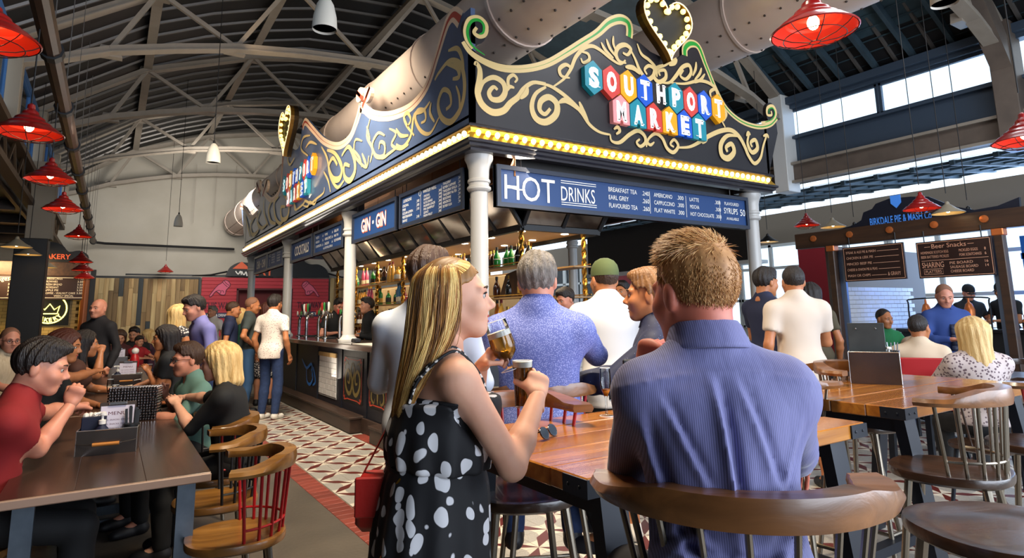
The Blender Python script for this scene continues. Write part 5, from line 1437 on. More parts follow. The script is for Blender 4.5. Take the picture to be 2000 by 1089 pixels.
t, M, w, h = board(14.46, 15.92, 2.47, 2.89, 'L', 'farthest blue board, lettered CHIN CHIN'); letters([('CHIN', -.50, .12, .18, .40), ('CHIN', .10, .12, .18, .40)], M, LETW, t, bold=.02); b = MB(); b.lathe([(.025, 0), (.025, .004)], 12, M=M @ Matrix.Translation((0, .21, 0))); b.build('dot', LETW, t)
t, M, w, h = board(12.92, 14.44, 2.48, 2.88, 'L', 'blue wine list right of the chin chin board')
it = [('FIZZ', -.66, .28, .06, .20)]
for i, (a, c) in enumerate((('PROSECCO', 'CAVA'), ('ROSE', 'CHAMPAGNE'), ('MERLOT', 'MALBEC'), ('RIOJA', 'SHIRAZ'))): it += [(a, -.36, .29 - .055 * i, .035, .30), (c, .14, .29 - .055 * i, .035, .32), ('.5', .58, .29 - .055 * i, .035, .06), ('.5', -.66, .20 - .04 * i, .03, .12)]
letters(it, M, LET, t)
t, M, w, h = board(3.08, 6.95, 2.48, 2.90, 'F', 'long HOT DRINKS board with prices under the front bulbs', 'drinks_board')
it = [('HOT', -1.80, .085, .25, .62), ('DRINKS', -1.10, .125, .155, .46)]
for i, (a, p) in enumerate((('BREAKFAST TEA', '.240'), ('EARL GREY', '.260'), ('FLAVOURED TEA', '.260'))): it += [(a, -.44, .285 - .09 * i, .05, .033 * len(a)), (p, .07, .285 - .09 * i, .05, .11)]
for i, (a, p) in enumerate((('AMERICANO', '.300'), ('CAPPUCCINO', '.300'), ('FLAT WHITE', '.300'))): it += [(a, .26, .285 - .09 * i, .048, .034 * len(a)), (p, .65, .285 - .09 * i, .048, .11)]
for i, (a, p) in enumerate((('LATTE', '.300'), ('MOCHA', '.300'), ('HOT CHOCOLATE', '.300'))): it += [(a, .87, .285 - .09 * i, .046, .033 * len(a)), (p, 1.33, .285 - .09 * i, .046, .11)]
it += [('FLAVOURED', 1.52, .29, .04, .28), ('SYRUPS', 1.50, .18, .075, .27), ('AVAILABLE', 1.54, .10, .035, .24), ('50', 1.82, .17, .085, .10)]
it = [(a[0], a[1] - .04) + tuple(a[2:]) for a in it]
letters(it, M, LET, t); m = MB()
for x in (.19, .80, 1.42): stroke(m, [(x - .04, .08), (x - .04, .34)], .006, M, .001, (1, 1))
for z in (.085, .108, .315, .338): stroke(m, [(-1.14, z), (-.66, z)], .007, M, .001, (1, 1))
stroke(m, [(-1.80, .215), (-1.76, .20), (-1.70, .19), (-1.62, .19)], .014, M, .001, (1, 1))
m.build('rule', LET, t)
# bronze lining behind the boards, inner beams
BRZ = mat('bronze_panel', '#8c5a34', .25, metal=.7, noise=(1.6, '#a9744a', 1))
light('lining_fill', 'AREA', (2.98, 10.7, 2.96), 22, (1, .72, .42), .06, 11, (3.3, 10.7, 3.1))  # hidden warm strip added to light the bronze lining
for k in range(12):
    b = MB(); b.box((3.30 - O[0], 5.5 + .95 * k - O[1], 3.05 - O[2]), (.02, .94, .50), ch=.003); b.build('lining_panel', BRZ, CAN)
b = MB(); b.box((5.1 - O[0], 5.45 - O[1], 3.12 - O[2]), (4.0, .03, .30)); b.box((5.0 - O[0], 10.8 - O[1], 3.32 - O[2]), (4.5, 11.7, .03)); b.build('inner_beam', mat('inner_steel', '#6d6a68', .35, metal=.4), CAN)
for k in range(34):
    b = MB(); b.box((3.4 + .112 * k - O[0], 6.5 - O[1], 3.16 - O[2]), (.05, 1.8, .03)); b.build('ceiling_slat', mat('slat_red', '#5c2a24', .5), CAN)

# ------------------------------------------------------------------ gantry: mirrored hood, brass posts, shelves, downlights
GY0, GY1, GX0, GX1, GZ = 5.45, 12.3, 3.66, 4.72, 2.36
GT = thing('bottle_gantry', 'hanging bar gantry with slanted mirror panels, brass rope posts and bottle shelves', 'gantry', ((GX0 + GX1) / 2, 8.9, 1.0)); OG_ = ((GX0 + GX1) / 2, 8.9, 1.0)
MIR = mat('aged_mirror', '#b8ada2', .10, metal=1.0, noise=(2.5, '#95897e', 1)); SOF = mat('gantry_soffit', '#c7b193', .5); BRASS = mat('brass', '#b98a3a', .25, metal=.9)
def gp(x, y, z): return (x - OG_[0], y - OG_[1], z - OG_[2])
fl = .30; zt = 2.78
def slant(a, c, n):   # a, c: bottom edge ends; outward normal n
    a, c, n = np.array(a), np.array(c), np.array(n); k = max(1, int(round(np.linalg.norm(c - a) / .52)))
    for i in range(k):
        p, q = a + (c - a) * i / k, a + (c - a) * (i + 1) / k; d = (q - p) / np.linalg.norm(q - p) * .025
        v = [p + d + n * .02 + np.array([0, 0, .03]), q - d + n * .02 + np.array([0, 0, .03]), q - d + n * fl + np.array([0, 0, zt - GZ - .03]), p + d + n * fl + np.array([0, 0, zt - GZ - .03])]
        b = MB(); b.add([gp(*x) for x in v], [(0, 1, 2, 3)]); b.build('mirror_panel', MIR, GT)
    b = MB()
    for i in range(k + 1):
        p = a + (c - a) * i / k; b.beam(gp(*p), gp(*(p + n * fl + np.array([0, 0, zt - GZ]))), .045, .03)
    b.beam(gp(*(a + n * fl + [0, 0, zt - GZ])), gp(*(c + n * fl + [0, 0, zt - GZ])), .04, .05); b.beam(gp(*a), gp(*c), .06, .06)
    b.build('hood_frame', BLKP, GT)
slant((GX0, GY1, GZ), (GX0, GY0, GZ), (-1, 0, 0)); slant((GX0, GY0, GZ), (GX1, GY0, GZ), (0, -1, 0)); slant((GX1, GY0, GZ), (GX1, GY1, GZ), (1, 0, 0))
b = MB(); b.box(gp(*OG_[:2], GZ + .03), (GX1 - GX0, GY1 - GY0, .03)); b.build('soffit', SOF, GT)
b = MB(); b.box(gp(*OG_[:2], zt + .02), (GX1 - GX0 + 2 * fl, GY1 - GY0 + 2 * fl, .03)); b.build('hood_top', BLKP, GT)
LAMP = mat('downlight', '#fff4dc', .3, emit=((1, .85, .6), 14)); m = MB(); m.lathe([(.0001, 0), (.045, 0), (.045, .02)], 12); DL = m.build('downlight', LAMP, GT); first = True
for y in np.arange(GY0 + .35, GY1, .68):
    for x in (GX0 + .22, GX1 - .22):
        o = DL if first else DL.copy()
        if not first: COL.objects.link(o)
        first = False; o.location = gp(x, y, GZ + .008)
for y in (6.2, 8.4, 10.6): light('gantry_light', 'AREA', (4.19, y, 2.33), 26, (1, .80, .55), .8, 1.6, (4.19, y, 0))
def rope(x, y, z0, z1):
    b = MB(); n = 60
    for ph in (0, pi):
        b.tube([gp(x + .016 * cos(ph + k * .62), y + .016 * sin(ph + k * .62), z0 + (z1 - z0) * k / n) for k in range(n + 1)], .017, 6)
    b.build('rope_post', BRASS, GT, smooth=True)
for y in np.arange(GY0 + .15, GY1, 1.1):
    for x in (GX0 + .08, GX1 - .10): rope(x, y, 1.05, GZ)
SHELFZ = (1.97, 1.62, 1.27)
GLS = mat('shelf_glass', '#b8c2b4', .08, alpha=.55); 
for z in SHELFZ:
    b = MB(); b.box(gp(GX0 + .17, 8.9, z), (.26, 6.7, .018)); b.box(gp(GX1 - .17, 8.9, z), (.26, 6.7, .018)); b.build('shelf', wood('shelf_wood', '#a37f4e', '#7a5a32', 'Y', .6, .4), GT)
    b = MB(); b.box(gp(GX0 + .05, 8.9, z + .03), (.012, 6.7, .012)); b.box(gp(GX1 - .05, 8.9, z + .03), (.012, 6.7, .012)); b.build('shelf_rail', BRASS, GT)
b = MB(); b.box(gp(4.19, 9.25, .5 + .52), (.60, 5.8, .04)); b.build('back_worktop', CTOP, GT); b = MB(); b.box(gp(4.19, 9.25, .5), (.56, 5.7, 1.0)); b.build('back_cabinet', CFR, GT)
b = MB()
for k in range(14): b.box(gp(4.19, 5.95 + .46 * k, 1.50), (.02, .455, .86), ch=.004)
b.build('mid_panel', mat('pale_panel', '#cbb994', .5), GT)
# bottles
BCOL = [('green', '#1f7a34', .35), ('amber', '#a85a14', .3), ('clear', '#cdd8d6', .3), ('brown', '#4a2412', .3), ('blue', '#2a6f9c', .3), ('red', '#8f1f24', .3), ('gold', '#d19a35', .3), ('dark', '#17181a', .3), ('pink', '#b8476a', .3)]
BM = [mat('bottle_' + n, c, .08, coat=.6, spec=.6) for n, c, _ in BCOL]; CAPM = [mat('cap_black', '#15130f', .4), mat('cap_gold', '#b08a3a', .3, metal=.8), mat('cap_red', '#8a1f1f', .4)]; LABM = [mat('label_cream', '#ddd2b4', .7), mat('label_white', '#e2e2de', .7), mat('label_black', '#1b1a19', .6), mat('label_ochre', '#b98f3f', .6)]
BP = [[(.037, 0), (.040, .012), (.040, .165), (.034, .19), (.015, .215), (.013, .27), (.015, .275)], [(.042, 0), (.045, .01), (.045, .12), (.040, .145), (.018, .165), (.014, .22), (.016, .225)], [(.032, 0), (.035, .01), (.035, .20), (.024, .24), (.014, .27), (.013, .32), (.015, .325)], [(.036, 0), (.047, .05), (.044, .12), (.03, .16), (.014, .19), (.014, .24), (.016, .245)]]
NAMES_ = ['green', 'amber', 'clear', 'brown', 'blue', 'red', 'gold', 'dark', 'pink']
BPROTO = {}
LABN = {}
ORD = ('first', 'second', 'third', 'fourth', 'fifth', 'sixth', 'seventh', 'eighth')
def bottle(loc, shape, col, lab, label, group, parts=True):
    key = (shape, col, lab)
    if key not in BPROTO:
        t = thing('bottle', label, 'bottle', loc, 0, group); P = BP[shape]
        m = MB(); m.lathe(P, 14); m.build('glass_body', BM[col], t, smooth=True, ang=50)
        m = MB(); h = P[-1][1]; m.lathe([(P[-1][0] + .001, h - .035), (P[-1][0] + .001, h + .004), (.0001, h + .004)], 10); m.build('cap', CAPM[(shape + col) % 3], t)
        m = MB(); r = P[2][0] + .0008; m.lathe([(r, .04), (r, .11)], 14, cap=False); m.build('paper_label', LABM[lab], t, smooth=True)
        BPROTO[key] = t; return t
    return dup(BPROTO[key], loc, 0, label, group)
def blab(sh, c, iz, y):
    k = (sh, c, iz, int((y - GY0) / 1.1)); LABN[k] = LABN.get(k, 0) + 1
    return '%s %s bottle, gantry %s, %s bay from the corner column, %s of its kind' % (sh, c, ('top shelf', 'second shelf', 'third shelf', 'worktop')[iz], ORD[k[3]], ORD[min(LABN[k] - 1, 7)])
rb_ = random.Random(11)
SH = {0: 'slim', 1: 'squat', 2: 'tall', 3: 'round'}
for side, x, ys in (('left', GX0 + .17, (GY0 + .1, GY1 - .2)),):
    for iz, z in enumerate((1.97, 1.62, 1.27, 1.04)):
        y = ys[0] + .05; run = 0; col = 2
        while y < ys[1]:
            if run <= 0: col = rb_.choice((0, 1, 2, 3, 4, 5, 6, 7, 8, 6, 1, 0)); sh = rb_.randrange(4); run = rb_.choice((2, 3, 4)); lb = rb_.randrange(4)
            if rb_.random() < .86 and not (iz == 3 and y < 6.45) and not (iz in (1,) and 6.3 < y < 7.0):
                bottle((x + rb_.uniform(-.05, .05) - (.02 if iz == 3 else 0), y, z + .009 if iz < 3 else 1.041), sh, col, lb, blab(SH[sh], NAMES_[col], iz, y), 'bottles on the bar gantry, %s %s, level %d' % (SH[sh], NAMES_[col], iz + 1))
            y += rb_.uniform(.10, .16); run -= 1

# ------------------------------------------------------------------ lamps
REDE = mat('lamp_red_enamel', '#8e1412', .3, coat=.5); REDI = mat('lamp_red_inside', '#d8301c', .45); WIRE = mat('lamp_wire', '#241412', .5); CORD = mat('lamp_cord', '#161414', .6)
CRE = mat('lamp_cream_enamel', '#8f8470', .4); CREI = mat('lamp_cream_inside', '#e8c98a', .5); BLE = mat('lamp_black_enamel', '#141313', .4); BLI = mat('lamp_pale_inside', '#d9cdbb', .5)
FIL = mat('lamp_filament', '#fff1d0', .3, emit=((1, .72, .38), 26)); WSH = mat('lamp_white_shade', '#cfc8ba', .45)
def shade_lamp(kind, rad, cage=True):
    mo, mi = {'red': (REDE, REDI), 'cream': (CRE, CREI), 'black': (BLE, BLI)}[kind]
    t = thing('pendant_lamp', 'lamp', 'lamp', (0, 0, 0)); R = rad
    prof = [(R, 0), (R * .97, .04 * R), (R * .80, .20 * R), (R * .66, .27 * R), (R * .62, .34 * R), (R * .45, .45 * R), (R * .42, .53 * R), (R * .25, .66 * R), (R * .23, .75 * R), (R * .12, .86 * R), (R * .11, 1.0 * R), (R * .04, 1.06 * R)]
    if kind != 'red': prof = [(R, 0), (R * .96, .05 * R), (R * .55, .30 * R), (R * .30, .52 * R), (R * .16, .62 * R), (R * .12, .78 * R), (R * .05, .84 * R)]
    m = MB(); m.lathe(prof, 32, cap=False); m.build('shade', mo, t, smooth=True, ang=25)
    m = MB(); m.lathe([(r * .975, z - .004) for r, z in prof[:-2]], 32, cap=False); m.build('shade_lining', mi, t, smooth=True, ang=25)
    m = MB(); m.lathe([(R, -.006), (R + .006, 0), (R, .006)], 32, cap=False); m.build('rim', mo, t, smooth=True)
    m = MB(); m.sphere((0, 0, .24 * R), (.032, .032, .042), 12, 8); m.build('light_bulb', FIL, t, smooth=True)
    m = MB(); m.lathe([(.018, .4 * R), (.02, .75 * R)], 10); m.build('bulb_holder', CORD, t)
    if cage:
        m = MB()
        for k in range(8):
            a = 2 * pi * k / 8; m.tube([(R * .98 * c_ * cos(a), R * .98 * c_ * sin(a), z) for c_, z in ((1, 0), (.85, -.10 * R), (.55, -.22 * R), (.12, -.28 * R))], .0028, 4, caps=False)
        for c_, z in ((.72, -.16 * R), (.12, -.28 * R)): m.tube([(R * c_ * cos(a), R * c_ * sin(a), z) for a in np.linspace(0, 2 * pi, 25)[:-1]], .0028, 4, closed=True)
        m.build('wire_cage', WIRE, t)
    m = MB(); m.tube([(0, 0, R * 1.0), (0, 0, 3.0)], .006, 5); m.build('cord', CORD, t)
    return t
def lampset(proto, items, group):
    used = False
    for loc, lab in items:
        loc = tuple(float(x) for x in loc)
        if not used: o = proto; o.location = loc; o['label'] = lab; o['group'] = group; used = True
        else: o = dup(proto, loc, 0, lab, group)
        zt = float(np.interp(loc[0], [p[0] for p in PROF], [p[1] for p in PROF])) if XL < loc[0] < XR else (3.75 if loc[0] < XL else 4.0)
        if abs(loc[0] + .63) < .01: zt = 3.74
        for c in o.children:
            if c.name.startswith('cord'): 
                c.scale = (1, 1, max(.1, (zt - loc[2]) / 3.0))
RP = shade_lamp('red', .225)
lampset(RP, [((-.63, 3.9, 2.87), 'red enamel pendant cut off by the left edge, nearest of the left row'), ((-.63, 5.85, 2.88), 'red caged pendant with lit bulb in front of the small blue window'),
    ((-.63, 7.85, 2.9), 'third red pendant in the left row, before the lattice girder'), ((-.63, 9.9, 2.9), 'fourth red pendant in the left row, above the cream lamps'), ((-.63, 14.4, 3.05), 'red pendant over the bakery end, topmost of the far cluster'),
    ((-.63, 16.4, 2.72), 'second red pendant in the far cluster above the wood planks'), ((-.63, 17.6, 2.62), 'third red pendant in the far cluster above the wood planks'), ((-.63, 19.0, 2.52), 'lowest red pendant in the far cluster'),
    (tuple(gy(323, 530, 22.2)), 'lone red pendant hanging before the plaster end wall'), (tuple(dep(1590, 62, 3.45)), 'big red caged pendant beside the heart sign'),
    (tuple(dep(1576, 440, 11.6)), 'red pendant left of the pie stall sign'), (tuple(dep(1800, 408, 8.4)), 'red pendant in front of the pie stall sign'), (tuple(dep(2003, 275, 5.0)), 'red pendant cut off by the right edge')], 'red enamel pendants')
CP = shade_lamp('cream', .20, False)
lampset(CP, [(tuple(dep(32, 482, 9.6)), 'cream cone pendant, largest of the four by the dark pillar'), (tuple(dep(55, 497, 11.0)), 'second cream cone pendant by the dark pillar'), (tuple(dep(72, 510, 12.4)), 'third cream cone pendant by the dark pillar'), (tuple(dep(92, 522, 15)), 'smallest cream cone pendant by the dark pillar'),
    (tuple(dep(1627, 443, 10.6)), 'cream cone pendant at the left end of the pie stall beam'), (tuple(dep(1852, 416, 8.6)), 'cream cone pendant right of the red one at the pie stall')], 'cream cone pendants')
KP = shade_lamp('black', .19, False)
lampset(KP, [(tuple(dep(1500, 472, 11.8)), 'black cone pendant right of the bar end column'), (tuple(dep(1670, 452, 10.2)), 'black cone pendant under the left shoulder of the pie stall sign'), (tuple(dep(1893, 424, 8.8)), 'black cone pendant near the right end of the pie stall sign')], 'black cone pendants')
def bullet(loc, lab, r):
    t = thing('bullet_lamp', lab, 'lamp', loc, 0, 'white bullet pendants'); m = MB()
    m.lathe([(r, 0), (r * 1.02, .3 * r), (r * .95, 1.2 * r), (r * .72, 2.2 * r), (r * .40, 2.8 * r), (r * .16, 3.0 * r)], 24, cap=False); m.build('shade', WSH, t, smooth=True)
    m = MB(); m.lathe([(.0001, .02), (r * .95, .02)], 20); m.build('diffuser', mat('lamp_diffuser', '#8f8b82', .5), t)
    m = MB(); zt = float(np.interp(loc[0], [p[0] for p in PROF], [p[1] for p in PROF])); m.tube([(0, 0, 3 * r), (0, 0, zt - loc[2])], .006, 5); m.lathe([(.012, 2.95 * r), (.02, 3.2 * r), (.012, 3.5 * r)], 8); m.build('cord', CORD, t)
for p, lab, r in ((dep(634, 58, 5.2), 'white bullet pendant, nearest, at the top of the picture', .10), (dep(416, 318, 9.2), 'white bullet pendant hanging before the second roof truss', .10), (dep(348, 442, 15), 'small far white bullet pendant before the end wall', .10), (dep(1845, 8, 5.2), 'white bullet pendant at the top right roof', .10)): bullet(tuple(float(x) for x in p), lab, r)

# ------------------------------------------------------------------ tables
TOPW = wood('table_top_amber', '#b4752c', '#83491a', 'X', 1.0, .22, coat=.55, rand=.14); TOPD = wood('table_top_dark', '#3f2b20', '#2b1d16', 'Y', .8, .3, coat=.25, rand=.1); BSTL = mat('black_steel', '#1a1e27', .42, metal=.3); GALV = mat('leg_steel', '#5f6872', .35, metal=.7, noise=(9, '#474f58', 1))
EDGE = mat('pale_table_edge', '#8a6f5e', .5)
def tall_table(loc, L, Wd, label, z=1.0, n=5):
    t = thing('poser_table', label, 'table', loc, 0, None); w = Wd / n
    for k in range(n):
        m = MB(); m.box((0, 0, 0), (L, w - .003, .055), ch=.004); o = m.build('plank', TOPW, t); o.location = (L / 2, w * (k + .5), z - .0275 - (.0012 if k % 2 else 0))
    for x in (0, L):
        for y in (0, Wd):
            sx = 1 if x == 0 else -1; sy = 1 if y == 0 else -1; m = MB()
            m.box((x + sx * .05, y - sy * .003, z - .028), (.11, .005, .050)); m.box((x - sx * .003, y + sy * .05, z - .028), (.005, .11, .050))
            for q in (.03, .08):
                m.sphere((x + sx * q, y - sy * .006, z - .028), (.006, .004, .006), 6, 4); m.sphere((x - sx * .006, y + sy * q, z - .028), (.004, .006, .006), 6, 4)
            m.build('corner_bracket', BSTL, t)
    for x in (.13, L - .13):
        m = MB(); m.box((x, Wd / 2, z - .09), (.09, Wd - .10, .07)); m.build('top_rail', BSTL, t)
        m = MB(); m.box((x, Wd / 2, .16), (.07, Wd - .04, .06)); m.build('foot_rail', BSTL, t)
        for sy in (0, 1):
            m = MB(); y0, y1 = (.07, -.05) if not sy else (Wd - .07, Wd + .05); m.beam((x, y0, z - .058), (x, y1, 0), .10, .05, up=(0, 1, 0)); m.build('leg', BSTL, t)
    m = MB(); m.beam((.13, Wd / 2, .18), (L - .13, Wd / 2, .18), .06, .05); m.build('stretcher', BSTL, t)
    return t
tall_table((1.126, 1.385, 0), 1.42, .86, 'amber plank bar-height table with beer glasses and sunglasses on it')
tall_table((3.02, 1.46, 0), 1.5, .86, 'amber plank bar-height table holding the metal caddy, right of the seated man')
def low_table(y, label):
    t = thing('dining_table', label, 'table', (.053, y, 0), 0, None)
    for k in range(3):
        m = MB(); m.box((0, 0, 0), (.2545, 2.4, .034), ch=.0015); o = m.build('plank', TOPD, t); o.location = (-.255 + .255 * k, 1.2, .76 - .017)
    for sy in (0, 1): m = MB(); m.box((0, -.011 if not sy else 2.411, .742), (.763, .022, .036), ch=.004); m.build('end_lipping', EDGE, t)
    for yy in (.16, 2.24):
        m = MB(); pts = cat_rom([(.30, yy, .725), (.30, yy, .45), (.295, yy, .22), (.25, yy, .07), (.15, yy, .03), (-.15, yy, .03), (-.25, yy, .07), (-.295, yy, .22), (-.30, yy, .45), (-.30, yy, .725)], 4)
        for i in range(len(pts) - 1): m.beam(pts[i], pts[i + 1], .075, .05, up=(0, 1, 0))
        m.build('trestle_leg', GALV, t)
    return t
low_table(3.235, 'dark wooden dining table at front left with the metal menu caddy'); low_table(5.70, 'second dark table in the left row, behind the woven silver bag'); low_table(8.16, 'third dark table in the left row, with papers and red sauce bottle'); low_table(10.62, 'farthest dark table in the left row, by the wood planks')

# ------------------------------------------------------------------ spindle-backed chairs and stools
SEATW = wood('seat_oak', '#8a5f2a', '#5e3c18', 'Y', 1.0, .3, coat=.3); SEATD = wood('seat_walnut', '#3c2618', '#24160e', 'Y', 1.0, .28, coat=.4); SREAL = wood('rail_walnut', '#86572f', '#5f3c20', 'X', 1.0, .32, coat=.3)
SP_R = mat('spindle_red', '#a3161c', .4, coat=.2); SP_B = mat('spindle_black', '#17171a', .35, coat=.3); SP_N = mat('spindle_nickel', '#8c8274', .25, metal=.9)
def spindle_chair(label, zs, zr, seatm, railm, spm, legm, R=.235, group=None, high=False):
    """faces +y"""
    t = thing('bar_stool' if high else 'dining_chair', label, 'stool' if high else 'chair', (0, 0, 0), 0, group)
    m = MB(); n = 40; rows = []
    rim = []
    for k in range(n):
        a = 2 * pi * k / n; c, s_ = cos(a), sin(a)
        rx = .215 * (abs(c) ** .85) * (1 if c > 0 else -1); ry = (.225 if s_ > 0 else .215) * (abs(s_) ** .8) * (1 if s_ > 0 else -1)
        rim.append((rx, ry))
    for sc, dz in ((.90, -.042), (.99, -.03), (1.0, -.012), (.985, 0), (.90, .002), (.70, -.008), (.4, -.012), (.0, -.010)):
        rows.append([(x * sc, y * sc, zs + dz) for x, y in rim])
    m.grid(rows, closed=True); m.f.append(tuple(range(n))[::-1]); m.m.append(0); m.build('seat', seatm, t, smooth=True, ang=40)
    # bow rail: flat arms, raised crest in the middle of the back
    rows = []; A = np.radians(np.linspace(172, 368, 45))
    for a in A:
        u = abs(degrees(a) - 270) / 98
        crest = float(np.interp(u, [0, .42, .58, .75, 1], [1, .97, .45, .0, 0])); th = .030 + .034 * crest; wd = .030 + .018 * (1 - crest) * (1 if u < .9 else max(.5, (1 - u) * 10)); cx, sy = cos(a), sin(a)
        Rm = R + .01; ex = 1.0 + .12 * max(0, u - .75)
        q = [(-wd, -.5), (wd * .8, -.5), (wd, 0), (wd * .8, .5), (-wd, .5), (-wd * 1.1, 0)]
        lo = zr - .034
        rows.append([((Rm * ex + d) * cx * 1.02, (Rm + d) * sy + .02, lo + (h + .5) * th) for d, h in q])
    m = MB(); m.grid(rows, closed=True); m.f.append(tuple(range(6))); m.f.append(tuple(range(len(m.v) - 6, len(m.v)))[::-1]); m.m += [0, 0]; m.build('bow_rail', railm, t, smooth=True, ang=50)
    angs = np.radians(np.linspace(186, 354, 10))
    for a in angs:
        m = MB(); m.tube([(R * .80 * cos(a), R * .84 * sin(a) + .0, zs - .01), (R * 1.02 * cos(a), (R + .01) * sin(a) + .02, zr - .03)], .0075, 8); m.build('spindle', spm, t, smooth=True)
    m = MB(); m.tube([(R * .84 * cos(a), R * .88 * sin(a) + .003, zs + .055) for a in np.radians(np.linspace(186, 354, 24))], .006, 6); m.build('lower_rail', spm, t, smooth=True)
    sp = .09 if high else .05; zl = 0
    for sx in (-1, 1):
        for sy in (-1, 1):
            m = MB(); m.tube([(sx * .13, sy * .13, zs - .03), (sx * (.13 + sp), sy * (.13 + sp), 0)], [.0155, .013], 10); m.build('leg', legm, t, smooth=True)
    if high:
        f = .72; q = .13 + sp * f; z = zs * (1 - f); m = MB()
        for p, r in (((-q, -q), (q, -q)), ((q, -q), (q, q)), ((q, q), (-q, q)), ((-q, q), (-q, -q))): m.tube([(p[0], p[1], z), (r[0], r[1], z)], .010, 8)
        m.build('foot_ring', legm, t, smooth=True)
    return t
def rz_of(d): return atan2(-d[0], d[1])
lowg = 'low spindle chairs at the left table'
c = spindle_chair('low oak chair with red spindles, nearest at the left table', .46, .79, SEATW, SEATW, SP_R, SP_N, group=lowg); c.location = (.57, 3.30, 0); c.rotation_euler.z = rz_of((-1, .12))
d = spindle_chair('low oak chair with black spindles, second along the left table', .46, .79, SEATW, SEATW, SP_B, SP_N, group=lowg); d.location = (.57, 3.98, 0); d.rotation_euler.z = rz_of((-1, .1))
dup(c, (.64, 4.58, 0), rz_of((-1, .05)), 'low chair with red spindles behind the blonde woman in black', lowg); dup(d, (.62, 5.36, 0), rz_of((-1, .05)), 'low chair of the woman in teal, black spindles', lowg)
for x, y, k, lab in ((-.52, 3.78, 0, 'low chair under the young man in red'), (-.48, 5.95, 1, 'low chair under the long-haired woman at the left'), (-.38, 7.05, 0, 'low chair under the curly-haired woman'), (.63, 7.18, 1, 'low chair under the woman with dark bobbed hair')):
    dup(c if k == 0 else d, (x, y, 0), rz_of((1, 0) if x < 0 else (-1, 0)), lab, lowg)
hg = 'bar stools with spindle backs'
s0 = spindle_chair('walnut bar stool with nickel spindles under the man in the striped shirt', .78, 1.07, SEATD, SREAL, SP_N, SP_N, R=.275, group=hg, high=True); s0.location = tuple(float(v) for v in (*(dep(1445, 960, 1.42)[:2]), 0)); s0.rotation_euler.z = rz_of((.64, .77))
s1 = spindle_chair('empty walnut bar stool before the caddy table', .78, 1.09, SEATD, SREAL, SP_N, SP_N, R=.225, group=hg, high=True); s1.location = (3.02, 1.30, 0); s1.rotation_euler.z = rz_of((-.25, 1))
s2 = spindle_chair('bar stool with red spindles at the right edge', .78, 1.09, SEATD, SREAL, SP_R, SP_N, R=.225, group=hg, high=True); s2.location = (3.90, 1.26, 0); s2.rotation_euler.z = rz_of((-.1, 1))
dup(s2, (1.40, 2.12, 0), rz_of((-.35, -.94)), 'bar stool with red spindles tucked under the amber table beside the woman', hg)
dup(s2, (1.84, 2.60, 0), rz_of((.45, .9)), 'bar stool under the man in the dotted shirt', hg)
q = gz(1945, 1075, .78); cs = dup(s1, (float(q[0]) + .04, float(q[1]) - .02, 0), rz_of((-1, .5)), 'backless stool whose dark seat fills the bottom right corner', hg, 1.08)
for ch in list(cs.children):
    if ch.name.split('.')[0] in ('bow_rail', 'spindle', 'lower_rail'): bpy.data.objects.remove(ch)
dup(s1, (3.02, 2.05, 0), rz_of((1, .1)), 'bar stool at the left end of the caddy table, by the blue sleeve', hg); q = gz(1622, 708, 1.09); print('back stool', q)
dup(s1, (float(q[0]), float(q[1]), 0), rz_of((.45, .9)), 'bar stool with plain brown rail behind the caddy table', hg); dup(s1, (3.85, 2.10, 0), rz_of((0, -1)), 'bar stool tucked under the far side of the caddy table', hg)

# ------------------------------------------------------------------ pie stall on the right
PX = 10.1
WARMW = wood('stall_timber', '#4a3222', '#33231a', 'Y', .8, .45); BRND = mat('board_brown', '#2a1712', .5); COP = mat('copper_glow', '#c8703a', .35, metal=.5)
NAVS_ = mat('sign_navy', '#141826', .5); SBLU = mat('letter_blue', '#2f74d0', .4, emit=((.12, .35, .9), .25)); CHK = mat('chalk_peach', '#e0a888', .6)
PS = thing('pie_stall', 'timber framed pie stall front with dark arched sign and hanging boards at the right', 'stall', (PX, 4.5, 0)); PO = (PX, 4.5, 0)
def ps(name, c, d, m, ch=0, par=None): b = MB(); b.box(c, d, ch=ch); return b.build(name, m, par or PS, off=PO)
for y in (5.74, 3.40):
    ps('post', (PX, y, 1.24), (.13, .11, 2.48), WARMW, .01); ps('post_cap', (PX, y, 2.43), (.15, .14, .10), COP, .01); ps('post_lining', (PX + .09, y - .09 * (1 if y > 5 else -1), 1.2), (.05, .10, 2.4), mat('steel_blue', '#7d93b5', .3, metal=.6))
ps('beam', (PX, 4.4, 2.60), (.16, 3.9, .26), WARMW, .01)
for k in range(6):
    b = MB(); M = plane_M((PX - .085, 6.0 - .62 * k, 2.62), (0, -1, 0), (0, 0, 1)); b.lathe([(.055, 0), (.05, .02), (.0001, .03)], 14, M=M); b.build('beam_lamp', COP, PS, off=PO, smooth=True)
q = lambda px, py: (float(-gx(px, py, PX)[1]), float(gx(px, py, PX)[2]))
arch = [q(*p) for p in ((1600, 466), (1640, 448), (1668, 440), (1684, 430), (1688, 415), (1705, 408), (1712, 398), (1738, 388), (1780, 384), (1815, 384), (1835, 392), (1860, 402), (1905, 410), (1950, 402), (1992, 385), (1996, 425))]
zb = 2.66
pl = [(arch[0][0], zb)] + [(arch[-1][0], zb)] + arch[::-1][1:]
b = MB(); b.prism(pl, plane_M((PX - .03, 0, 0), (0, -1, 0), (0, 0, 1)), -.06, 0); b.build('arched_sign', NAVS_, PS, off=PO)
a0, a1 = q(1702, 441), q(1822, 424); w = a1[0] - a0[0]
letters([('BIRKDALE PIE & MASH Co', a0[0], a0[1] - .0, .115, w)], plane_M((PX - .035, 0, 0), (0, -1, 0), (0, 0, 1)) @ Matrix.Translation((0, 0, .0)), SBLU, PS, bold=.02).location = (-PO[0], -PO[1], 0)
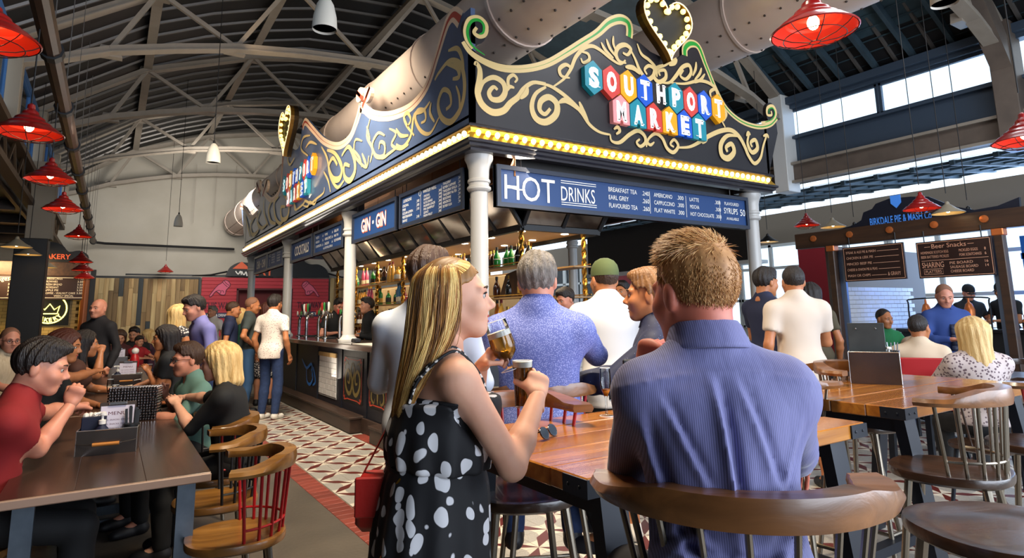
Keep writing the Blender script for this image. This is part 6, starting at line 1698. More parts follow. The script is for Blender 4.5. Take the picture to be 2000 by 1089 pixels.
c = q(1752, 394); b = MB(); s = .1; b.prism([(c[0] - s * .75, c[1] + s), (c[0] + s * .75, c[1] + s), (c[0] + s * .75, c[1] - s * .2), (c[0], c[1] - s), (c[0] - s * .75, c[1] - s * .2)], plane_M((PX - .035, 0, 0), (0, -1, 0), (0, 0, 1)), 0, .01); b.build('shield_emblem', SBLU, PS, off=PO)
def hang(p0, p1, lab, items, rules):
    y0, z1 = gx(*p0, PX - .1)[1:]; y1, z0 = gx(*p1, PX - .1)[1:]; w, h = y0 - y1, z1 - z0
    t = thing('chalk_board', lab, 'sign', (PX - .1, y0, z0)); M = plane_M((0, 0, 0), (0, -1, 0), (0, 0, 1))
    b = MB(); b.box((.01, -w / 2, h / 2), (.03, w, h), ch=.004); b.build('panel', BRND, t)
    b = MB(); f = .02
    for st in ([(f, f), (w - f, f)], [(w - f, f), (w - f, h - f)], [(w - f, h - f), (f, h - f)], [(f, h - f), (f, f)]): stroke(b, st, .007, M, .008, (1, 1), n=1)
    for st in rules: stroke(b, [(x * w, y * h) for x, y in st], .006, M, .008, (1, 1), n=1)
    b.build('chalk_rule', CHK, t)
    letters([(s, x * w, y * h, hh * h, ww * w) for s, x, y, hh, ww in items], M @ Matrix.Translation((0, 0, .008)), CHK, t)
    b = MB()
    for k in (.12, .88): b.tube([(.01, -w * k, h), (.01, -w * k, h + .16)], .008, 5)
    b.build('hanger', BLKP, t)
hang((1645, 484), (1772, 544), 'dark brown chalk menu board, left of the two in the pie stall', [('STEAK & ALE PIE & MASH', .06, .80, .07, .5), ('CHICKEN & LEEK PIE', .06, .64, .07, .45), ('MINCED BEEF PIE', .06, .47, .07, .42), ('CHEESE & ONION PIE & PEAS', .06, .30, .07, .5), ('MASH OR CHIPS', .06, .13, .07, .38), ('& GRAVY', .72, .12, .10, .2)], [[(.58, .82), (.92, .82)], [(.54, .66), (.92, .66)], [(.5, .49), (.92, .49)], [(.58, .32), (.92, .32)], [(.46, .15), (.7, .15)]])
hang((1788, 474), (1946, 536), 'dark brown chalk board headed Beer Snacks', [('Beer Snacks', .22, .80, .12, .46), ('HOMEMADE SCOTCH EGG', .06, .66, .07, .38), ('PICKLED EGGS', .58, .66, .07, .24), ('BEER BATTERED PICKLES', .06, .54, .07, .38), ('PORK SCRATCHINGS', .58, .54, .07, .28), ('SHARING', .06, .28, .15, .30), ('PLATTERS', .10, .13, .08, .22), ('PIE BOARD', .44, .34, .07, .3), ('SAUSAGE BOARD', .44, .23, .07, .36), ('CHEESE BOARD', .44, .12, .07, .3), ('8', .9, .66, .07, .02), ('6', .9, .54, .07, .02), ('16', .89, .34, .07, .04), ('14', .89, .23, .07, .04)], [[(.06, .47), (.94, .47)], [(.12, .85), (.2, .85)], [(.70, .85), (.78, .85)], [(.08, .10), (.34, .10), (.34, .24), (.08, .24), (.08, .10)]])
# white brick side wall, counter, heat lamps, till
SWL = empty_struct('wall_stall', (11.9, 5.9, 0)); b = MB(); b.box((0, .03, 1.25), (3.3, .05, 2.5)); b.build('tile_backing', GRO, SWL)
src = MB(); src.box((0, 0, 0), (.214, .014, .069), ch=.003); src = src.build('wall_tile', WTILE, SWL); k = 0
for r in range(24):
    for c_ in range(12):
        x = -1.5 + .22 * c_ + (.11 if r % 2 else 0); 
        if r < 8 : continue
        o = src if k == 0 else src.copy()
        if k: COL.objects.link(o)
        k += 1; o.location = (x, 0, .04 + .075 * r)
sc = thing('stall_counter', 'dark serving counter inside the pie stall', 'counter', (12.3, 4.2, 0))
b = MB(); b.box((0, 0, .5), (.6, 3.0, 1.0)); b.build('cabinet', BLKP, sc); b = MB(); b.box((-.03, 0, 1.03), (.72, 3.1, .06), ch=.01); b.build('worktop', mat('worktop_black', '#1c1b1e', .2), sc)
b = MB(); b.box((-.1, .75, 1.12), (.4, .9, .10), ch=.02); b.build('pastry_tray', mat('pastry', '#c89a5a', .6, noise=(20, '#9a6a30', 1)), sc)
hl_ = thing('heat_lamp_rail', 'black rail with three copper heat lamps on the pie stall counter', 'lamp', (12.2, 5.0, 1.06))
b = MB(); b.tube([tuple(p) for p in cat_rom([(0, .62, 0), (0, .62, .42), (0, .52, .52), (0, -.52, .52), (0, -.62, .42), (0, -.62, 0)], 4)], .013, 6); b.build('rail', BLKP, hl_, smooth=True)
for y in (-.33, 0, .33):
    b = MB(); b.lathe([(.075, 0), (.08, .10), (.05, .20), (.02, .23), (.015, .30)], 14, (0, y, .21), cap=False); b.build('copper_shade', COP, hl_, smooth=True)
tl = thing('till', 'black till screen on the pie stall counter', 'till', (12.15, 3.35, 1.06)); b = MB(); b.box((0, 0, .26), (.04, .40, .28), ch=.01); b.build('screen', BLKP, tl); b = MB(); b.tube([(0, 0, .0), (.04, 0, .14), (.02, 0, .26)], .03, 8); b.lathe([(.12, 0), (.12, .02)], 14); b.build('stand', BLKP, tl)
for k in range(3):
    bottle((12.12, 3.72 + .09 * k, 1.06), 1, 1, 2, ORD[k] + ' amber sauce bottle counted from the left beside the stall till', 'sauce bottles by the till')
# blue-framed inner window behind the stall
wb = empty_struct('window_1', (15.2, 3.6, 0)); BF = mat('window_blue', '#2b6fc4', .4)
for y in (-2.2, -1.1, 0, 1.1): b = MB(); b.box((0, y, 1.6), (.08, .16, 2.4)); b.build('mullion', BF, wb)
for z in (.7, 1.6, 2.4): b = MB(); b.box((0, -.5, z), (.08, 3.4, .12)); b.build('transom', BF, wb)
b = MB(); b.box((.03, -.5, 1.6), (.01, 3.3, 2.2)); b.build('pane', pane_mat('blue_glass', (.35, .62, 1)), wb)
# tables, chairs and the wheelchair in front of the stall
for i, (px, py, d, lab) in enumerate(((1660, 672, 8.0, 'dark low table far right of the bar, below the cream tee'), (1840, 700, 5.6, 'dark low table in front of the blonde woman with cups'), (1745, 672, 7.6, 'dark low table of the man in green'), (1975, 672, 6.2, 'dark low table at the far right edge'))):
    p = dep(px, py, d); t = thing('cafe_table', lab, 'table', (float(p[0]), float(p[1]), 0)); b = MB(); b.box((0, 0, .735), (.8, .75, .04), ch=.006); b.build('tabletop', TOPD, t)
    for sx in (-1, 1):
        for sy in (-1, 1): b = MB(); b.beam((sx * .34, sy * .32, .72), (sx * .36, sy * .34, 0), .05, .05); b.build('leg', BSTL, t)
cg = 'low chairs by the pie stall'
p = dep(1903, 730, 4.55); e = spindle_chair('dark spindle chair behind the woman in the mottled blouse', .46, .80, SEATD, SEATD, SEATD, BSTL, group=cg); e.location = (float(p[0]), float(p[1]) - .02, 0); e.rotation_euler.z = rz_of((.2, .95))
for px, py, d, f, lab in ((1975, 700, 5.2, (-.8, .5), 'dark spindle chair at the right edge, turned sideways'), (1735, 690, 8.1, (.1, -1), 'dark chair under the man in green'), (1995, 670, 7.0, (-1, 0), 'dark chair far right, behind the others')):
    p = dep(px, py, d); dup(e, (float(p[0]), float(p[1]), 0), rz_of(f), lab, cg)
p = dep(1795, 640, 6.15); wc = thing('wheelchair', 'red backed wheelchair holding the man in the cream tee', 'wheelchair', (float(p[0]) - .02, float(p[1]) - .02, 0), rz_of(face_ := (RT[0] * .45 + FW[0] * .85, RT[1] * .45 + FW[1] * .85)))
WCR = mat('wheelchair_red', '#a8141a', .6); b = MB(); b.box((0, -.20, .72), (.44, .03, .48), ch=.012); b.build('backrest', WCR, wc); b = MB(); b.box((0, .02, .46), (.44, .42, .04), ch=.012); b.build('seat', BLKP, wc)
for sx in (-1, 1):
    b = MB(); b.tube([(sx * .23, -.21, .3), (sx * .23, -.21, .95), (sx * .23, -.33, .97)], .013, 6); b.build('push_handle', BLKP, wc, smooth=True)
    b = MB(); b.tube([(sx * .27, -.08 + .30 * cos(a), .31 + .30 * sin(a)) for a in np.linspace(0, 2 * pi, 29)[:-1]], .014, 6, closed=True)
    for k in range(12): b.tube([(sx * .27, -.08, .31), (sx * .27, -.08 + .3 * cos(k * pi / 6), .31 + .3 * sin(k * pi / 6))], .0025, 4, caps=False)
    b.build('rear_wheel', BLKP, wc, smooth=True)
    b = MB(); b.tube([(sx * .2, .36 + .08 * cos(a), .095 + .08 * sin(a)) for a in np.linspace(0, 2 * pi, 17)[:-1]], .014, 6, closed=True); b.beam((sx * .2, .30, .44), (sx * .2, .36, .1), .025, .025); b.build('front_wheel', BLKP, wc)
    b = MB(); b.box((sx * .24, .0, .66), (.04, .32, .03), ch=.008); b.build('armrest', BLKP, wc)

# ------------------------------------------------------------------ bakery at the far left
BW = empty_struct('wall_bakery', (-4.3, 20.5, 0)); b = MB(); b.box((0, .06, 1.5), (7.3, .08, 3.0)); b.build('tile_backing', mat('bakery_grout', '#8f7440', .8), BW)
b = MB()
for r in range(22):
    for c_ in range(24): b.box((3.5 - .22 * c_ - (.11 if r % 2 else 0), 0, 1.0 + .085 * r), (.212, .02, .078))
tag(b.build('wall_tile', mat('tile_butter', '#d9b76a', .3, noise=(3, '#c9a352', 1)), BW), kind='stuff')
BK = thing('bakery_stall', 'dark timber bakery front with lettered sign and copper end post', 'stall', (-1.4, 20.1, 0)); BO = (-1.4, 20.1, 0)
def bk(name, c, d, m, ch=0): b = MB(); b.box(c, d, ch=ch); return b.build(name, m, BK, off=BO)
bk('beam', (-4.0, 20.1, 2.80), (6.8, .2, .36), WARMW, .01)
b = MB(); b.tube([(-.62, 20.05, 0), (-.62, 20.05, 2.62)], .10, 14); b.build('copper_post', mat('copper_post', '#7a4526', .35, metal=.5), BK, off=BO, smooth=True); bk('end_board', (-.47, 20.15, 1.4), (.12, .3, 2.8), BLKP)
bk('counter_front', (-3.9, 19.9, .5), (6.2, .5, 1.0), BLKP); bk('counter_top', (-3.9, 19.9, 1.03), (6.3, .6, .05), DARKW, .01)
b = MB(); pts = [(-2.2, 0), (-2.0, .15), (-1.75, .2), (-1.7, .42), (-1.45, .52), (-1.2, .45), (-1.05, .28), (-.82, .32), (-.62, .2), (-.6, 0)]
b.prism([tuple(p) for p in cat_rom(pts, 3)], plane_M((0, 20.0, 2.98), (1, 0, 0), (0, 0, 1)), -.05, 0); b.build('arched_sign', BLKP, BK, off=BO)
o = letters([('BAKERY', -1.62, 3.06, .13, .62)], plane_M((0, 19.985, 0), (1, 0, 0), (0, 0, 1)), OR, BK, bold=.02); o.location = (-BO[0], -BO[1], 0)
CHW = mat('chalk_cream', '#e3d6bd', .6)
def bboard(x0, x1, z0, z1, lab, items):
    t = thing('chalk_board', lab, 'sign', ((x0 + x1) / 2, 20.0, z0)); w, h = x1 - x0, z1 - z0; M = plane_M((-w / 2, -.035, 0), (1, 0, 0), (0, 0, 1))
    b = MB(); b.box((0, 0, h / 2), (w, .06, h), ch=.006); b.build('panel', BRND, t)
    b = MB(); f = .05
    for st in ([(f, f), (w - f, f)], [(w - f, f), (w - f, h - f)], [(w - f, h - f), (f, h - f)], [(f, h - f), (f, f)]): stroke(b, st, .012, M, .001, (1, 1), n=1)
    b.build('chalk_rule', CHW, t); letters(items, M @ Matrix.Translation((0, 0, .001)), CHW, t)
    b = MB()
    for sx in (-.4, .4): b.tube([(w * sx, 0, h), (w * sx, 0, h + .12)], .012, 5)
    b.build('hanger', BLKP, t)
it = []
for i, s in enumerate(('CHEESECAKES', 'BROWNIES', 'FRESH BREAD', 'CROISSANT', 'APPLE PIE', 'COFFEE - WALNUT CAKE')): it += [(s, .09, .52 - .075 * i, .05, .033 * len(s)), ('3.50', .78, .52 - .075 * i, .05, .12)]
it += [('WEEKLY SPECIAL', .3, .075, .05, .42)]
bboard(-1.58, -.60, 2.0, 2.62, 'brown chalk price board beside the crown neon in the bakery', it)
it = [('Portugese', .3, .48, .11, .5)] + [(s, .1, .37 - .085 * i, .05, .035 * len(s)) for i, s in enumerate(('TRADITIONAL', 'RASPBERRY', 'BLUEBERRY', 'VEGAN'))] + [('3.50', .72, .37 - .085 * i, .05, .12) for i in range(4)]
bboard(-2.95, -1.95, 2.0, 2.62, 'brown chalk board with pastry prices at the far left edge', it)
NEO = mat('neon_yellow', '#ffe860', .3, emit=((1, .85, .15), 5)); nc = gy(96, 603, 20.3)
nt_ = thing('neon_sign', 'yellow neon crown in a ring on a black plate in the bakery', 'sign', (float(nc[0]), 20.455, float(nc[2]) - .4))
b = MB(); b.box((0, .02, .4), (.86, .03, .86)); b.build('back_plate', BLKP, nt_)
b = MB(); b.tube([(.37 * cos(a), -.02, .4 + .37 * sin(a)) for a in np.linspace(0, 2 * pi, 33)[:-1]], .016, 6, closed=True); b.build('neon_ring', NEO, nt_)
b = MB(); b.tube([(x * .34, -.02, .38 + z * .34) for x, z in ((-.5, -.3), (-.62, .3), (-.3, 0), (0, .45), (.3, 0), (.62, .3), (.5, -.3), (-.5, -.3))], .015, 6); b.build('neon_crown', NEO, nt_)
b = MB(); v_ = 'BAKERY'
for i, ch_ in enumerate(v_):
    a = radians(-140 + 20 * i); v, f = text_mesh(ch_, .03, 0); R = Matrix.Translation((.28 * cos(a), -.02, .4 + .28 * sin(a))) @ Matrix.Rotation(-(a + pi / 2), 4, 'Y') @ Matrix.Rotation(pi / 2, 4, 'X'); b.add([(x * .14 - .05, y * .14 - .05, z) for x, y, z in v], f, 0, R)
b.build('neon_letters', NEO, nt_)
light('bakery_glow', 'AREA', (-2.2, 19.5, 2.9), 60, (1, .70, .35), 1.2, .4, (-1.8, 20.5, 1.4))

# ------------------------------------------------------------------ people
SK = {'a': mat('skin_rosy', '#c98a70', .48, sub=.08, noise=(18, '#bd7a62', 1)), 'b': mat('skin_tan', '#b5764f', .45, sub=.08, noise=(14, '#a8683f', 1)), 'c': mat('skin_warm', '#b07a5e', .5, sub=.06), 'd': mat('skin_fair', '#d9a68a', .58, sub=.08, noise=(16, '#cf967c', 1))}
HR = {'dark': mat('hair_dark', '#1d1410', .45, bump=(60, .5, (3, 3, .5))), 'brown': mat('hair_brown', '#3d2617', .45, bump=(60, .5, (3, 3, .5))), 'auburn': mat('hair_auburn', '#4a2216', .42, bump=(60, .5, (3, 3, .5))), 'grey': mat('hair_grey', '#4b443e', .5, noise=(60, '#8a827a', 1.2, (1, 1, .4)), bump=(80, .6, (3, 3, .5))),
      'blonde': mat('hair_blonde', '#b98f50', .42, noise=(40, '#e2c48a', 1.2, (1, 1, .12)), bump=(60, .5, (3, 3, .4))), 'fair': mat('hair_fair', '#6e4a2c', .5, noise=(60, '#8d643c', 1, (1, 1, .4)), bump=(90, .2)), 'stub': mat('hair_stubble', '#7d553f', .7)}
cl = lambda n, c, r=.8, **k: mat('cloth_' + n, c, r, **k)
NAVYJ = cl('denim', '#1b2a4a', .85, noise=(30, '#24365c', 1)); BLKC = cl('black', '#101012', .8); SHO = cl('shoe_black', '#17161a', .5); SHW = cl('shoe_white', '#cfc9c0', .6); BELT = cl('belt', '#2a1a10', .5)
WTEE = cl('white_tee', '#c6c3c2', .8); LINEN = cl('white_shirt', '#bfc5cf', .75); CREAMT = cl('cream_tee', '#cdb79c', .85)
def hp(px, py, d): return dep(px, py, d)
RTv, FWv = np.array([RT[0], RT[1]]), nrm(np.array([FW[0], FW[1], 0]))[:2]
def face(r, f): v = RTv * r + FWv * f; return (v[0], v[1])
T_ = lambda m, **k: dict(m=m, **k)
long_ = lambda m: dict(m=m, k='long')
L90 = (1, 0)
REDT = cl('red_tee', '#7d1416', .85); TEAL = cl('teal_tee', '#5d7f76', .85); LILAC = cl('lilac_shirt', '#6c6aa0', .8); NAVYP = cl('navy_polo', '#1c2340', .8); GREYP = cl('grey_polo', '#39403f', .85); GRND = cl('green_dress', '#1c4a3c', .8)
DOTW = spots('cloth_specked_white', '#d9cbbf', '#8f5f5f', 42, .22, rnd=1.0); FLOR = spots('cloth_floral', '#2b2830', '#c9c2bb', 40, .40); LEO = spots('cloth_mottled', '#b7a9a6', '#5d4a50', 45, .36)
STRB = cl('stripe_beige', '#b5a184', .85, noise=(50, '#d0bfa2', 1, (1, 1, .2)))
P_ = person
# --- left tables
P_('young man in red tee leaning his elbow on the front left table', hp(82, 716, 2.95), (1, .05), 'sit', lean=16, hd=(8, -14), hands=(('w', dep(138, 790, 3.12), (-.1, -.1, -1)), ('w', dep(185, 790, 3.75), (-1, 0, -.6))), hpose=('fist', 'curl'), hdir=((.3, -.1, 1), None), top=T_(REDT, sl='short'), bottom=long_(BLKC), hair=('short', HR['dark']), skin=SK['a'], shoes=SHO, pz=.55, s=.98)
P_('woman with long auburn hair and bare tan arm beside the young man in red', hp(128, 676, 4.75), (1, .1), 'sit', sex='f', lean=12, hd=(25, -8), hands=(('w', dep(205, 722, 5.2), (.2, -.3, -1)), ('table', .78)), top=T_(BLKC, sl='none', neck=.075), bottom=long_(BLKC), hair=('long', HR['auburn']), skin=SK['b'], shoes=SHO, pz=.55)
P_('woman with dark curls, chin raised to her hand, at the left table', hp(166, 672, 5.7), (1, .1), 'sit', sex='f', lean=10, hd=(0, 0), hands=(('w', dep(197, 688, 5.9), (.2, .2, -1)), ('table', .78)), hpose=('fist', 'relaxed'), top=T_(cl('brown_top', '#4a2a1e'), sl='none', neck=.07), bottom=long_(BLKC), hair=('mid', HR['dark']), skin=SK['b'], shoes=SHO, pz=.55)
P_('older man with glasses in beige striped shirt at the far left', hp(20, 664, 6.6), (.75, -.65), 'sit', lean=6, hd=(25, -8), hands=(('table', .72), ('table', .72)), top=T_(STRB, sl='short'), bottom=long_(BLKC), hair=('thin', HR['stub']), skin=SK['a'], shoes=SHO, glasses=BLKC, collar=STRB, pz=.55)
P_('bald man in black shirt standing before the wood planks', hp(192, 604, 7.9), face(-.2, -1), 'stand', hd=(-8, 0), top=T_(cl('charcoal_shirt', '#17151a'), sl='long', hem=.10), bottom=long_(BLKC), skin=SK['a'], shoes=SHO, collar=cl('charcoal_shirt', '#17151a'), girth=1.1)
P_('brown-haired woman in dark red top at the farthest table', hp(234, 658, 10.8), face(.7, -.6), 'sit', sex='f', hd=(10, -20), hands=(('table', .78), ('table', .78)), top=T_(cl('maroon_top', '#3c1518'), sl='short'), bottom=long_(BLKC), hair=('bob', HR['brown']), skin=SK['c'], shoes=SHO, pz=.54)
P_('dark-haired person in black at the farthest table', hp(262, 652, 11.6), face(.5, -.8), 'sit', hd=(20, -15), top=T_(BLKC, sl='short'), bottom=long_(BLKC), hair=('short', HR['dark']), skin=SK['c'], shoes=SHO, pz=.54, hands=(('table', .78), ('table', .78)))
P_('child in red top at the farthest table', hp(272, 666, 11.0), face(1, -.3), 'sit', s=.72, hd=(10, -12), top=T_(cl('child_red', '#8f1820'), sl='short'), bottom=long_(NAVYJ), hair=('short', HR['dark']), skin=SK['c'], shoes=SHO, hands=(('table', .78), ('table', .78)))
P_('fair-haired woman in plum top at the farthest table', hp(288, 656, 11.9), face(-.8, -.4), 'sit', sex='f', hd=(-10, -12), top=T_(cl('plum_top', '#45263a'), sl='long'), bottom=long_(BLKC), hair=('mid', HR['blonde']), skin=SK['c'], shoes=SHO, pz=.54, hands=(('table', .78), ('table', .78)))
P_('woman with dark bobbed hair in black seen from behind', hp(322, 660, 6.2), (-.95, .25), 'sit', sex='f', lean=10, hd=(-15, -5), hands=(('table', .78), ('w', dep(290, 725, 6.1), (-.4, -.3, -1))), top=T_(BLKC, sl='short'), bottom=long_(BLKC), hair=('bob', HR['dark']), skin=SK['b'], shoes=SHO, pz=.56)
P_('smiling man in lilac shirt bending over the left table', hp(378, 612, 6.6), face(-.75, -.75), 'stand', s=1.0, pz=.93, lean=16, hd=(-5, -18), hands=(('down',), ('front',)), top=T_(LILAC, sl='long', hem=.08), bottom=long_(NAVYJ), hair=('short', HR['dark']), skin=SK['a'], shoes=SHO, collar=LILAC, mood=1)
P_('woman in floral top with wavy fair hair behind the lilac shirt', hp(350, 622, 7.3), face(.35, .9), 'stand', sex='f', s=.92, top=T_(FLOR, sl='none', hem=.08), bottom=long_(BLKC), hair=('mid', HR['blonde']), skin=SK['b'], shoes=SHO, face_on=False)
P_('person in teal tee and glasses turned sideways at the left table', hp(366, 702, 4.7), (-.93, -.25), 'sit', lean=6, hd=(5, -3), hands=(('w', dep(322, 768, 4.8), (.6, -.2, -1)), ('table', .79)), hpose=('curl', 'relaxed'), top=T_(TEAL, sl='elbow', v=.06), bottom=long_(BLKC), hair=('short', HR['brown']), skin=SK['a'], shoes=SHO, glasses=BLKC, pz=.55, s=.96)
P_('woman with blonde bob in black top with her arm on the dark table', hp(428, 706, 4.1), (-.93, .35), 'sit', sex='f', lean=10, hd=(0, -5), hands=(('w', dep(322, 780, 4.6), (.3, -.3, -1)), ('w', dep(345, 790, 4.05), (-.6, -.4, -.8))), top=T_(BLKC, sl='elbow', hem=.05), bottom=long_(BLKC), hair=('bob', HR['blonde']), skin=SK['d'], shoes=SHO, pz=.55, girth=1.1)
# --- standing group at the far corner of the bar
P_('man in navy polo standing behind the grey polo', hp(456, 606, 9.6), face(.75, .3), 'stand', hd=(0, -8), top=T_(NAVYP, sl='short', hem=.1), bottom=long_(NAVYJ), hair=('crop', HR['brown']), skin=SK['b'], shoes=SHO, collar=NAVYP)
P_('blonde woman in green dress half hidden by the grey polo', hp(472, 618, 10.0), face(.6, .7), 'stand', sex='f', top=T_(GRND, sl='none', hem=.1), bottom=dict(m=GRND, k='skirt'), hair=('bob', HR['blonde']), skin=SK['d'], shoes=SHO, face_on=False)
P_('man in dark grey polo and jeans with hand in pocket at the bar end', hp(494, 598, 9.7), face(.95, .35), 'stand', hd=(0, -8), hands=(('hip',), ('down',)), top=T_(GREYP, sl='short', hem=.02), bottom=long_(cl('jeans_blue', '#2c4a6c', .85)), hair=('thin', HR['stub']), skin=SK['b'], shoes=SHO, girth=1.12, collar=GREYP)
P_('red-haired woman between the grey polo and the speckled shirt', hp(521, 606, 10.6), face(-.3, .8), 'stand', sex='f', top=T_(BLKC, sl='short', hem=.1), bottom=dict(m=FLOR, k='skirt'), hair=('mid', HR['auburn']), skin=SK['c'], shoes=SHO, face_on=False)
P_('man in speckled white shirt and dark jeans seen from behind', hp(537, 594, 9.2), face(.25, .95), 'stand', hd=(0, 0), top=T_(DOTW, sl='short', hem=.12), bottom=long_(NAVYJ), hair=('short', HR['dark']), skin=SK['b'], shoes=SHW, face_on=False, collar=DOTW)
P_('grey-haired person far back by the red wall', hp(415, 607, 14), face(-.3, -.9), 'stand', s=.98, top=T_(WTEE, sl='short', hem=.1), bottom=long_(NAVYJ), hair=('short', HR['grey']), skin=SK['c'], shoes=SHO)
# --- bar staff
P_('blonde barmaid with ponytail in black behind the taps', hp(633, 611, 12.1), face(-.95, -.1), 'stand', sex='f', hd=(0, -6), hands=(('front',), ('front',)), top=T_(BLKC, sl='long', hem=.1), bottom=long_(BLKC), hair=('tied', HR['blonde']), skin=SK['d'], shoes=SHO)
P_('dark-haired barman in black bending behind the column', hp(662, 604, 11.3), face(.6, -.7), 'stand', s=1.03, lean=14, hd=(0, -22), pz=.98, hands=(('front',), ('front',)), top=T_(BLKC, sl='short', hem=.1), bottom=long_(BLKC), hair=('short', HR['dark']), skin=SK['a'], shoes=SHO)
P_('barman in black leaning at the chrome taps right of the column', hp(716, 620, 10.1), face(-.8, -.5), 'stand', s=1.0, lean=10, hands=(('front',), ('front',)), top=T_(BLKC, sl='long', hem=.1), bottom=long_(BLKC), hair=('short', HR['dark']), skin=SK['c'], shoes=SHO)
P_('young dark-haired barman in black looking down behind the dotted shirt', hp(1104, 586, 7.0), face(-.75, -.55), 'stand', hd=(0, -18), hands=(('front',), ('front',)), top=T_(BLKC, sl='short', hem=.1), bottom=long_(BLKC), hair=('short', HR['dark']), skin=SK['a'], shoes=SHO)
# --- at the bar front
P_('man in pale blue shirt hidden behind the blonde woman', hp(840, 542, 2.95), face(.15, 1), 'stand', hd=(20, 0), hands=(('front',), ('front',)), top=T_(LINEN, sl='long', hem=.14), bottom=long_(NAVYJ), hair=('short', HR['brown']), skin=SK['a'], shoes=SHO, face_on=False, collar=LINEN, girth=1.08)
DOTB = spots('cloth_dotted_blue', '#5560a0', '#8e96cc', 170, .36, rnd=1)
P_('man in blue dotted shirt with grey hair, back turned, on a stool', hp(1050, 548, 3.1), face(.05, 1), 'sit', s=1.06, pz=.87, hd=(5, -4), hands=(('w', dep(1110, 640, 3.45), (.9, -.2, -1)), ('w', dep(990, 640, 3.45), (-.9, -.2, -1))), top=T_(DOTB, sl='long', pad=.016), bottom=long_(NAVYJ), hair=('short', HR['grey']), skin=SK['a'], shoes=SHO, face_on=False, collar=DOTB, girth=1.12, feet=((.15, .28, .36), (-.15, .28, .36)))
P_('man in white tee and olive cap at the bar, back turned', hp(1180, 549, 4.25), face(-.1, 1), 'stand', hd=(-12, 0), hands=(('front',), ('front',)), top=T_(WTEE, sl='short', hem=.15, pad=.018), bottom=dict(m=BLKC, k='short'), hair=('crop', HR['brown']), skin=SK['b'], shoes=SHW, face_on=False, cap=cl('olive_cap', '#4f5a35', .85))
P_('dark-haired face glimpsed beyond the white tee', hp(1215, 572, 7.7), face(-.5, -.7), 'stand', top=T_(WTEE, sl='short', hem=.1), bottom=long_(BLKC), hair=('short', HR['dark']), skin=SK['b'], shoes=SHO)
NAVS = spots('cloth_navy_fleck', '#151c3a', '#6a6f8f', 60, .10)
P_('man in dark navy shirt in left profile beside the seated man', hp(1266, 577, 3.3), face(-.96, .3), 'sit', s=1.06, pz=.87, hd=(0, 0), hands=(('table', 1.08), ('table', 1.08)), top=T_(NAVS, sl='long'), bottom=long_(BLKC), hair=('short', HR['fair']), skin=SK['b'], shoes=SHO, collar=NAVS, feet=((.15, .28, .36), (-.15, .28, .36)))
# --- right side
P_('bearded man in navy tee in right profile', hp(1496, 553, 5.9), face(.85, .35), 'stand', hd=(0, -6), hands=(('down',), ('front',)), top=T_(NAVYP, sl='short', hem=.12), bottom=long_(BLKC), hair=('short', HR['dark']), skin=SK['b'], shoes=SHO)
P_('man in cream white tee seen from behind beside the navy tee', hp(1549, 552, 5.3), face(.05, 1), 'stand', hd=(5, 0), hands=(('front',), ('down',)), top=T_(cl('offwhite_tee', '#c8b8a9', .85), sl='short', hem=.14, pad=.016), bottom=dict(m=BLKC, k='short'), hair=('crop', HR['dark']), skin=SK['b'], shoes=SHO, face_on=False)
P_('dark-haired woman mostly hidden beyond the cream tee', hp(1583, 577, 6.9), face(.3, .8), 'stand', sex='f', top=T_(cl('olive_top', '#4c4432'), sl='short', hem=.1), bottom=long_(BLKC), hair=('mid', HR['dark']), skin=SK['b'], shoes=SHO, face_on=False)
P_('bald man in green tee seated at the pie stall tables', hp(1727, 622, 8.4), face(.1, -1), 'sit', hd=(-10, -10), hands=(('table', .8), ('table', .8)), top=T_(cl('green_tee', '#15693a'), sl='short'), bottom=long_(BLKC), hair=('thin', HR['dark']), skin=SK['b'], shoes=SHO, pz=.55)
BLUS = cl('blue_shirt', '#28407c', .8)
P_('balding man in blue shirt and dark tie standing at a table', hp(1845, 579, 6.9), face(-.2, -1), 'stand', hd=(10, -22), hands=(('front',), ('front',)), top=T_(BLUS, sl='long', hem=.05), bottom=long_(BLKC), hair=('thin', HR['stub']), skin=SK['a'], shoes=SHO, collar=BLUS, tie=cl('tie_dark', '#1b2138', .6), girth=1.12)
P_('man in cream tee sitting in a red wheelchair', hp(1795, 640, 6.15), face(.45, .85), 'sit', s=1.0, hd=(28, 0), hands=(('table', .85), ('table', .85)), top=T_(CREAMT, sl='elbow'), bottom=long_(NAVYJ), hair=('crop', HR['dark']), skin=SK['b'], shoes=SHO, face_on=False, pz=.55)
P_('woman with long blonde hair in mottled blouse on a chair, back turned', hp(1898, 652, 4.85), face(.2, .95), 'sit', sex='f', s=.97, hands=(('table', .8), ('table', .8)), top=T_(LEO, sl='elbow', pad=.018), bottom=long_(BLKC), hair=('mid', HR['blonde']), skin=SK['a'], shoes=SHO, face_on=False, pz=.54, girth=1.12)
P_('masked cook in dark cap and apron inside the pie stall', hp(1892, 572, 11.0), face(-.1, -1), 'stand', hd=(5, -20), hands=(('front',), ('front',)), top=T_(cl('apron_dark', '#1a1d22'), sl='elbow', hem=.1), bottom=long_(BLKC), hair=('crop', HR['dark']), skin=SK['a'], shoes=SHO, cap=BLKC)
P_('second cook in dark cap by the till in the pie stall', hp(1956, 568, 10.6), face(-.9, -.2), 'stand', hd=(0, -12), hands=(('front',), ('front',)), top=T_(BLKC, sl='short', hem=.1), bottom=long_(BLKC), hair=('crop', HR['dark']), skin=SK['b'], shoes=SHO, cap=BLKC)
P_('small figure in navy cap seated beyond the wheelchair', hp(1796, 618, 7.6), face(.2, 1), 'sit', s=.95, top=T_(cl('beige_top', '#b39c85'), sl='short'), bottom=long_(BLKC), hair=('crop', HR['dark']), skin=SK['b'], shoes=SHO, face_on=False, cap=NAVYP, pz=.5, hands=(('table', .8), ('table', .8)))

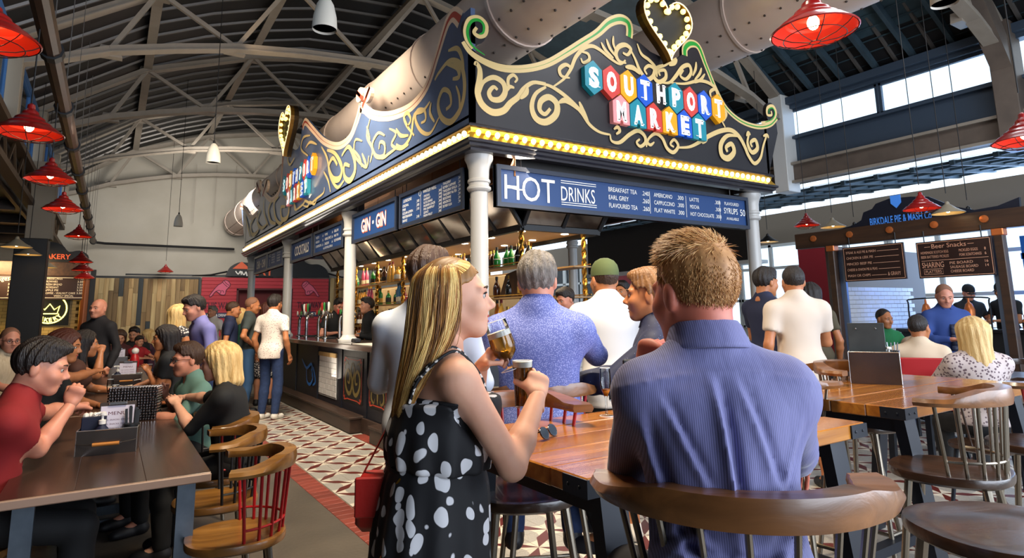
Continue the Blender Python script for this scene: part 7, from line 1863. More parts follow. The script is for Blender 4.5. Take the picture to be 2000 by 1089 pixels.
# ------------------------------------------------------------------ strand hair for the two figures in front
def strands(paths, radii, name, mats, parent, sides=4, mi=None):
    V = []; F = []; MI = []; n = 0
    for k, (P, r) in enumerate(zip(paths, radii)):
        P = np.asarray(P); K = len(P); T = np.gradient(P, axis=0); T /= np.linalg.norm(T, axis=1)[:, None] + 1e-9
        a = np.cross(T, [.3, .5, .81]); a /= np.linalg.norm(a, axis=1)[:, None] + 1e-9; b = np.cross(T, a)
        rr = r * np.interp(np.linspace(0, 1, K), [0, .7, 1], [1, .9, .15])[:, None]
        ring = [P + rr * (a * cos(t) + b * sin(t)) for t in np.linspace(0, 2 * pi, sides + 1)[:-1]]
        v = np.stack(ring, 1).reshape(-1, 3); V.append(v)
        i = np.arange(K - 1)[:, None] * sides; j = np.arange(sides)[None]
        q = np.stack([i + j, i + (j + 1) % sides, i + sides + (j + 1) % sides, i + sides + j], -1).reshape(-1, 4) + n
        F.append(q); MI += [0 if mi is None else mi[k]] * len(q); n += len(v)
    return npmesh(name, np.concatenate(V), np.concatenate(F), mats, parent, mi=MI)
def to_world(J, s, p): return np.asarray(p) * s * J.get('hs', 1.045) @ J['HF'].T + J['C']
R_ = np.random.default_rng(5)

# --- the woman with the beer
POLKA = spots('dress_polka', '#0b0b10', '#d2d1d4', 21, .36, .75, (1, 1, .72), .8, soft=.02); STRAPM = spots('strap_pattern', '#0d0d12', '#e0d8cf', 60, .33)
RINGM = BRASS
def woman_extra(root, J, s, HM):
    P, N, r, f, u = J['P'], J['N'], J['r'], J['f'], J['u']
    R = np.stack([r, f, u], 0).T; R = [R[0], R[1], R[2]]
    lo, hi = P - .5, P + .75; lo[2] = P[2] - .62; hi[2] = N[2] + .05
    wz = P + u * .17 * s
    for nm in ('skirt', 'ruffle'):
        g = SDF(lo, hi, .009)
        if nm == 'skirt':
            body_torso(g, J, s, .010, 1.0, 'f')
            for x in (-1, 1): g.cone(P + r * x * .05 + u * .08, P + r * x * .09 - u * .55, .145 * s, .19 * s, k=.05)
            g.warp(lambda X, Y, Z: .008 * np.sin(30 * np.arctan2(X - P[0], Y - P[1]) / 2 + 4 * Z) * np.clip((wz[2] - Z) * 3 + .15, .1, 1.2))
            top = J['N'] - u * .135 * s; g.cut(top, u); g.cut(P - u * .5 * s, -u)
        else:
            body_torso(g, J, s, .020, 1.0, 'f')
            for x in (-1, 1): g.cone(N - u * .17 * s + r * x * .05, wz + r * x * .065, .115 * s, .118 * s, k=.05)
            g.ell(wz + f * .0 + u * .06, np.array((.175, .145, .10)) * s, R, k=.05)
            g.warp(lambda X, Y, Z: .009 * np.sin(26 * np.arctan2(X - P[0], Y - P[1]) / 2 + 3) * np.clip((N[2] - .16 - Z) * 6, .1, 1.3))
            g.cut(N - u * .135 * s + f * .0, u + f * -.12); g.cut(wz - u * .005, -u)
            for k in 'RL': g.cone(J['S' + k] - u * .02, J['E' + k], .060 * s, .050 * s, k=.01, op='s')
        npmesh(nm, *g.mesh(1), POLKA, root)
    b = MB(); n = 40; b.tube([tuple(wz - u * .012 + r * .158 * s * cos(a) + f * (.13 * s * sin(a) - .004)) for a in np.linspace(0, 2 * pi, n + 1)[:-1]], .010, 8, closed=True, flat=1.0); b.build('waistband', POLKA, root, smooth=True)
    for k, x in (('R', 1), ('L', -1)):
        for d in (0, .022):
            S = N - u * .02 * s + r * x * (.098 + d) * s
            pts = [N - u * .15 * s + r * x * (.09 + d) * s + f * .115 * s, N - u * .07 * s + r * x * (.10 + d) * s + f * .088 * s, S + u * (.028 - d * .45) * s + f * .02 * s, S + u * (.022 - d * .4) * s - f * .03 * s, N - u * .08 * s + r * x * (.09 + d * .7) * s - f * .100 * s, N - u * .15 * s + r * x * (.075 + d * .5) * s - f * .118 * s]
            b = MB(); b.tube([tuple(q) for q in cat_rom(pts, 5)], .0042, 6); b.build('strap', STRAPM, root, smooth=True)
    c0 = wz - u * .02 - f * .125 * s + r * .06 * s
    for d in (0, .022):
        b = MB()
        for ph in (0, pi): b.tube([tuple(c0 + r * (d + .006 * cos(ph + t * 60)) - f * (.006 * sin(ph + t * 60) + .06 * t) - u * .50 * t) for t in np.linspace(0, 1, 90)], .0055, 5)
        b.build('belt_chain', RINGM, root, smooth=True)
    T4 = Matrix([[*(J['HF'][i] * s * J['hs']), J['C'][i]] for i in range(3)] + [[0, 0, 0, 1]]); b = MB(); b.tube([tuple(T4 @ Vector(q)) for q in ((-.017, .0835, -.0645), (0, .0925, -.0665), (.017, .0835, -.0645))], [.002, .0034, .002], 6); b.build('teeth', WHT, root, smooth=True)
    for x in (-1, 1): b = MB(); b.tube([tuple(T4 @ Vector(q)) for q in ((x * .018, .091, .006), (x * .030, .0945, .0115), (x * .046, .086, .008))], [.0012, .0026, .0014], 6); b.build('eyelashes', BLKC, root)
    # hair: long straight strands over the crown, falling behind the shoulders
    paths = []; rad = []; mi = []
    for k in range(6200):
        az = R_.uniform(74, 286); a = radians(az)
        if R_.random() < .25: a = radians(R_.choice([R_.uniform(72, 95), R_.uniform(265, 288)]))
        side = np.array([sin(a), cos(a)]); lay = R_.uniform(.96, 1.10); Ls = R_.uniform(.30, .40) if abs(degrees(a) - 180) < 110 else R_.uniform(.22, .36)
        pt = []; fr = k % 5 == 0
        y0 = R_.uniform(-.05, .078); st = np.array([R_.normal(0, .004), y0, .034 + .092 * sqrt(max(.05, 1 - ((y0 + .016) / .104) ** 2))])
        for el in np.linspace(82, 4, 8):
            e = radians(el); q = np.array([side[0] * .084 * cos(e), -.016 + side[1] * .107 * cos(e), .030 + .098 * sin(e)]) * np.array([lay, lay, 1])
            if fr:
                t_ = (82 - el) / 78; sg_ = 1 if side[0] > 0 else -1; a_ = radians((14 + 60 * ((k * .618) % 1)) * (1 - t_) + 112 * t_) * sg_; e_ = radians((56 - 34 * ((k * .618) % 1)) * (1 - t_) + 4 * t_ + 26 * sin(pi * t_)); q = np.array([sin(a_) * .083 * cos(e_), -.014 + cos(a_) * .104 * cos(e_), .030 + .097 * sin(e_)]) * np.array([lay, lay, 1]); pt.append(q); continue
            w = min(1, (82 - el) / 45); pt.append(st * (1 - w) + q * w if el > 37 else q)
        base = pt[-1]; back = -.035 * (1 if side[1] < .3 else .5); wob = R_.uniform(0, 6, 2); am = R_.uniform(.002, .008)
        for t in np.linspace(.08, 1, 11):
            q = base + np.array([side[0] * .012 * sin(pi * t) + am * sin(4 * t + wob[0]), back * t * (1 + .4 * t) + am * sin(5 * t + wob[1]) - (.03 * t if side[1] > 0 else 0), -Ls * t]); q[0] *= (1 - .12 * t)
            pt.append(q)
        W_ = np.array([to_world(J, s, q) for q in pt])
        # drape over the shoulders and back
        for i in range(8, len(W_)):
            z = W_[i] - N; dz = float(z @ u)
            if dz < .06 * s:
                dr, df = float(z @ r), float(z @ f); rad_ = sqrt((dr / (.165 * s)) ** 2 + (df / (.128 * s)) ** 2)
                need = 1.0 if dz > -.04 else 1.10
                if rad_ < need and df < .02: W_[i] = W_[i] + (-f) * ((need * .128 * s * sqrt(max(0, 1 - min(1, (dr / (.165 * s)) ** 2 / need ** 2)))) + df) * min(1, (.06 - dz) / .22)
        for _ in range(3): W_[7:-1] = .25 * W_[6:-2] + .5 * W_[7:-1] + .25 * W_[8:]
        paths.append(W_); rad.append(R_.uniform(.0008, .0014)); cz = sin(a * 9 + 1) + .6 * sin(a * 23) + R_.normal(0, .55) + (.5 if fr else 0); mi.append(1 if cz > .35 else 0 if cz > -.75 else 2)
    HM_ = [mat('strand_dark_blonde', '#a87030', .38), mat('strand_light_blonde', '#f2cb7e', .36), mat('strand_brown', '#67401a', .42)]
    strands(paths, rad, 'hair', HM_, root, 4, mi)
hw = hp(888, 589, 1.80)
gob = dep(974, 690, 1.88); tall = dep(1024, 765, 1.86)
W_R, W_L = dep(1050, 775, 1.80), dep(938, 718, 1.93)
wm = P_('woman with long blonde hair in a black and white polka-dot dress holding a beer', hw, face(.90, .40), 'stand', sex='f', lean=4, hd=(14, 4), hands=(('w', W_R, (.5, -.3, -1)), ('w', W_L, (-.4, -.2, -1))), hpose=('hold', 'grip'),
        hdir=(dep(1052, 715, 1.88) - W_R, dep(972, 678, 1.92) - W_L), hup=(None, None), top=None, bottom=None, hair=('crop', mat('hair_under', '#8a602f', .5)), skin=SK['d'], shoes=SHO, res=.0095, extra=woman_extra, mood=1)
print('woman', wm[1]['ER'] , wm[4])

# --- the man in the striped shirt
def stripe_mat():
    m, nt, b = _nodes('shirt_stripe'); N, L = nt.nodes, nt.links; b.inputs['Roughness'].default_value = .75; b.inputs['Sheen Weight'].default_value = .2
    tc = N.new('ShaderNodeTexCoord'); w = N.new('ShaderNodeTexWave'); w.wave_type = 'BANDS'; w.bands_direction = 'X'; w.inputs['Scale'].default_value = 75; w.inputs['Distortion'].default_value = .6; w.inputs['Detail'].default_value = 1
    L.new(tc.outputs['Object'], w.inputs['Vector']); r = N.new('ShaderNodeValToRGB'); e = r.color_ramp.elements; e[0].position = .30; e[1].position = .65
    e[0].color = _c(hexc('#505078')); e[1].color = _c(hexc('#6f6f9e')); L.new(w.outputs['Fac'], r.inputs['Fac']); L.new(r.outputs['Color'], b.inputs['Base Color'])
    n = N.new('ShaderNodeTexNoise'); n.inputs['Scale'].default_value = 9; n.inputs['Detail'].default_value = 3; mp = N.new('ShaderNodeMapping'); mp.inputs['Scale'].default_value = (1.6, 1, .7); L.new(tc.outputs['Object'], mp.inputs['Vector']); L.new(mp.outputs['Vector'], n.inputs['Vector'])
    bp = N.new('ShaderNodeBump'); bp.inputs['Strength'].default_value = .35; bp.inputs['Distance'].default_value = .02; L.new(n.outputs['Fac'], bp.inputs['Height']); L.new(bp.outputs['Normal'], b.inputs['Normal'])
    MATS['shirt_stripe'] = m; return m
STRIPE = stripe_mat()
CREASES = [((-.02, .33), (.0, .06), .022, .016), ((.03, .33), (.09, .12), .010, .013), ((-.13, .30), (-.05, .12), .010, .012), ((-.17, .26), (-.10, -.02), .012, .016), ((-.20, .16), (-.05, .02), .010, .014), ((-.16, .02), (.08, -.02), .010, .013), ((-.10, -.05), (.14, .03), .009, .012), ((.16, .24), (.05, .02), .009, .013), ((.19, .12), (.02, -.06), .010, .014), ((-.05, .10), (.12, .05), .008, .011), ((-.18, -.08), (.02, -.12), .010, .013), ((.04, -.10), (.2, -.03), .009, .013), ((-.21, .08), (-.14, -.16), .010, .012), ((-.15, -.16), (.15, -.13), .010, .012), ((-.02, -.07), (.19, -.10), .010, .011), ((-.2, -.03), (-.04, .09), .010, .013)]
def man_extra(root, J, s, HM):
    P, N, r, f, u = J['P'], J['N'], J['r'], J['f'], J['u']
    pts = np.array([J[k] for k in ('P', 'N', 'SR', 'SL', 'ER', 'EL', 'WR', 'WL')]); g = SDF(pts.min(0) - .22, pts.max(0) + .16, .0068)
    body_torso(g, J, s, .016, 1.0, 'm'); body_arms(g, J, s, .017, 1.85)
    def cre(X, Y, Z):
        x, y, z = X - N[0], Y - N[1], Z - N[2]; a = x * r[0] + y * r[1] + z * r[2]; d = x * f[0] + y * f[1] + z * f[2]; c = x * u[0] + y * u[1] + z * u[2] + .40 * s
        v = 0 * a; bk = np.clip(.5 - d * 8, 0, 1)
        for (p0, p1, am, w) in [(np.array(p), np.array(q), am, w) for p, q, am, w in CREASES]:
            e = p1 - p0; L = float(e @ e); t = np.clip(((a - p0[0]) * e[0] + (c - p0[1]) * e[1]) / L, 0, 1)
            dist = np.sqrt((a - p0[0] - t * e[0]) ** 2 + (c - p0[1] - t * e[1]) ** 2); sg = ((a - p0[0]) * e[1] - (c - p0[1]) * e[0]) / sqrt(L)
            v = v - 1.7 * am * np.exp(-(dist / w) ** 2) * np.sin(np.clip(sg / w, -1.6, 1.6) * 1.5) * np.sin(pi * np.clip(t, .03, .97)) ** .5
        v = v * bk
        v = v - .004 * np.exp(-((c - .335 - .02 * np.cos(a * 9)) / .0035) ** 2) * bk         # yoke seam
        return v
    g.warp(cre); g.warp(folds(12, .0045)); g.cut(P - u * .08, -u)
    g.cone(N + u * .035 * s, N + u * .2 * s + f * .05, .062 * s, .10 * s, k=.006, op='s')
    for k in 'RL':
        E, Wr = J['E' + k], J['W' + k]; dd = nrm(Wr - E); q = E + (Wr - E) * .80; X, Y, Z = g._g((slice(None),) * 3)
        pl = (X - q[0]) * dd[0] + (Y - q[1]) * dd[1] + (Z - q[2]) * dd[2]; ax = np.sqrt(np.maximum((X - q[0]) ** 2 + (Y - q[1]) ** 2 + (Z - q[2]) ** 2 - pl ** 2, 0))
        g.D = np.where((ax < .09) & (pl > 0) & (pl < .2), np.maximum(g.D, pl), g.D)
    npmesh('shirt', *g.mesh(2), STRIPE, root)
    rows = []
    for h, rr in ((-.012, .070), (.014, .071), (.046, .069), (.050, .074), (.040, .080), (.000, .094), (-.012, .098)):
        rows.append([tuple(N + u * (.036 + h) * s + r * (rr * s * 1.04 * cos(a)) + f * (rr * s * sin(a) + .016 * s) - u * .030 * s * max(sin(a), 0)) for a in np.linspace(pi / 2 + .2, 2.5 * pi - .2, 40)])
    q = MB(); q.grid(rows); o = q.build('collar', STRIPE, root, smooth=True, ang=60); sm = o.modifiers.new('thick', 'SOLIDIFY'); sm.thickness = .003
    # short sandy hair: longer swept top, clipped sides
    paths = []; rad = []; mi = []
    while len(paths) < 9000:
        v = nrm(R_.normal(size=3)); p = np.array([0, -.016, .034]) + v * np.array([.0825, .1045, .0965])
        hl = float(np.interp(p[1], _GX, [-.078, -.075, -.062, -.045, .022, .03, .025, .066, .086, .1]))
        if p[2] < hl + R_.uniform(-.004, .012): continue
        top = np.clip((p[2] - .075) / .04, 0, 1); ln = .016 + .012 * np.clip((p[2] - .02) / .06, 0, 1) + .034 * top + (.012 if p[1] > .05 else 0) * top
        ln *= R_.uniform(.5, .85)
        d = v * (.55 + .25 * top) + np.array([R_.normal(0, .16) - .25 * top, .75 * top + .15, .15 + .35 * top * (1 if p[1] > .03 else .2)]) + (np.array([0, -.35, -1.1]) * (1 - top) - v * .42 * (1 - top)) + R_.normal(size=3) * .14
        d = nrm(d); cv = np.array([0, .2, -.25]) * top
        pt = [p - v * .004 + d * ln * t + cv * ln * t * t for t in np.linspace(0, 1, 5)]
        paths.append(np.array([to_world(J, s, q) for q in pt])); rad.append(R_.uniform(.0006, .0010)); mi.append(int(R_.choice([0, 1, 2], p=[.45, .43, .12])))
    strands(paths, rad, 'hair', [mat('strand_sandy', '#b5814a', .4), mat('strand_pale', '#d8ac72', .4), mat('strand_ginger', '#8d5a2e', .45)], root, 3, mi)
hm = hp(1356, 572, 1.47)
mm = P_('man with short sandy hair in a blue-violet striped shirt, back turned, chin on hand', hm, face(.02, 1), 'sit', s=.96, pz=.84, lean=7, hd=(-24, -4), shw=.86, girth=.97, hscale=1.09, hands=(('w', dep(1555, 905, 1.75), (.12, -.35, -1)), ('w', dep(1258, 730, 1.64), (-.2, -.05, -1))), hpose=('relaxed', 'fist'), hdir=(None, dep(1280, 645, 1.64) - dep(1258, 730, 1.64)), hup=(None, (-.5, -.6, .2)),
        top=None, bottom=long_(cl('dark_trousers', '#191619', .8)), hair=('crop', mat('hair_sandy_base', '#9a6a3e', .55, noise=(70, '#b58452', 1))), skin=mat('skin_ruddy', '#c4705a', .5, sub=.08, noise=(22, '#b05f4c', 1)), shoes=SHO, res=.010, face_on=False, extra=man_extra, feet=((.2, .30, .36), (-.2, .30, .36)))
print('man', mm[4], mm[1]['EL'])
for p in PEOPLE: print(p)

# ------------------------------------------------------------------ things on the tables and the bar
CG = pane_mat('clear_glass', (.93, .95, .96)); BEER = mat('beer', '#e0962a', .08, trans=.75, ior=1.33); DBEER = mat('dark_beer', '#a8611c', .08, trans=.7, ior=1.33); FOAM = mat('foam', '#efe6d6', .8); SODA = mat('amber_drop', '#c0752a', .1, trans=.4)
def glassware(name, label, loc, outer, wall=.0025, liquid=None, lm=None, foam=None, rim=True, M=None, n=24, group=None):
    t = thing(name, label, 'glass', loc, 0, group); T = M or Matrix.Identity(4)
    m = MB(); m.lathe(outer, n, cap=False, M=T); m.build('glass_wall', CG, t, smooth=True, ang=70)
    r, z = outer[-1]; m = MB(); m.tube([tuple(T @ Vector((r * cos(a), r * sin(a), z))) for a in np.linspace(0, 2 * pi, 33)[:-1]], .0011, 5, closed=True)
    r0, z0 = outer[0] if outer[0][0] > .005 else outer[1]; m.tube([tuple(T @ Vector((r0 * cos(a), r0 * sin(a), z0 + .0015))) for a in np.linspace(0, 2 * pi, 33)[:-1]], .0013, 5, closed=True); m.build('rim', mat('rim_glint', '#e9eef0', .1, coat=.5), t, smooth=True)
    if liquid: m = MB(); m.lathe(liquid, n, M=T); m.build('drink', lm or BEER, t, smooth=True, ang=60)
    if foam: m = MB(); m.lathe(foam, n, M=T); m.build('foam', FOAM, t, smooth=True, ang=60)
    return t
TZ = 1.0
ax = Vector(dep(966, 627, 1.90)) - Vector(dep(997, 720, 1.88)); gl = ax.length / .165; Mq = ax.to_track_quat('Z', 'Y').to_matrix().to_4x4(); g0 = dep(998, 722, 1.88)
S_ = lambda P, k: [(r * k, z * k) for r, z in P]
GOB = S_([(.032, 0), (.031, .003), (.012, .008), (.0065, .016), (.0075, .03), (.018, .036), (.036, .055), (.0415, .08), (.0395, .12), (.036, .165)], gl * 1.02)
LIQ = S_([(.0001, .040), (.016, .040), (.034, .056), (.0395, .08), (.0385, .112), (.0001, .112)], gl * 1.02); FO = S_([(.0386, .1125), (.0378, .130), (.0001, .132)], gl * 1.02)
glassware('beer_goblet', 'stemmed goblet of golden beer raised in the woman\'s far hand', tuple(map(float, g0)), GOB, liquid=LIQ, foam=FO, M=Mq)
p = dep(1022, 795, 1.86); h = 1202.62 and (795 - 706) * 1.86 / 1202.62
glassware('beer_glass', 'tall slim glass of dark beer with white head in the woman\'s near hand', tuple(map(float, p)), [(.024, 0), (.025, .006), (.027, h * .5), (.031, h * .96), (.031, h)], liquid=[(.0001, .006), (.0225, .006), (.025, h * .5), (.0285, h * .86), (.0001, h * .86)], lm=DBEER, foam=[(.029, h * .862), (.030, h * .985), (.0001, h * .99)])
p = gz(1185, 812, TZ)
FL_ = [(.030, 0), (.030, .002), (.006, .008), (.0045, .02), (.0045, .075), (.009, .085), (.020, .115), (.0245, .15), (.0225, .205)]
glassware('champagne_flute', 'almost empty champagne flute on the amber table', tuple(map(float, p)), FL_, liquid=[(.0001, .084), (.008, .085), (.018, .108), (.0185, .114), (.0001, .114)], lm=SODA)
p = gz(1200, 790, TZ); tum = [(.033, 0), (.034, .004), (.037, .06), (.039, .15)]
glassware('tumbler_glass', 'empty straight tumbler behind the flute', (float(p[0]) + .10, float(p[1]) + .10, TZ), tum)
glassware('pint_glass', 'empty printed pint glass beside the tumbler', (float(p[0]) + .21, float(p[1]) + .06, TZ), [(.030, 0), (.031, .006), (.036, .08), (.041, .165)])
sg = thing('sunglasses', 'dark folded sunglasses lying on the amber table', 'sunglasses', tuple(map(float, gz(1076, 856, TZ))), .5); LENS = mat('dark_lens', '#0b0a0c', .08, coat=.6); TORT = mat('tortoise_frame', '#23140e', .2, coat=.5)
for sx in (-1, 1):
    m = MB(); m.prism([(sx * .034 + .027 * cos(a), .020 * sin(a)) for a in np.linspace(0, 2 * pi, 21)[:-1]], Matrix.Translation((0, 0, .006)) @ Matrix.Rotation(radians(62), 4, 'X') @ Matrix.Translation((0, .02, 0)), 0, .0025); m.build('lens', LENS, sg)
    m = MB(); m.tube([(sx * .034 + .028 * cos(a), .02 * cos(radians(62)) + .021 * sin(a) * cos(radians(62)), .024 + .021 * sin(a) * sin(radians(62))) for a in np.linspace(0, 2 * pi, 23)[:-1]], .003, 6, closed=True); m.build('lens_rim', TORT, sg, smooth=True)
    m = MB(); m.tube([(sx * .062, .016, .032), (sx * .066, .05, .018), (sx * .05, .11, .008), (sx * .03, .13, .005)], [.003, .003, .003, .004], 6); m.build('temple', TORT, sg, smooth=True)
m = MB(); m.tube([(-.008, .012, .03), (0, .013, .033), (.008, .012, .03)], .003, 6); m.build('bridge', TORT, sg)
# menu caddies
GALM = mat('galvanised', '#77706c', .22, metal=.9, noise=(6, '#625c59', 1)); SLATE = mat('slate_board', '#24282b', .5, noise=(9, '#33383b', 1)); PAPER = mat('menu_paper', '#c3bccb', .7); NAPK = mat('navy_box', '#10152e', .6); WPL = mat('white_plastic', '#d8d3cc', .4); DOWEL = mat('dowel', '#b0702e', .5); CUTL = mat('cutlery', '#a9aaad', .2, metal=.9)
def caddy(name, label, loc, rz, w, d, h, handle=True, board=None, group=None):
    t = thing(name, label, 'caddy', loc, rz, group); th = .003; fl = .012
    m = MB()
    def pan(a, b2): m.add([a[0], a[1], b2[1], b2[0]], [(0, 1, 2, 3)])
    for sx, sy, L in ((0, -1, w), (0, 1, w), (-1, 0, d), (1, 0, d)):
        if sx == 0: m.box((0, sy * d / 2, h / 2), (w, th, h))
        else: m.box((sx * w / 2, 0, h / 2), (th, d, h))
    m.box((0, 0, th), (w, d, th)); m.build('tray', GALM, t)
    m = MB()
    for sy in (-1, 1): m.tube([(-w / 2, sy * d / 2, h), (w / 2, sy * d / 2, h)], .003, 6)
    for sx in (-1, 1): m.tube([(sx * w / 2, -d / 2, h), (sx * w / 2, d / 2, h)], .003, 6); m.tube([(sx * w / 2, -d / 2, .002), (sx * w / 2, -d / 2, h)], .0025, 6)
    m.build('wire_edge', mat('bright_wire', '#c9cdd0', .2, metal=.9), t, smooth=True)
    if handle:
        m = MB(); m.tube([(-w * .22, -d / 2 - .022, h * .45), (w * .22, -d / 2 - .022, h * .45)], .009, 10); m.build('wood_handle', DOWEL, t, smooth=True)
        m = MB(); m.tube([(-w * .5, -d / 2 - .003, h * .48), (-w * .25, -d / 2 - .012, h * .44), (-w * .22, -d / 2 - .022, h * .45)], .0022, 5); m.tube([(w * .5, -d / 2 - .003, h * .52), (w * .25, -d / 2 - .012, h * .46), (w * .22, -d / 2 - .022, h * .45)], .0022, 5); m.build('handle_wire', GALM, t)
    return t
def pump(loc, lab, c=NAPK):
    t = thing('pump_bottle', lab, 'bottle', loc, .4); m = MB(); m.lathe([(.03, 0), (.032, .01), (.032, .12), (.015, .14), (.015, .15)], 14); m.build('bottle_body', c, t, smooth=True, ang=50)
    m = MB(); m.lathe([(.017, .145), (.017, .165), (.006, .168), (.006, .19), (.016, .192), (.016, .205), (.0001, .208)], 12); m.tube([(0, 0, .2), (-.03, 0, .202), (-.04, 0, .195)], .006, 6); m.build('pump_head', WPL, t, smooth=True, ang=50); return t
def clipboard(loc, rz, lab, w=.17, h=.24, m_=PAPER, lean=.12):
    t = thing('clipboard', lab, 'clipboard', loc, rz); R = Matrix.Rotation(-lean, 4, 'X'); m = MB(); m.box((0, 0, h / 2), (w, .006, h), ch=.002, M=R); m.build('board', SLATE if m_ is not PAPER else DARKW, t)
    if m_ is PAPER:
        m = MB(); m.box((0, -.005, h * .47), (w * .92, .0016, h * .9), M=R); m.build('menu_sheet', PAPER, t)
        letters([('MENU', 0, h * .72, .018, w * .5, 'C')] + [('PIES  SNACKS  DRINKS', 0, h * (.6 - .09 * i), .008, w * .7, 'C') for i in range(4)], R @ plane_M((0, -.0062, 0), (1, 0, 0), (0, 0, 1)), INK, t)
    m = MB(); m.box((0, -.009, h * .97), (w * .5, .012, .016), ch=.003, M=R); m.build('clip', CUTL, t) if m_ is PAPER else None
    if m_ is not PAPER:
        for sx in (-.27, .27): m = MB(); m.sphere((0, 0, 0), (.006, .004, .006), 8, 6, M=R @ Matrix.Translation((sx * w, -.004, h * .9))); m.build('rivet', CUTL, t)
    return t
# left front table
cl_ = gz(210, 886, .76); c0 = (float(cl_[0]), float(cl_[1]) + .07, .76)
caddy('menu_caddy', 'galvanised menu caddy with wooden handle, nearest on the left table', c0, -.12, .27, .15, .125)
clipboard((c0[0] + .03, c0[1] + .02, .77), -.12, 'clipboard menu standing in the nearest caddy'); pump((c0[0] - .035, c0[1] - .035, .765), 'pump bottle with white head in the nearest caddy')
def napkins(loc, lab):
    t = thing('napkin_box', lab, 'box', loc, -.12); m = MB(); m.box((0, 0, .09), (.11, .07, .18), ch=.004); m.build('box_body', NAPK, t); m = MB()
    for k in range(5): m.sphere((-.04 + .02 * k, .01 * (k % 2), .18), (.016, .022, .02), 8, 6)
    tag(m.build('napkins', WPL, t, smooth=True), kind='stuff')
napkins((c0[0] - .07, c0[1] + .04, .765), 'navy box of white napkins in the nearest caddy')
ct = thing('cutlery_pot', 'black pot of dark handled cutlery in the nearest caddy', 'pot', (c0[0] + .10, c0[1] - .0, .765)); m = MB(); m.lathe([(.035, 0), (.04, .13)], 14); m.build('pot', BLKP, ct, smooth=True)
for k in range(7): m = MB(); a = k * .9; m.beam((.02 * cos(a), .02 * sin(a), .03), (.032 * cos(a), .03 * sin(a), .20 + .01 * (k % 3)), .012, .004); m.build('cutlery', BLKP, ct)
# sequinned bag
bg_ = gz(262, 822, .76); B0_ = (float(bg_[0]), float(bg_[1]) + .08, .76); bag = thing('sequin_bag', 'silver woven sequin bag standing on the left table', 'bag', B0_, -.3)
m = MB(); m.box((0, 0, .11), (.30, .12, .22), ch=.02); m.build('bag_body', mat('bag_lining', '#1b181a', .4), bag); m = MB(); rr = random.Random(4)
for ix in range(17):
    for iz in range(12):
        for y in (-.062, .062): m.sphere((-.145 + .018 * ix + rr.uniform(-.003, .003), y, .012 + .018 * iz), (.009, .006, .008), 5, 4)
for iy in range(7):
    for iz in range(12):
        for x in (-.152, .152): m.sphere((x, -.055 + .018 * iy, .012 + .018 * iz), (.006, .009, .008), 5, 4)
    for ix in range(17): m.sphere((-.145 + .018 * ix, -.055 + .018 * iy, .222), (.009, .009, .006), 5, 4)
tag(m.build('sequins', mat('sequin_silver', '#b9b4b8', .15, metal=1.0), bag), kind='stuff')
# second caddy, papers, sauce, glasses
c1 = gz(247, 752, .76); c1 = (float(c1[0]), float(c1[1]), .76)
caddy('menu_caddy', 'second menu caddy on the left tables, beyond the silver bag', c1, -.1, .27, .15, .12); clipboard((c1[0], c1[1] + .03, .77), -.1, 'clipboard menu standing in the second caddy'); pump((c1[0] - .09, c1[1] - .02, .765), 'pump bottle in the second caddy')
c2 = gz(228, 712, .76); c2 = (float(c2[0]), float(c2[1]), .76); caddy('menu_caddy', 'third menu caddy far along the left tables', c2, 0, .27, .15, .12, False); clipboard((c2[0] + .02, c2[1] + .03, .77), 0, 'clipboard menu in the far caddy')
p = gz(262, 716, .76); t = thing('sauce_bottle', 'red sauce bottle with pale round top on the left tables', 'bottle', (float(p[0]), float(p[1]), .76)); m = MB(); m.lathe([(.06, 0), (.065, .02), (.06, .14), (.03, .19)], 16); m.build('bottle_body', mat('sauce_red', '#a5171c', .35), t, smooth=True); m = MB(); m.sphere((0, 0, .23), .05, 12, 8); m.build('round_cap', WPL, t, smooth=True)
p = gz(225, 765, .76); t = thing('paper_wrap', 'crumpled paper wrapper lying on the left table', 'paper', (float(p[0]), float(p[1]), .765)); m = MB(); rows = []
for i in range(9): rows.append([(-.14 + .28 * i / 8, -.1 + .2 * j / 6, .02 + .035 * rr.random()) for j in range(7)])
m.grid(rows); m.build('sheet', mat('paper_tan', '#b29c86', .8), t, smooth=True)
for px, py, lab in ((212, 790, 'stemmed wine glass beside the young man in red'), (222, 806, 'second wine glass before the silver bag'), (292, 728, 'glass tumbler before the dark-bobbed woman'), (322, 742, 'small tumbler near the person in teal')):
    p = gz(px, py, .76); glassware('wine_glass' if 'wine' in lab else 'tumbler_glass', lab, (float(p[0]), float(p[1]), .76), FL_ if 'wine' in lab else S_(tum, .75))
p = gz(318, 795, .76); t = thing('plate', 'dark plate with leftover food near the blonde woman', 'plate', (float(p[0]), float(p[1]) + .12, .76)); m = MB(); m.lathe([(.0001, .006), (.08, .006), (.12, .02), (.125, .022), (.12, .014), (.06, 0)], 24); m.build('dish', BLKP, t, smooth=True); m = MB()
for k in range(9): m.sphere((rr.uniform(-.06, .06), rr.uniform(-.06, .06), .022), (.02, .015, .012), 7, 5)
tag(m.build('food_scraps', mat('food_orange', '#b4652c', .6), t, smooth=True), kind='stuff')
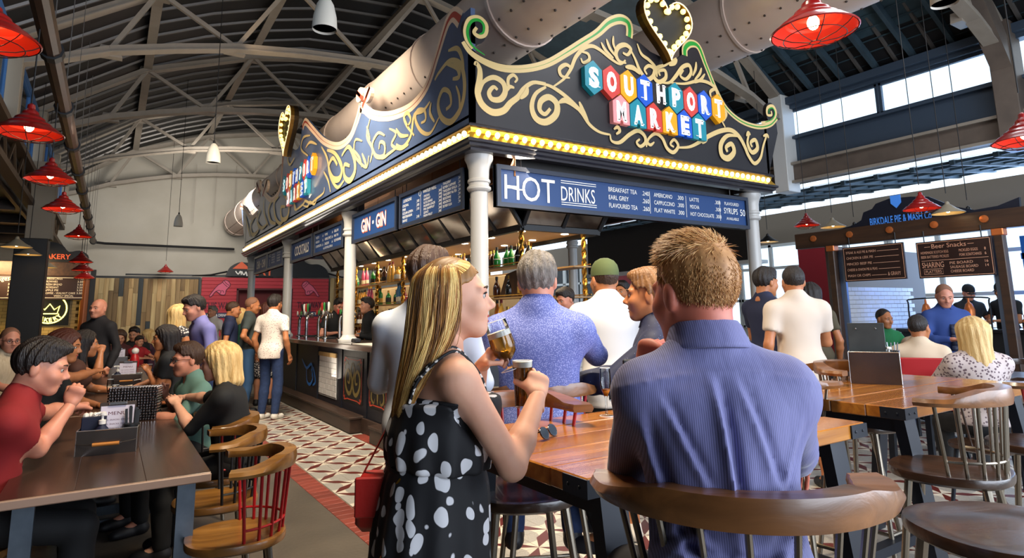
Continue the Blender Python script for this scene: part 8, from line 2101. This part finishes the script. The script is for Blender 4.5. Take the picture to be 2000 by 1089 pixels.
# caddy table: big caddy with slate board
a, b_ = gz(1662, 748, TZ), gz(1763, 752, TZ); v = b_ - a; w_ = float(np.hypot(v[0], v[1])); rzc = atan2(v[1], v[0]); cc_ = (a + b_) / 2; nrm_ = np.array([-sin(rzc), cos(rzc)])
ctr_ = (float(cc_[0] + nrm_[0] * .11), float(cc_[1] + nrm_[1] * .11), TZ)
caddy('menu_caddy', 'steel menu caddy with slate board on the table right of the seated man', ctr_, rzc, w_, .22, .185, False)
clipboard((ctr_[0] - .03 * cos(rzc) - nrm_[0] * .04, ctr_[1] - .03 * sin(rzc) - nrm_[1] * .04, TZ + .01), rzc, 'black slate clipboard standing in the steel caddy', w_ * .74, .345, SLATE, .06); pump((ctr_[0] + w_ * .3 * cos(rzc), ctr_[1] + w_ * .3 * sin(rzc), TZ + .005), 'white topped pump bottle in the steel caddy', WPL)
ct = thing('cutlery_pot', 'steel pot of cutlery in the steel caddy', 'pot', (ctr_[0] + w_ * .38 * cos(rzc) + .05, ctr_[1] + w_ * .38 * sin(rzc) + .03, TZ + .005)); m = MB(); m.lathe([(.03, 0), (.034, .14)], 14); m.build('pot', GALM, ct, smooth=True)
for k in range(5): m = MB(); q_ = k * 1.2; m.beam((.015 * cos(q_), .015 * sin(q_), .03), (.04 * cos(q_), .035 * sin(q_), .23), .012, .003); m.build('cutlery', CUTL, ct)
p = dep(1262, 700, 1.95); bx_ = thing('menu_stand', 'small black menu clipboard beyond the seated man\'s hand', 'clipboard', (float(p[0]), float(p[1]), TZ), rz_of((.54, .83))); m = MB(); m.box((0, 0, .15), (.15, .012, .30), ch=.004); m.build('board', SLATE, bx_); m = MB(); m.box((0, .02, .01), (.17, .10, .02), ch=.004); m.build('foot', BLKP, bx_)
for sx in (-.03, .03): m = MB(); m.sphere((sx, -.008, .275), (.005, .003, .005), 8, 6); m.build('rivet', CUTL, bx_)
# red bag on its strap
bp_ = dep(768, 975, 1.72); RB_ = mat('red_leather', '#a3201a', .4, bump=(40, .1)); hb_ = thing('handbag', 'red leather shoulder bag hanging behind the polka-dot dress', 'bag', tuple(map(float, bp_)), 2.6)
m = MB(); m.box((0, 0, 0), (.20, .085, .15), ch=.02); m.build('bag_body', RB_, hb_, smooth=True, ang=60); m = MB(); m.box((0, .046, .02), (.195, .010, .105), ch=.004); m.build('flap', RB_, hb_)
top_ = np.array(dep(800, 645, 1.80)) - bp_; Ri = np.array([[cos(2.6), sin(2.6), 0], [-sin(2.6), cos(2.6), 0], [0, 0, 1]])
tp = Ri @ top_; m = MB(); m.tube([(.095, 0, .05), tuple(tp * .5 + np.array([.02, 0, .0])), tuple(tp)], .010, 6, flat=.3); m.tube([(-.095, 0, .05), tuple(tp * .5 + np.array([-.03, 0, 0])), tuple(tp)], .010, 6, flat=.3); m.build('shoulder_strap', RB_, hb_, smooth=True)
# beer fonts and bits on the bar
CHR = mat('chrome', '#c9ccd0', .08, metal=1.0); HND = [mat('handle_white', '#d8d4cc', .4), mat('handle_black', '#151518', .35), mat('handle_green', '#2f7a3a', .4), mat('handle_red', '#9c1f1f', .4)]
def font(loc, lab, n=4):
    t = thing('beer_font', lab, 'beer tap', loc, 0, 'chrome beer fonts on the bar'); L = .13 * n
    for sy in (-1, 1):
        m = MB(); m.lathe([(.06, 0), (.06, .012), (.035, .02), (.028, .03)], 14, (0, sy * L * .4, 0)); m.tube([tuple(q) for q in cat_rom([(0, sy * L * .4, .02), (0, sy * L * .4, .28), (.02, sy * L * .36, .38), (.0, sy * L * .25, .42)], 4)], .026, 10); m.build('font_column', CHR, t, smooth=True, ang=50)
    m = MB(); m.tube([(0, -L / 2, .42), (0, L / 2, .42)], .034, 12); m.build('font_bar', CHR, t, smooth=True)
    for k in range(n):
        y = -L / 2 + .065 + .13 * k; m = MB(); m.tube([(.02, y, .42), (.09, y, .42), (.11, y, .40), (.11, y, .33)], .011, 8); m.build('spout', CHR, t, smooth=True)
        m = MB(); m.lathe([(.010, 0), (.018, .05), (.022, .12), (.014, .15), (.0001, .155)], 10, (.05, y, .45)); m.build('tap_handle', HND[(k + n) % 4], t, smooth=True)
        m = MB(); m.lathe([(.0001, 0), (.04, 0), (.04, .008), (.0001, .01)], 14, M=Matrix.Translation((-.036, y, .43)) @ Matrix.Rotation(-pi / 2, 4, 'Y')); m.build('badge', HND[k % 4], t)
    m = MB(); m.box((.10, 0, .012), (.16, L, .02), ch=.004); m.build('drip_tray', BLKP, t)
    return t
font((3.02, 11.9, 1.09), 'chrome beer font at the far end of the bar, by the blonde barmaid', 5); font((3.02, 10.65, 1.09), 'chrome beer font left of the bar column', 4); font((3.02, 9.45, 1.09), 'chrome beer font just right of the bar column', 4)
for (y, sh, col, lab) in ((12.55, 2, 6, 'yellow bottle standing on the far end of the bar'), (12.35, 1, 4, 'blue spray bottle on the far end of the bar')): bottle((2.86, y, 1.09), sh, col, 1, lab, None)
t = thing('card_reader', 'small black card reader on the bar beside the column', 'card reader', (2.82, 8.3, 1.09)); m = MB(); m.box((0, 0, .03), (.09, .16, .05), ch=.01); m.build('body', BLKP, t); m = MB(); m.box((0, .03, .057), (.07, .06, .004)); m.build('screen', mat('screen_blue', '#3a5a7a', .2), t)
t = thing('bar_mat', 'pale bar runner on the counter near the white shirt', 'mat', (2.86, 7.2, 1.09)); m = MB(); m.box((0, 0, .004), (.42, 1.5, .008), ch=.002); m.build('runner', mat('runner_pale', '#b9b0a4', .6), t)
t = thing('carton', 'white carton on the back worktop of the bar', 'box', (3.82, 7.4, 1.04)); m = MB(); m.box((0, 0, .07), (.2, .34, .14), ch=.004); m.build('carton_body', WPL, t); m = MB(); m.box((-.101, .05, .07), (.002, .1, .06)); m.build('printed_label', NAVY, t)
t = thing('wooden_plaque', 'dark wooden wedge plaque on the second shelf', 'plaque', (3.80, 5.95, 1.632), .3); m = MB(); m.prism([(-.16, 0), (.16, 0), (.10, .30), (-.05, .26)], plane_M((0, 0, 0), (0, -1, 0), (0, 0, 1)), -.04, 0); m.build('slab', wood('plaque_wood', '#5e3c1e', '#38220f', 'Z', 1, .5), t)
for k in range(6):
    p = dep(1236 + 3.2 * k, 655, 5.2); glassware('gin_glass', ORD[k] + ' pink-stemmed glass from the left in the row beside the white tee', (float(p[0]), float(p[1]), 1.09), S_(FL_, .8), group='row of glasses on the bar', n=12)
for px, py, d, lab in ((1850, 690, 5.4, 'pale cup on the table before the blonde woman'), (1842, 682, 5.7, 'tall white cup beside the wheelchair'), (1868, 686, 5.6, 'small dark bottle on the table by the blonde woman')):
    p = dep(px, py, d); t = thing('cup', lab, 'cup', (float(p[0]), float(p[1]), .755)); m = MB(); m.lathe([(.026, 0), (.036, .11), (.034, .11), (.025, .004), (.0001, .004)], 14); m.build('cup_body', WPL if 'dark' not in lab else BLKP, t, smooth=True, ang=50)
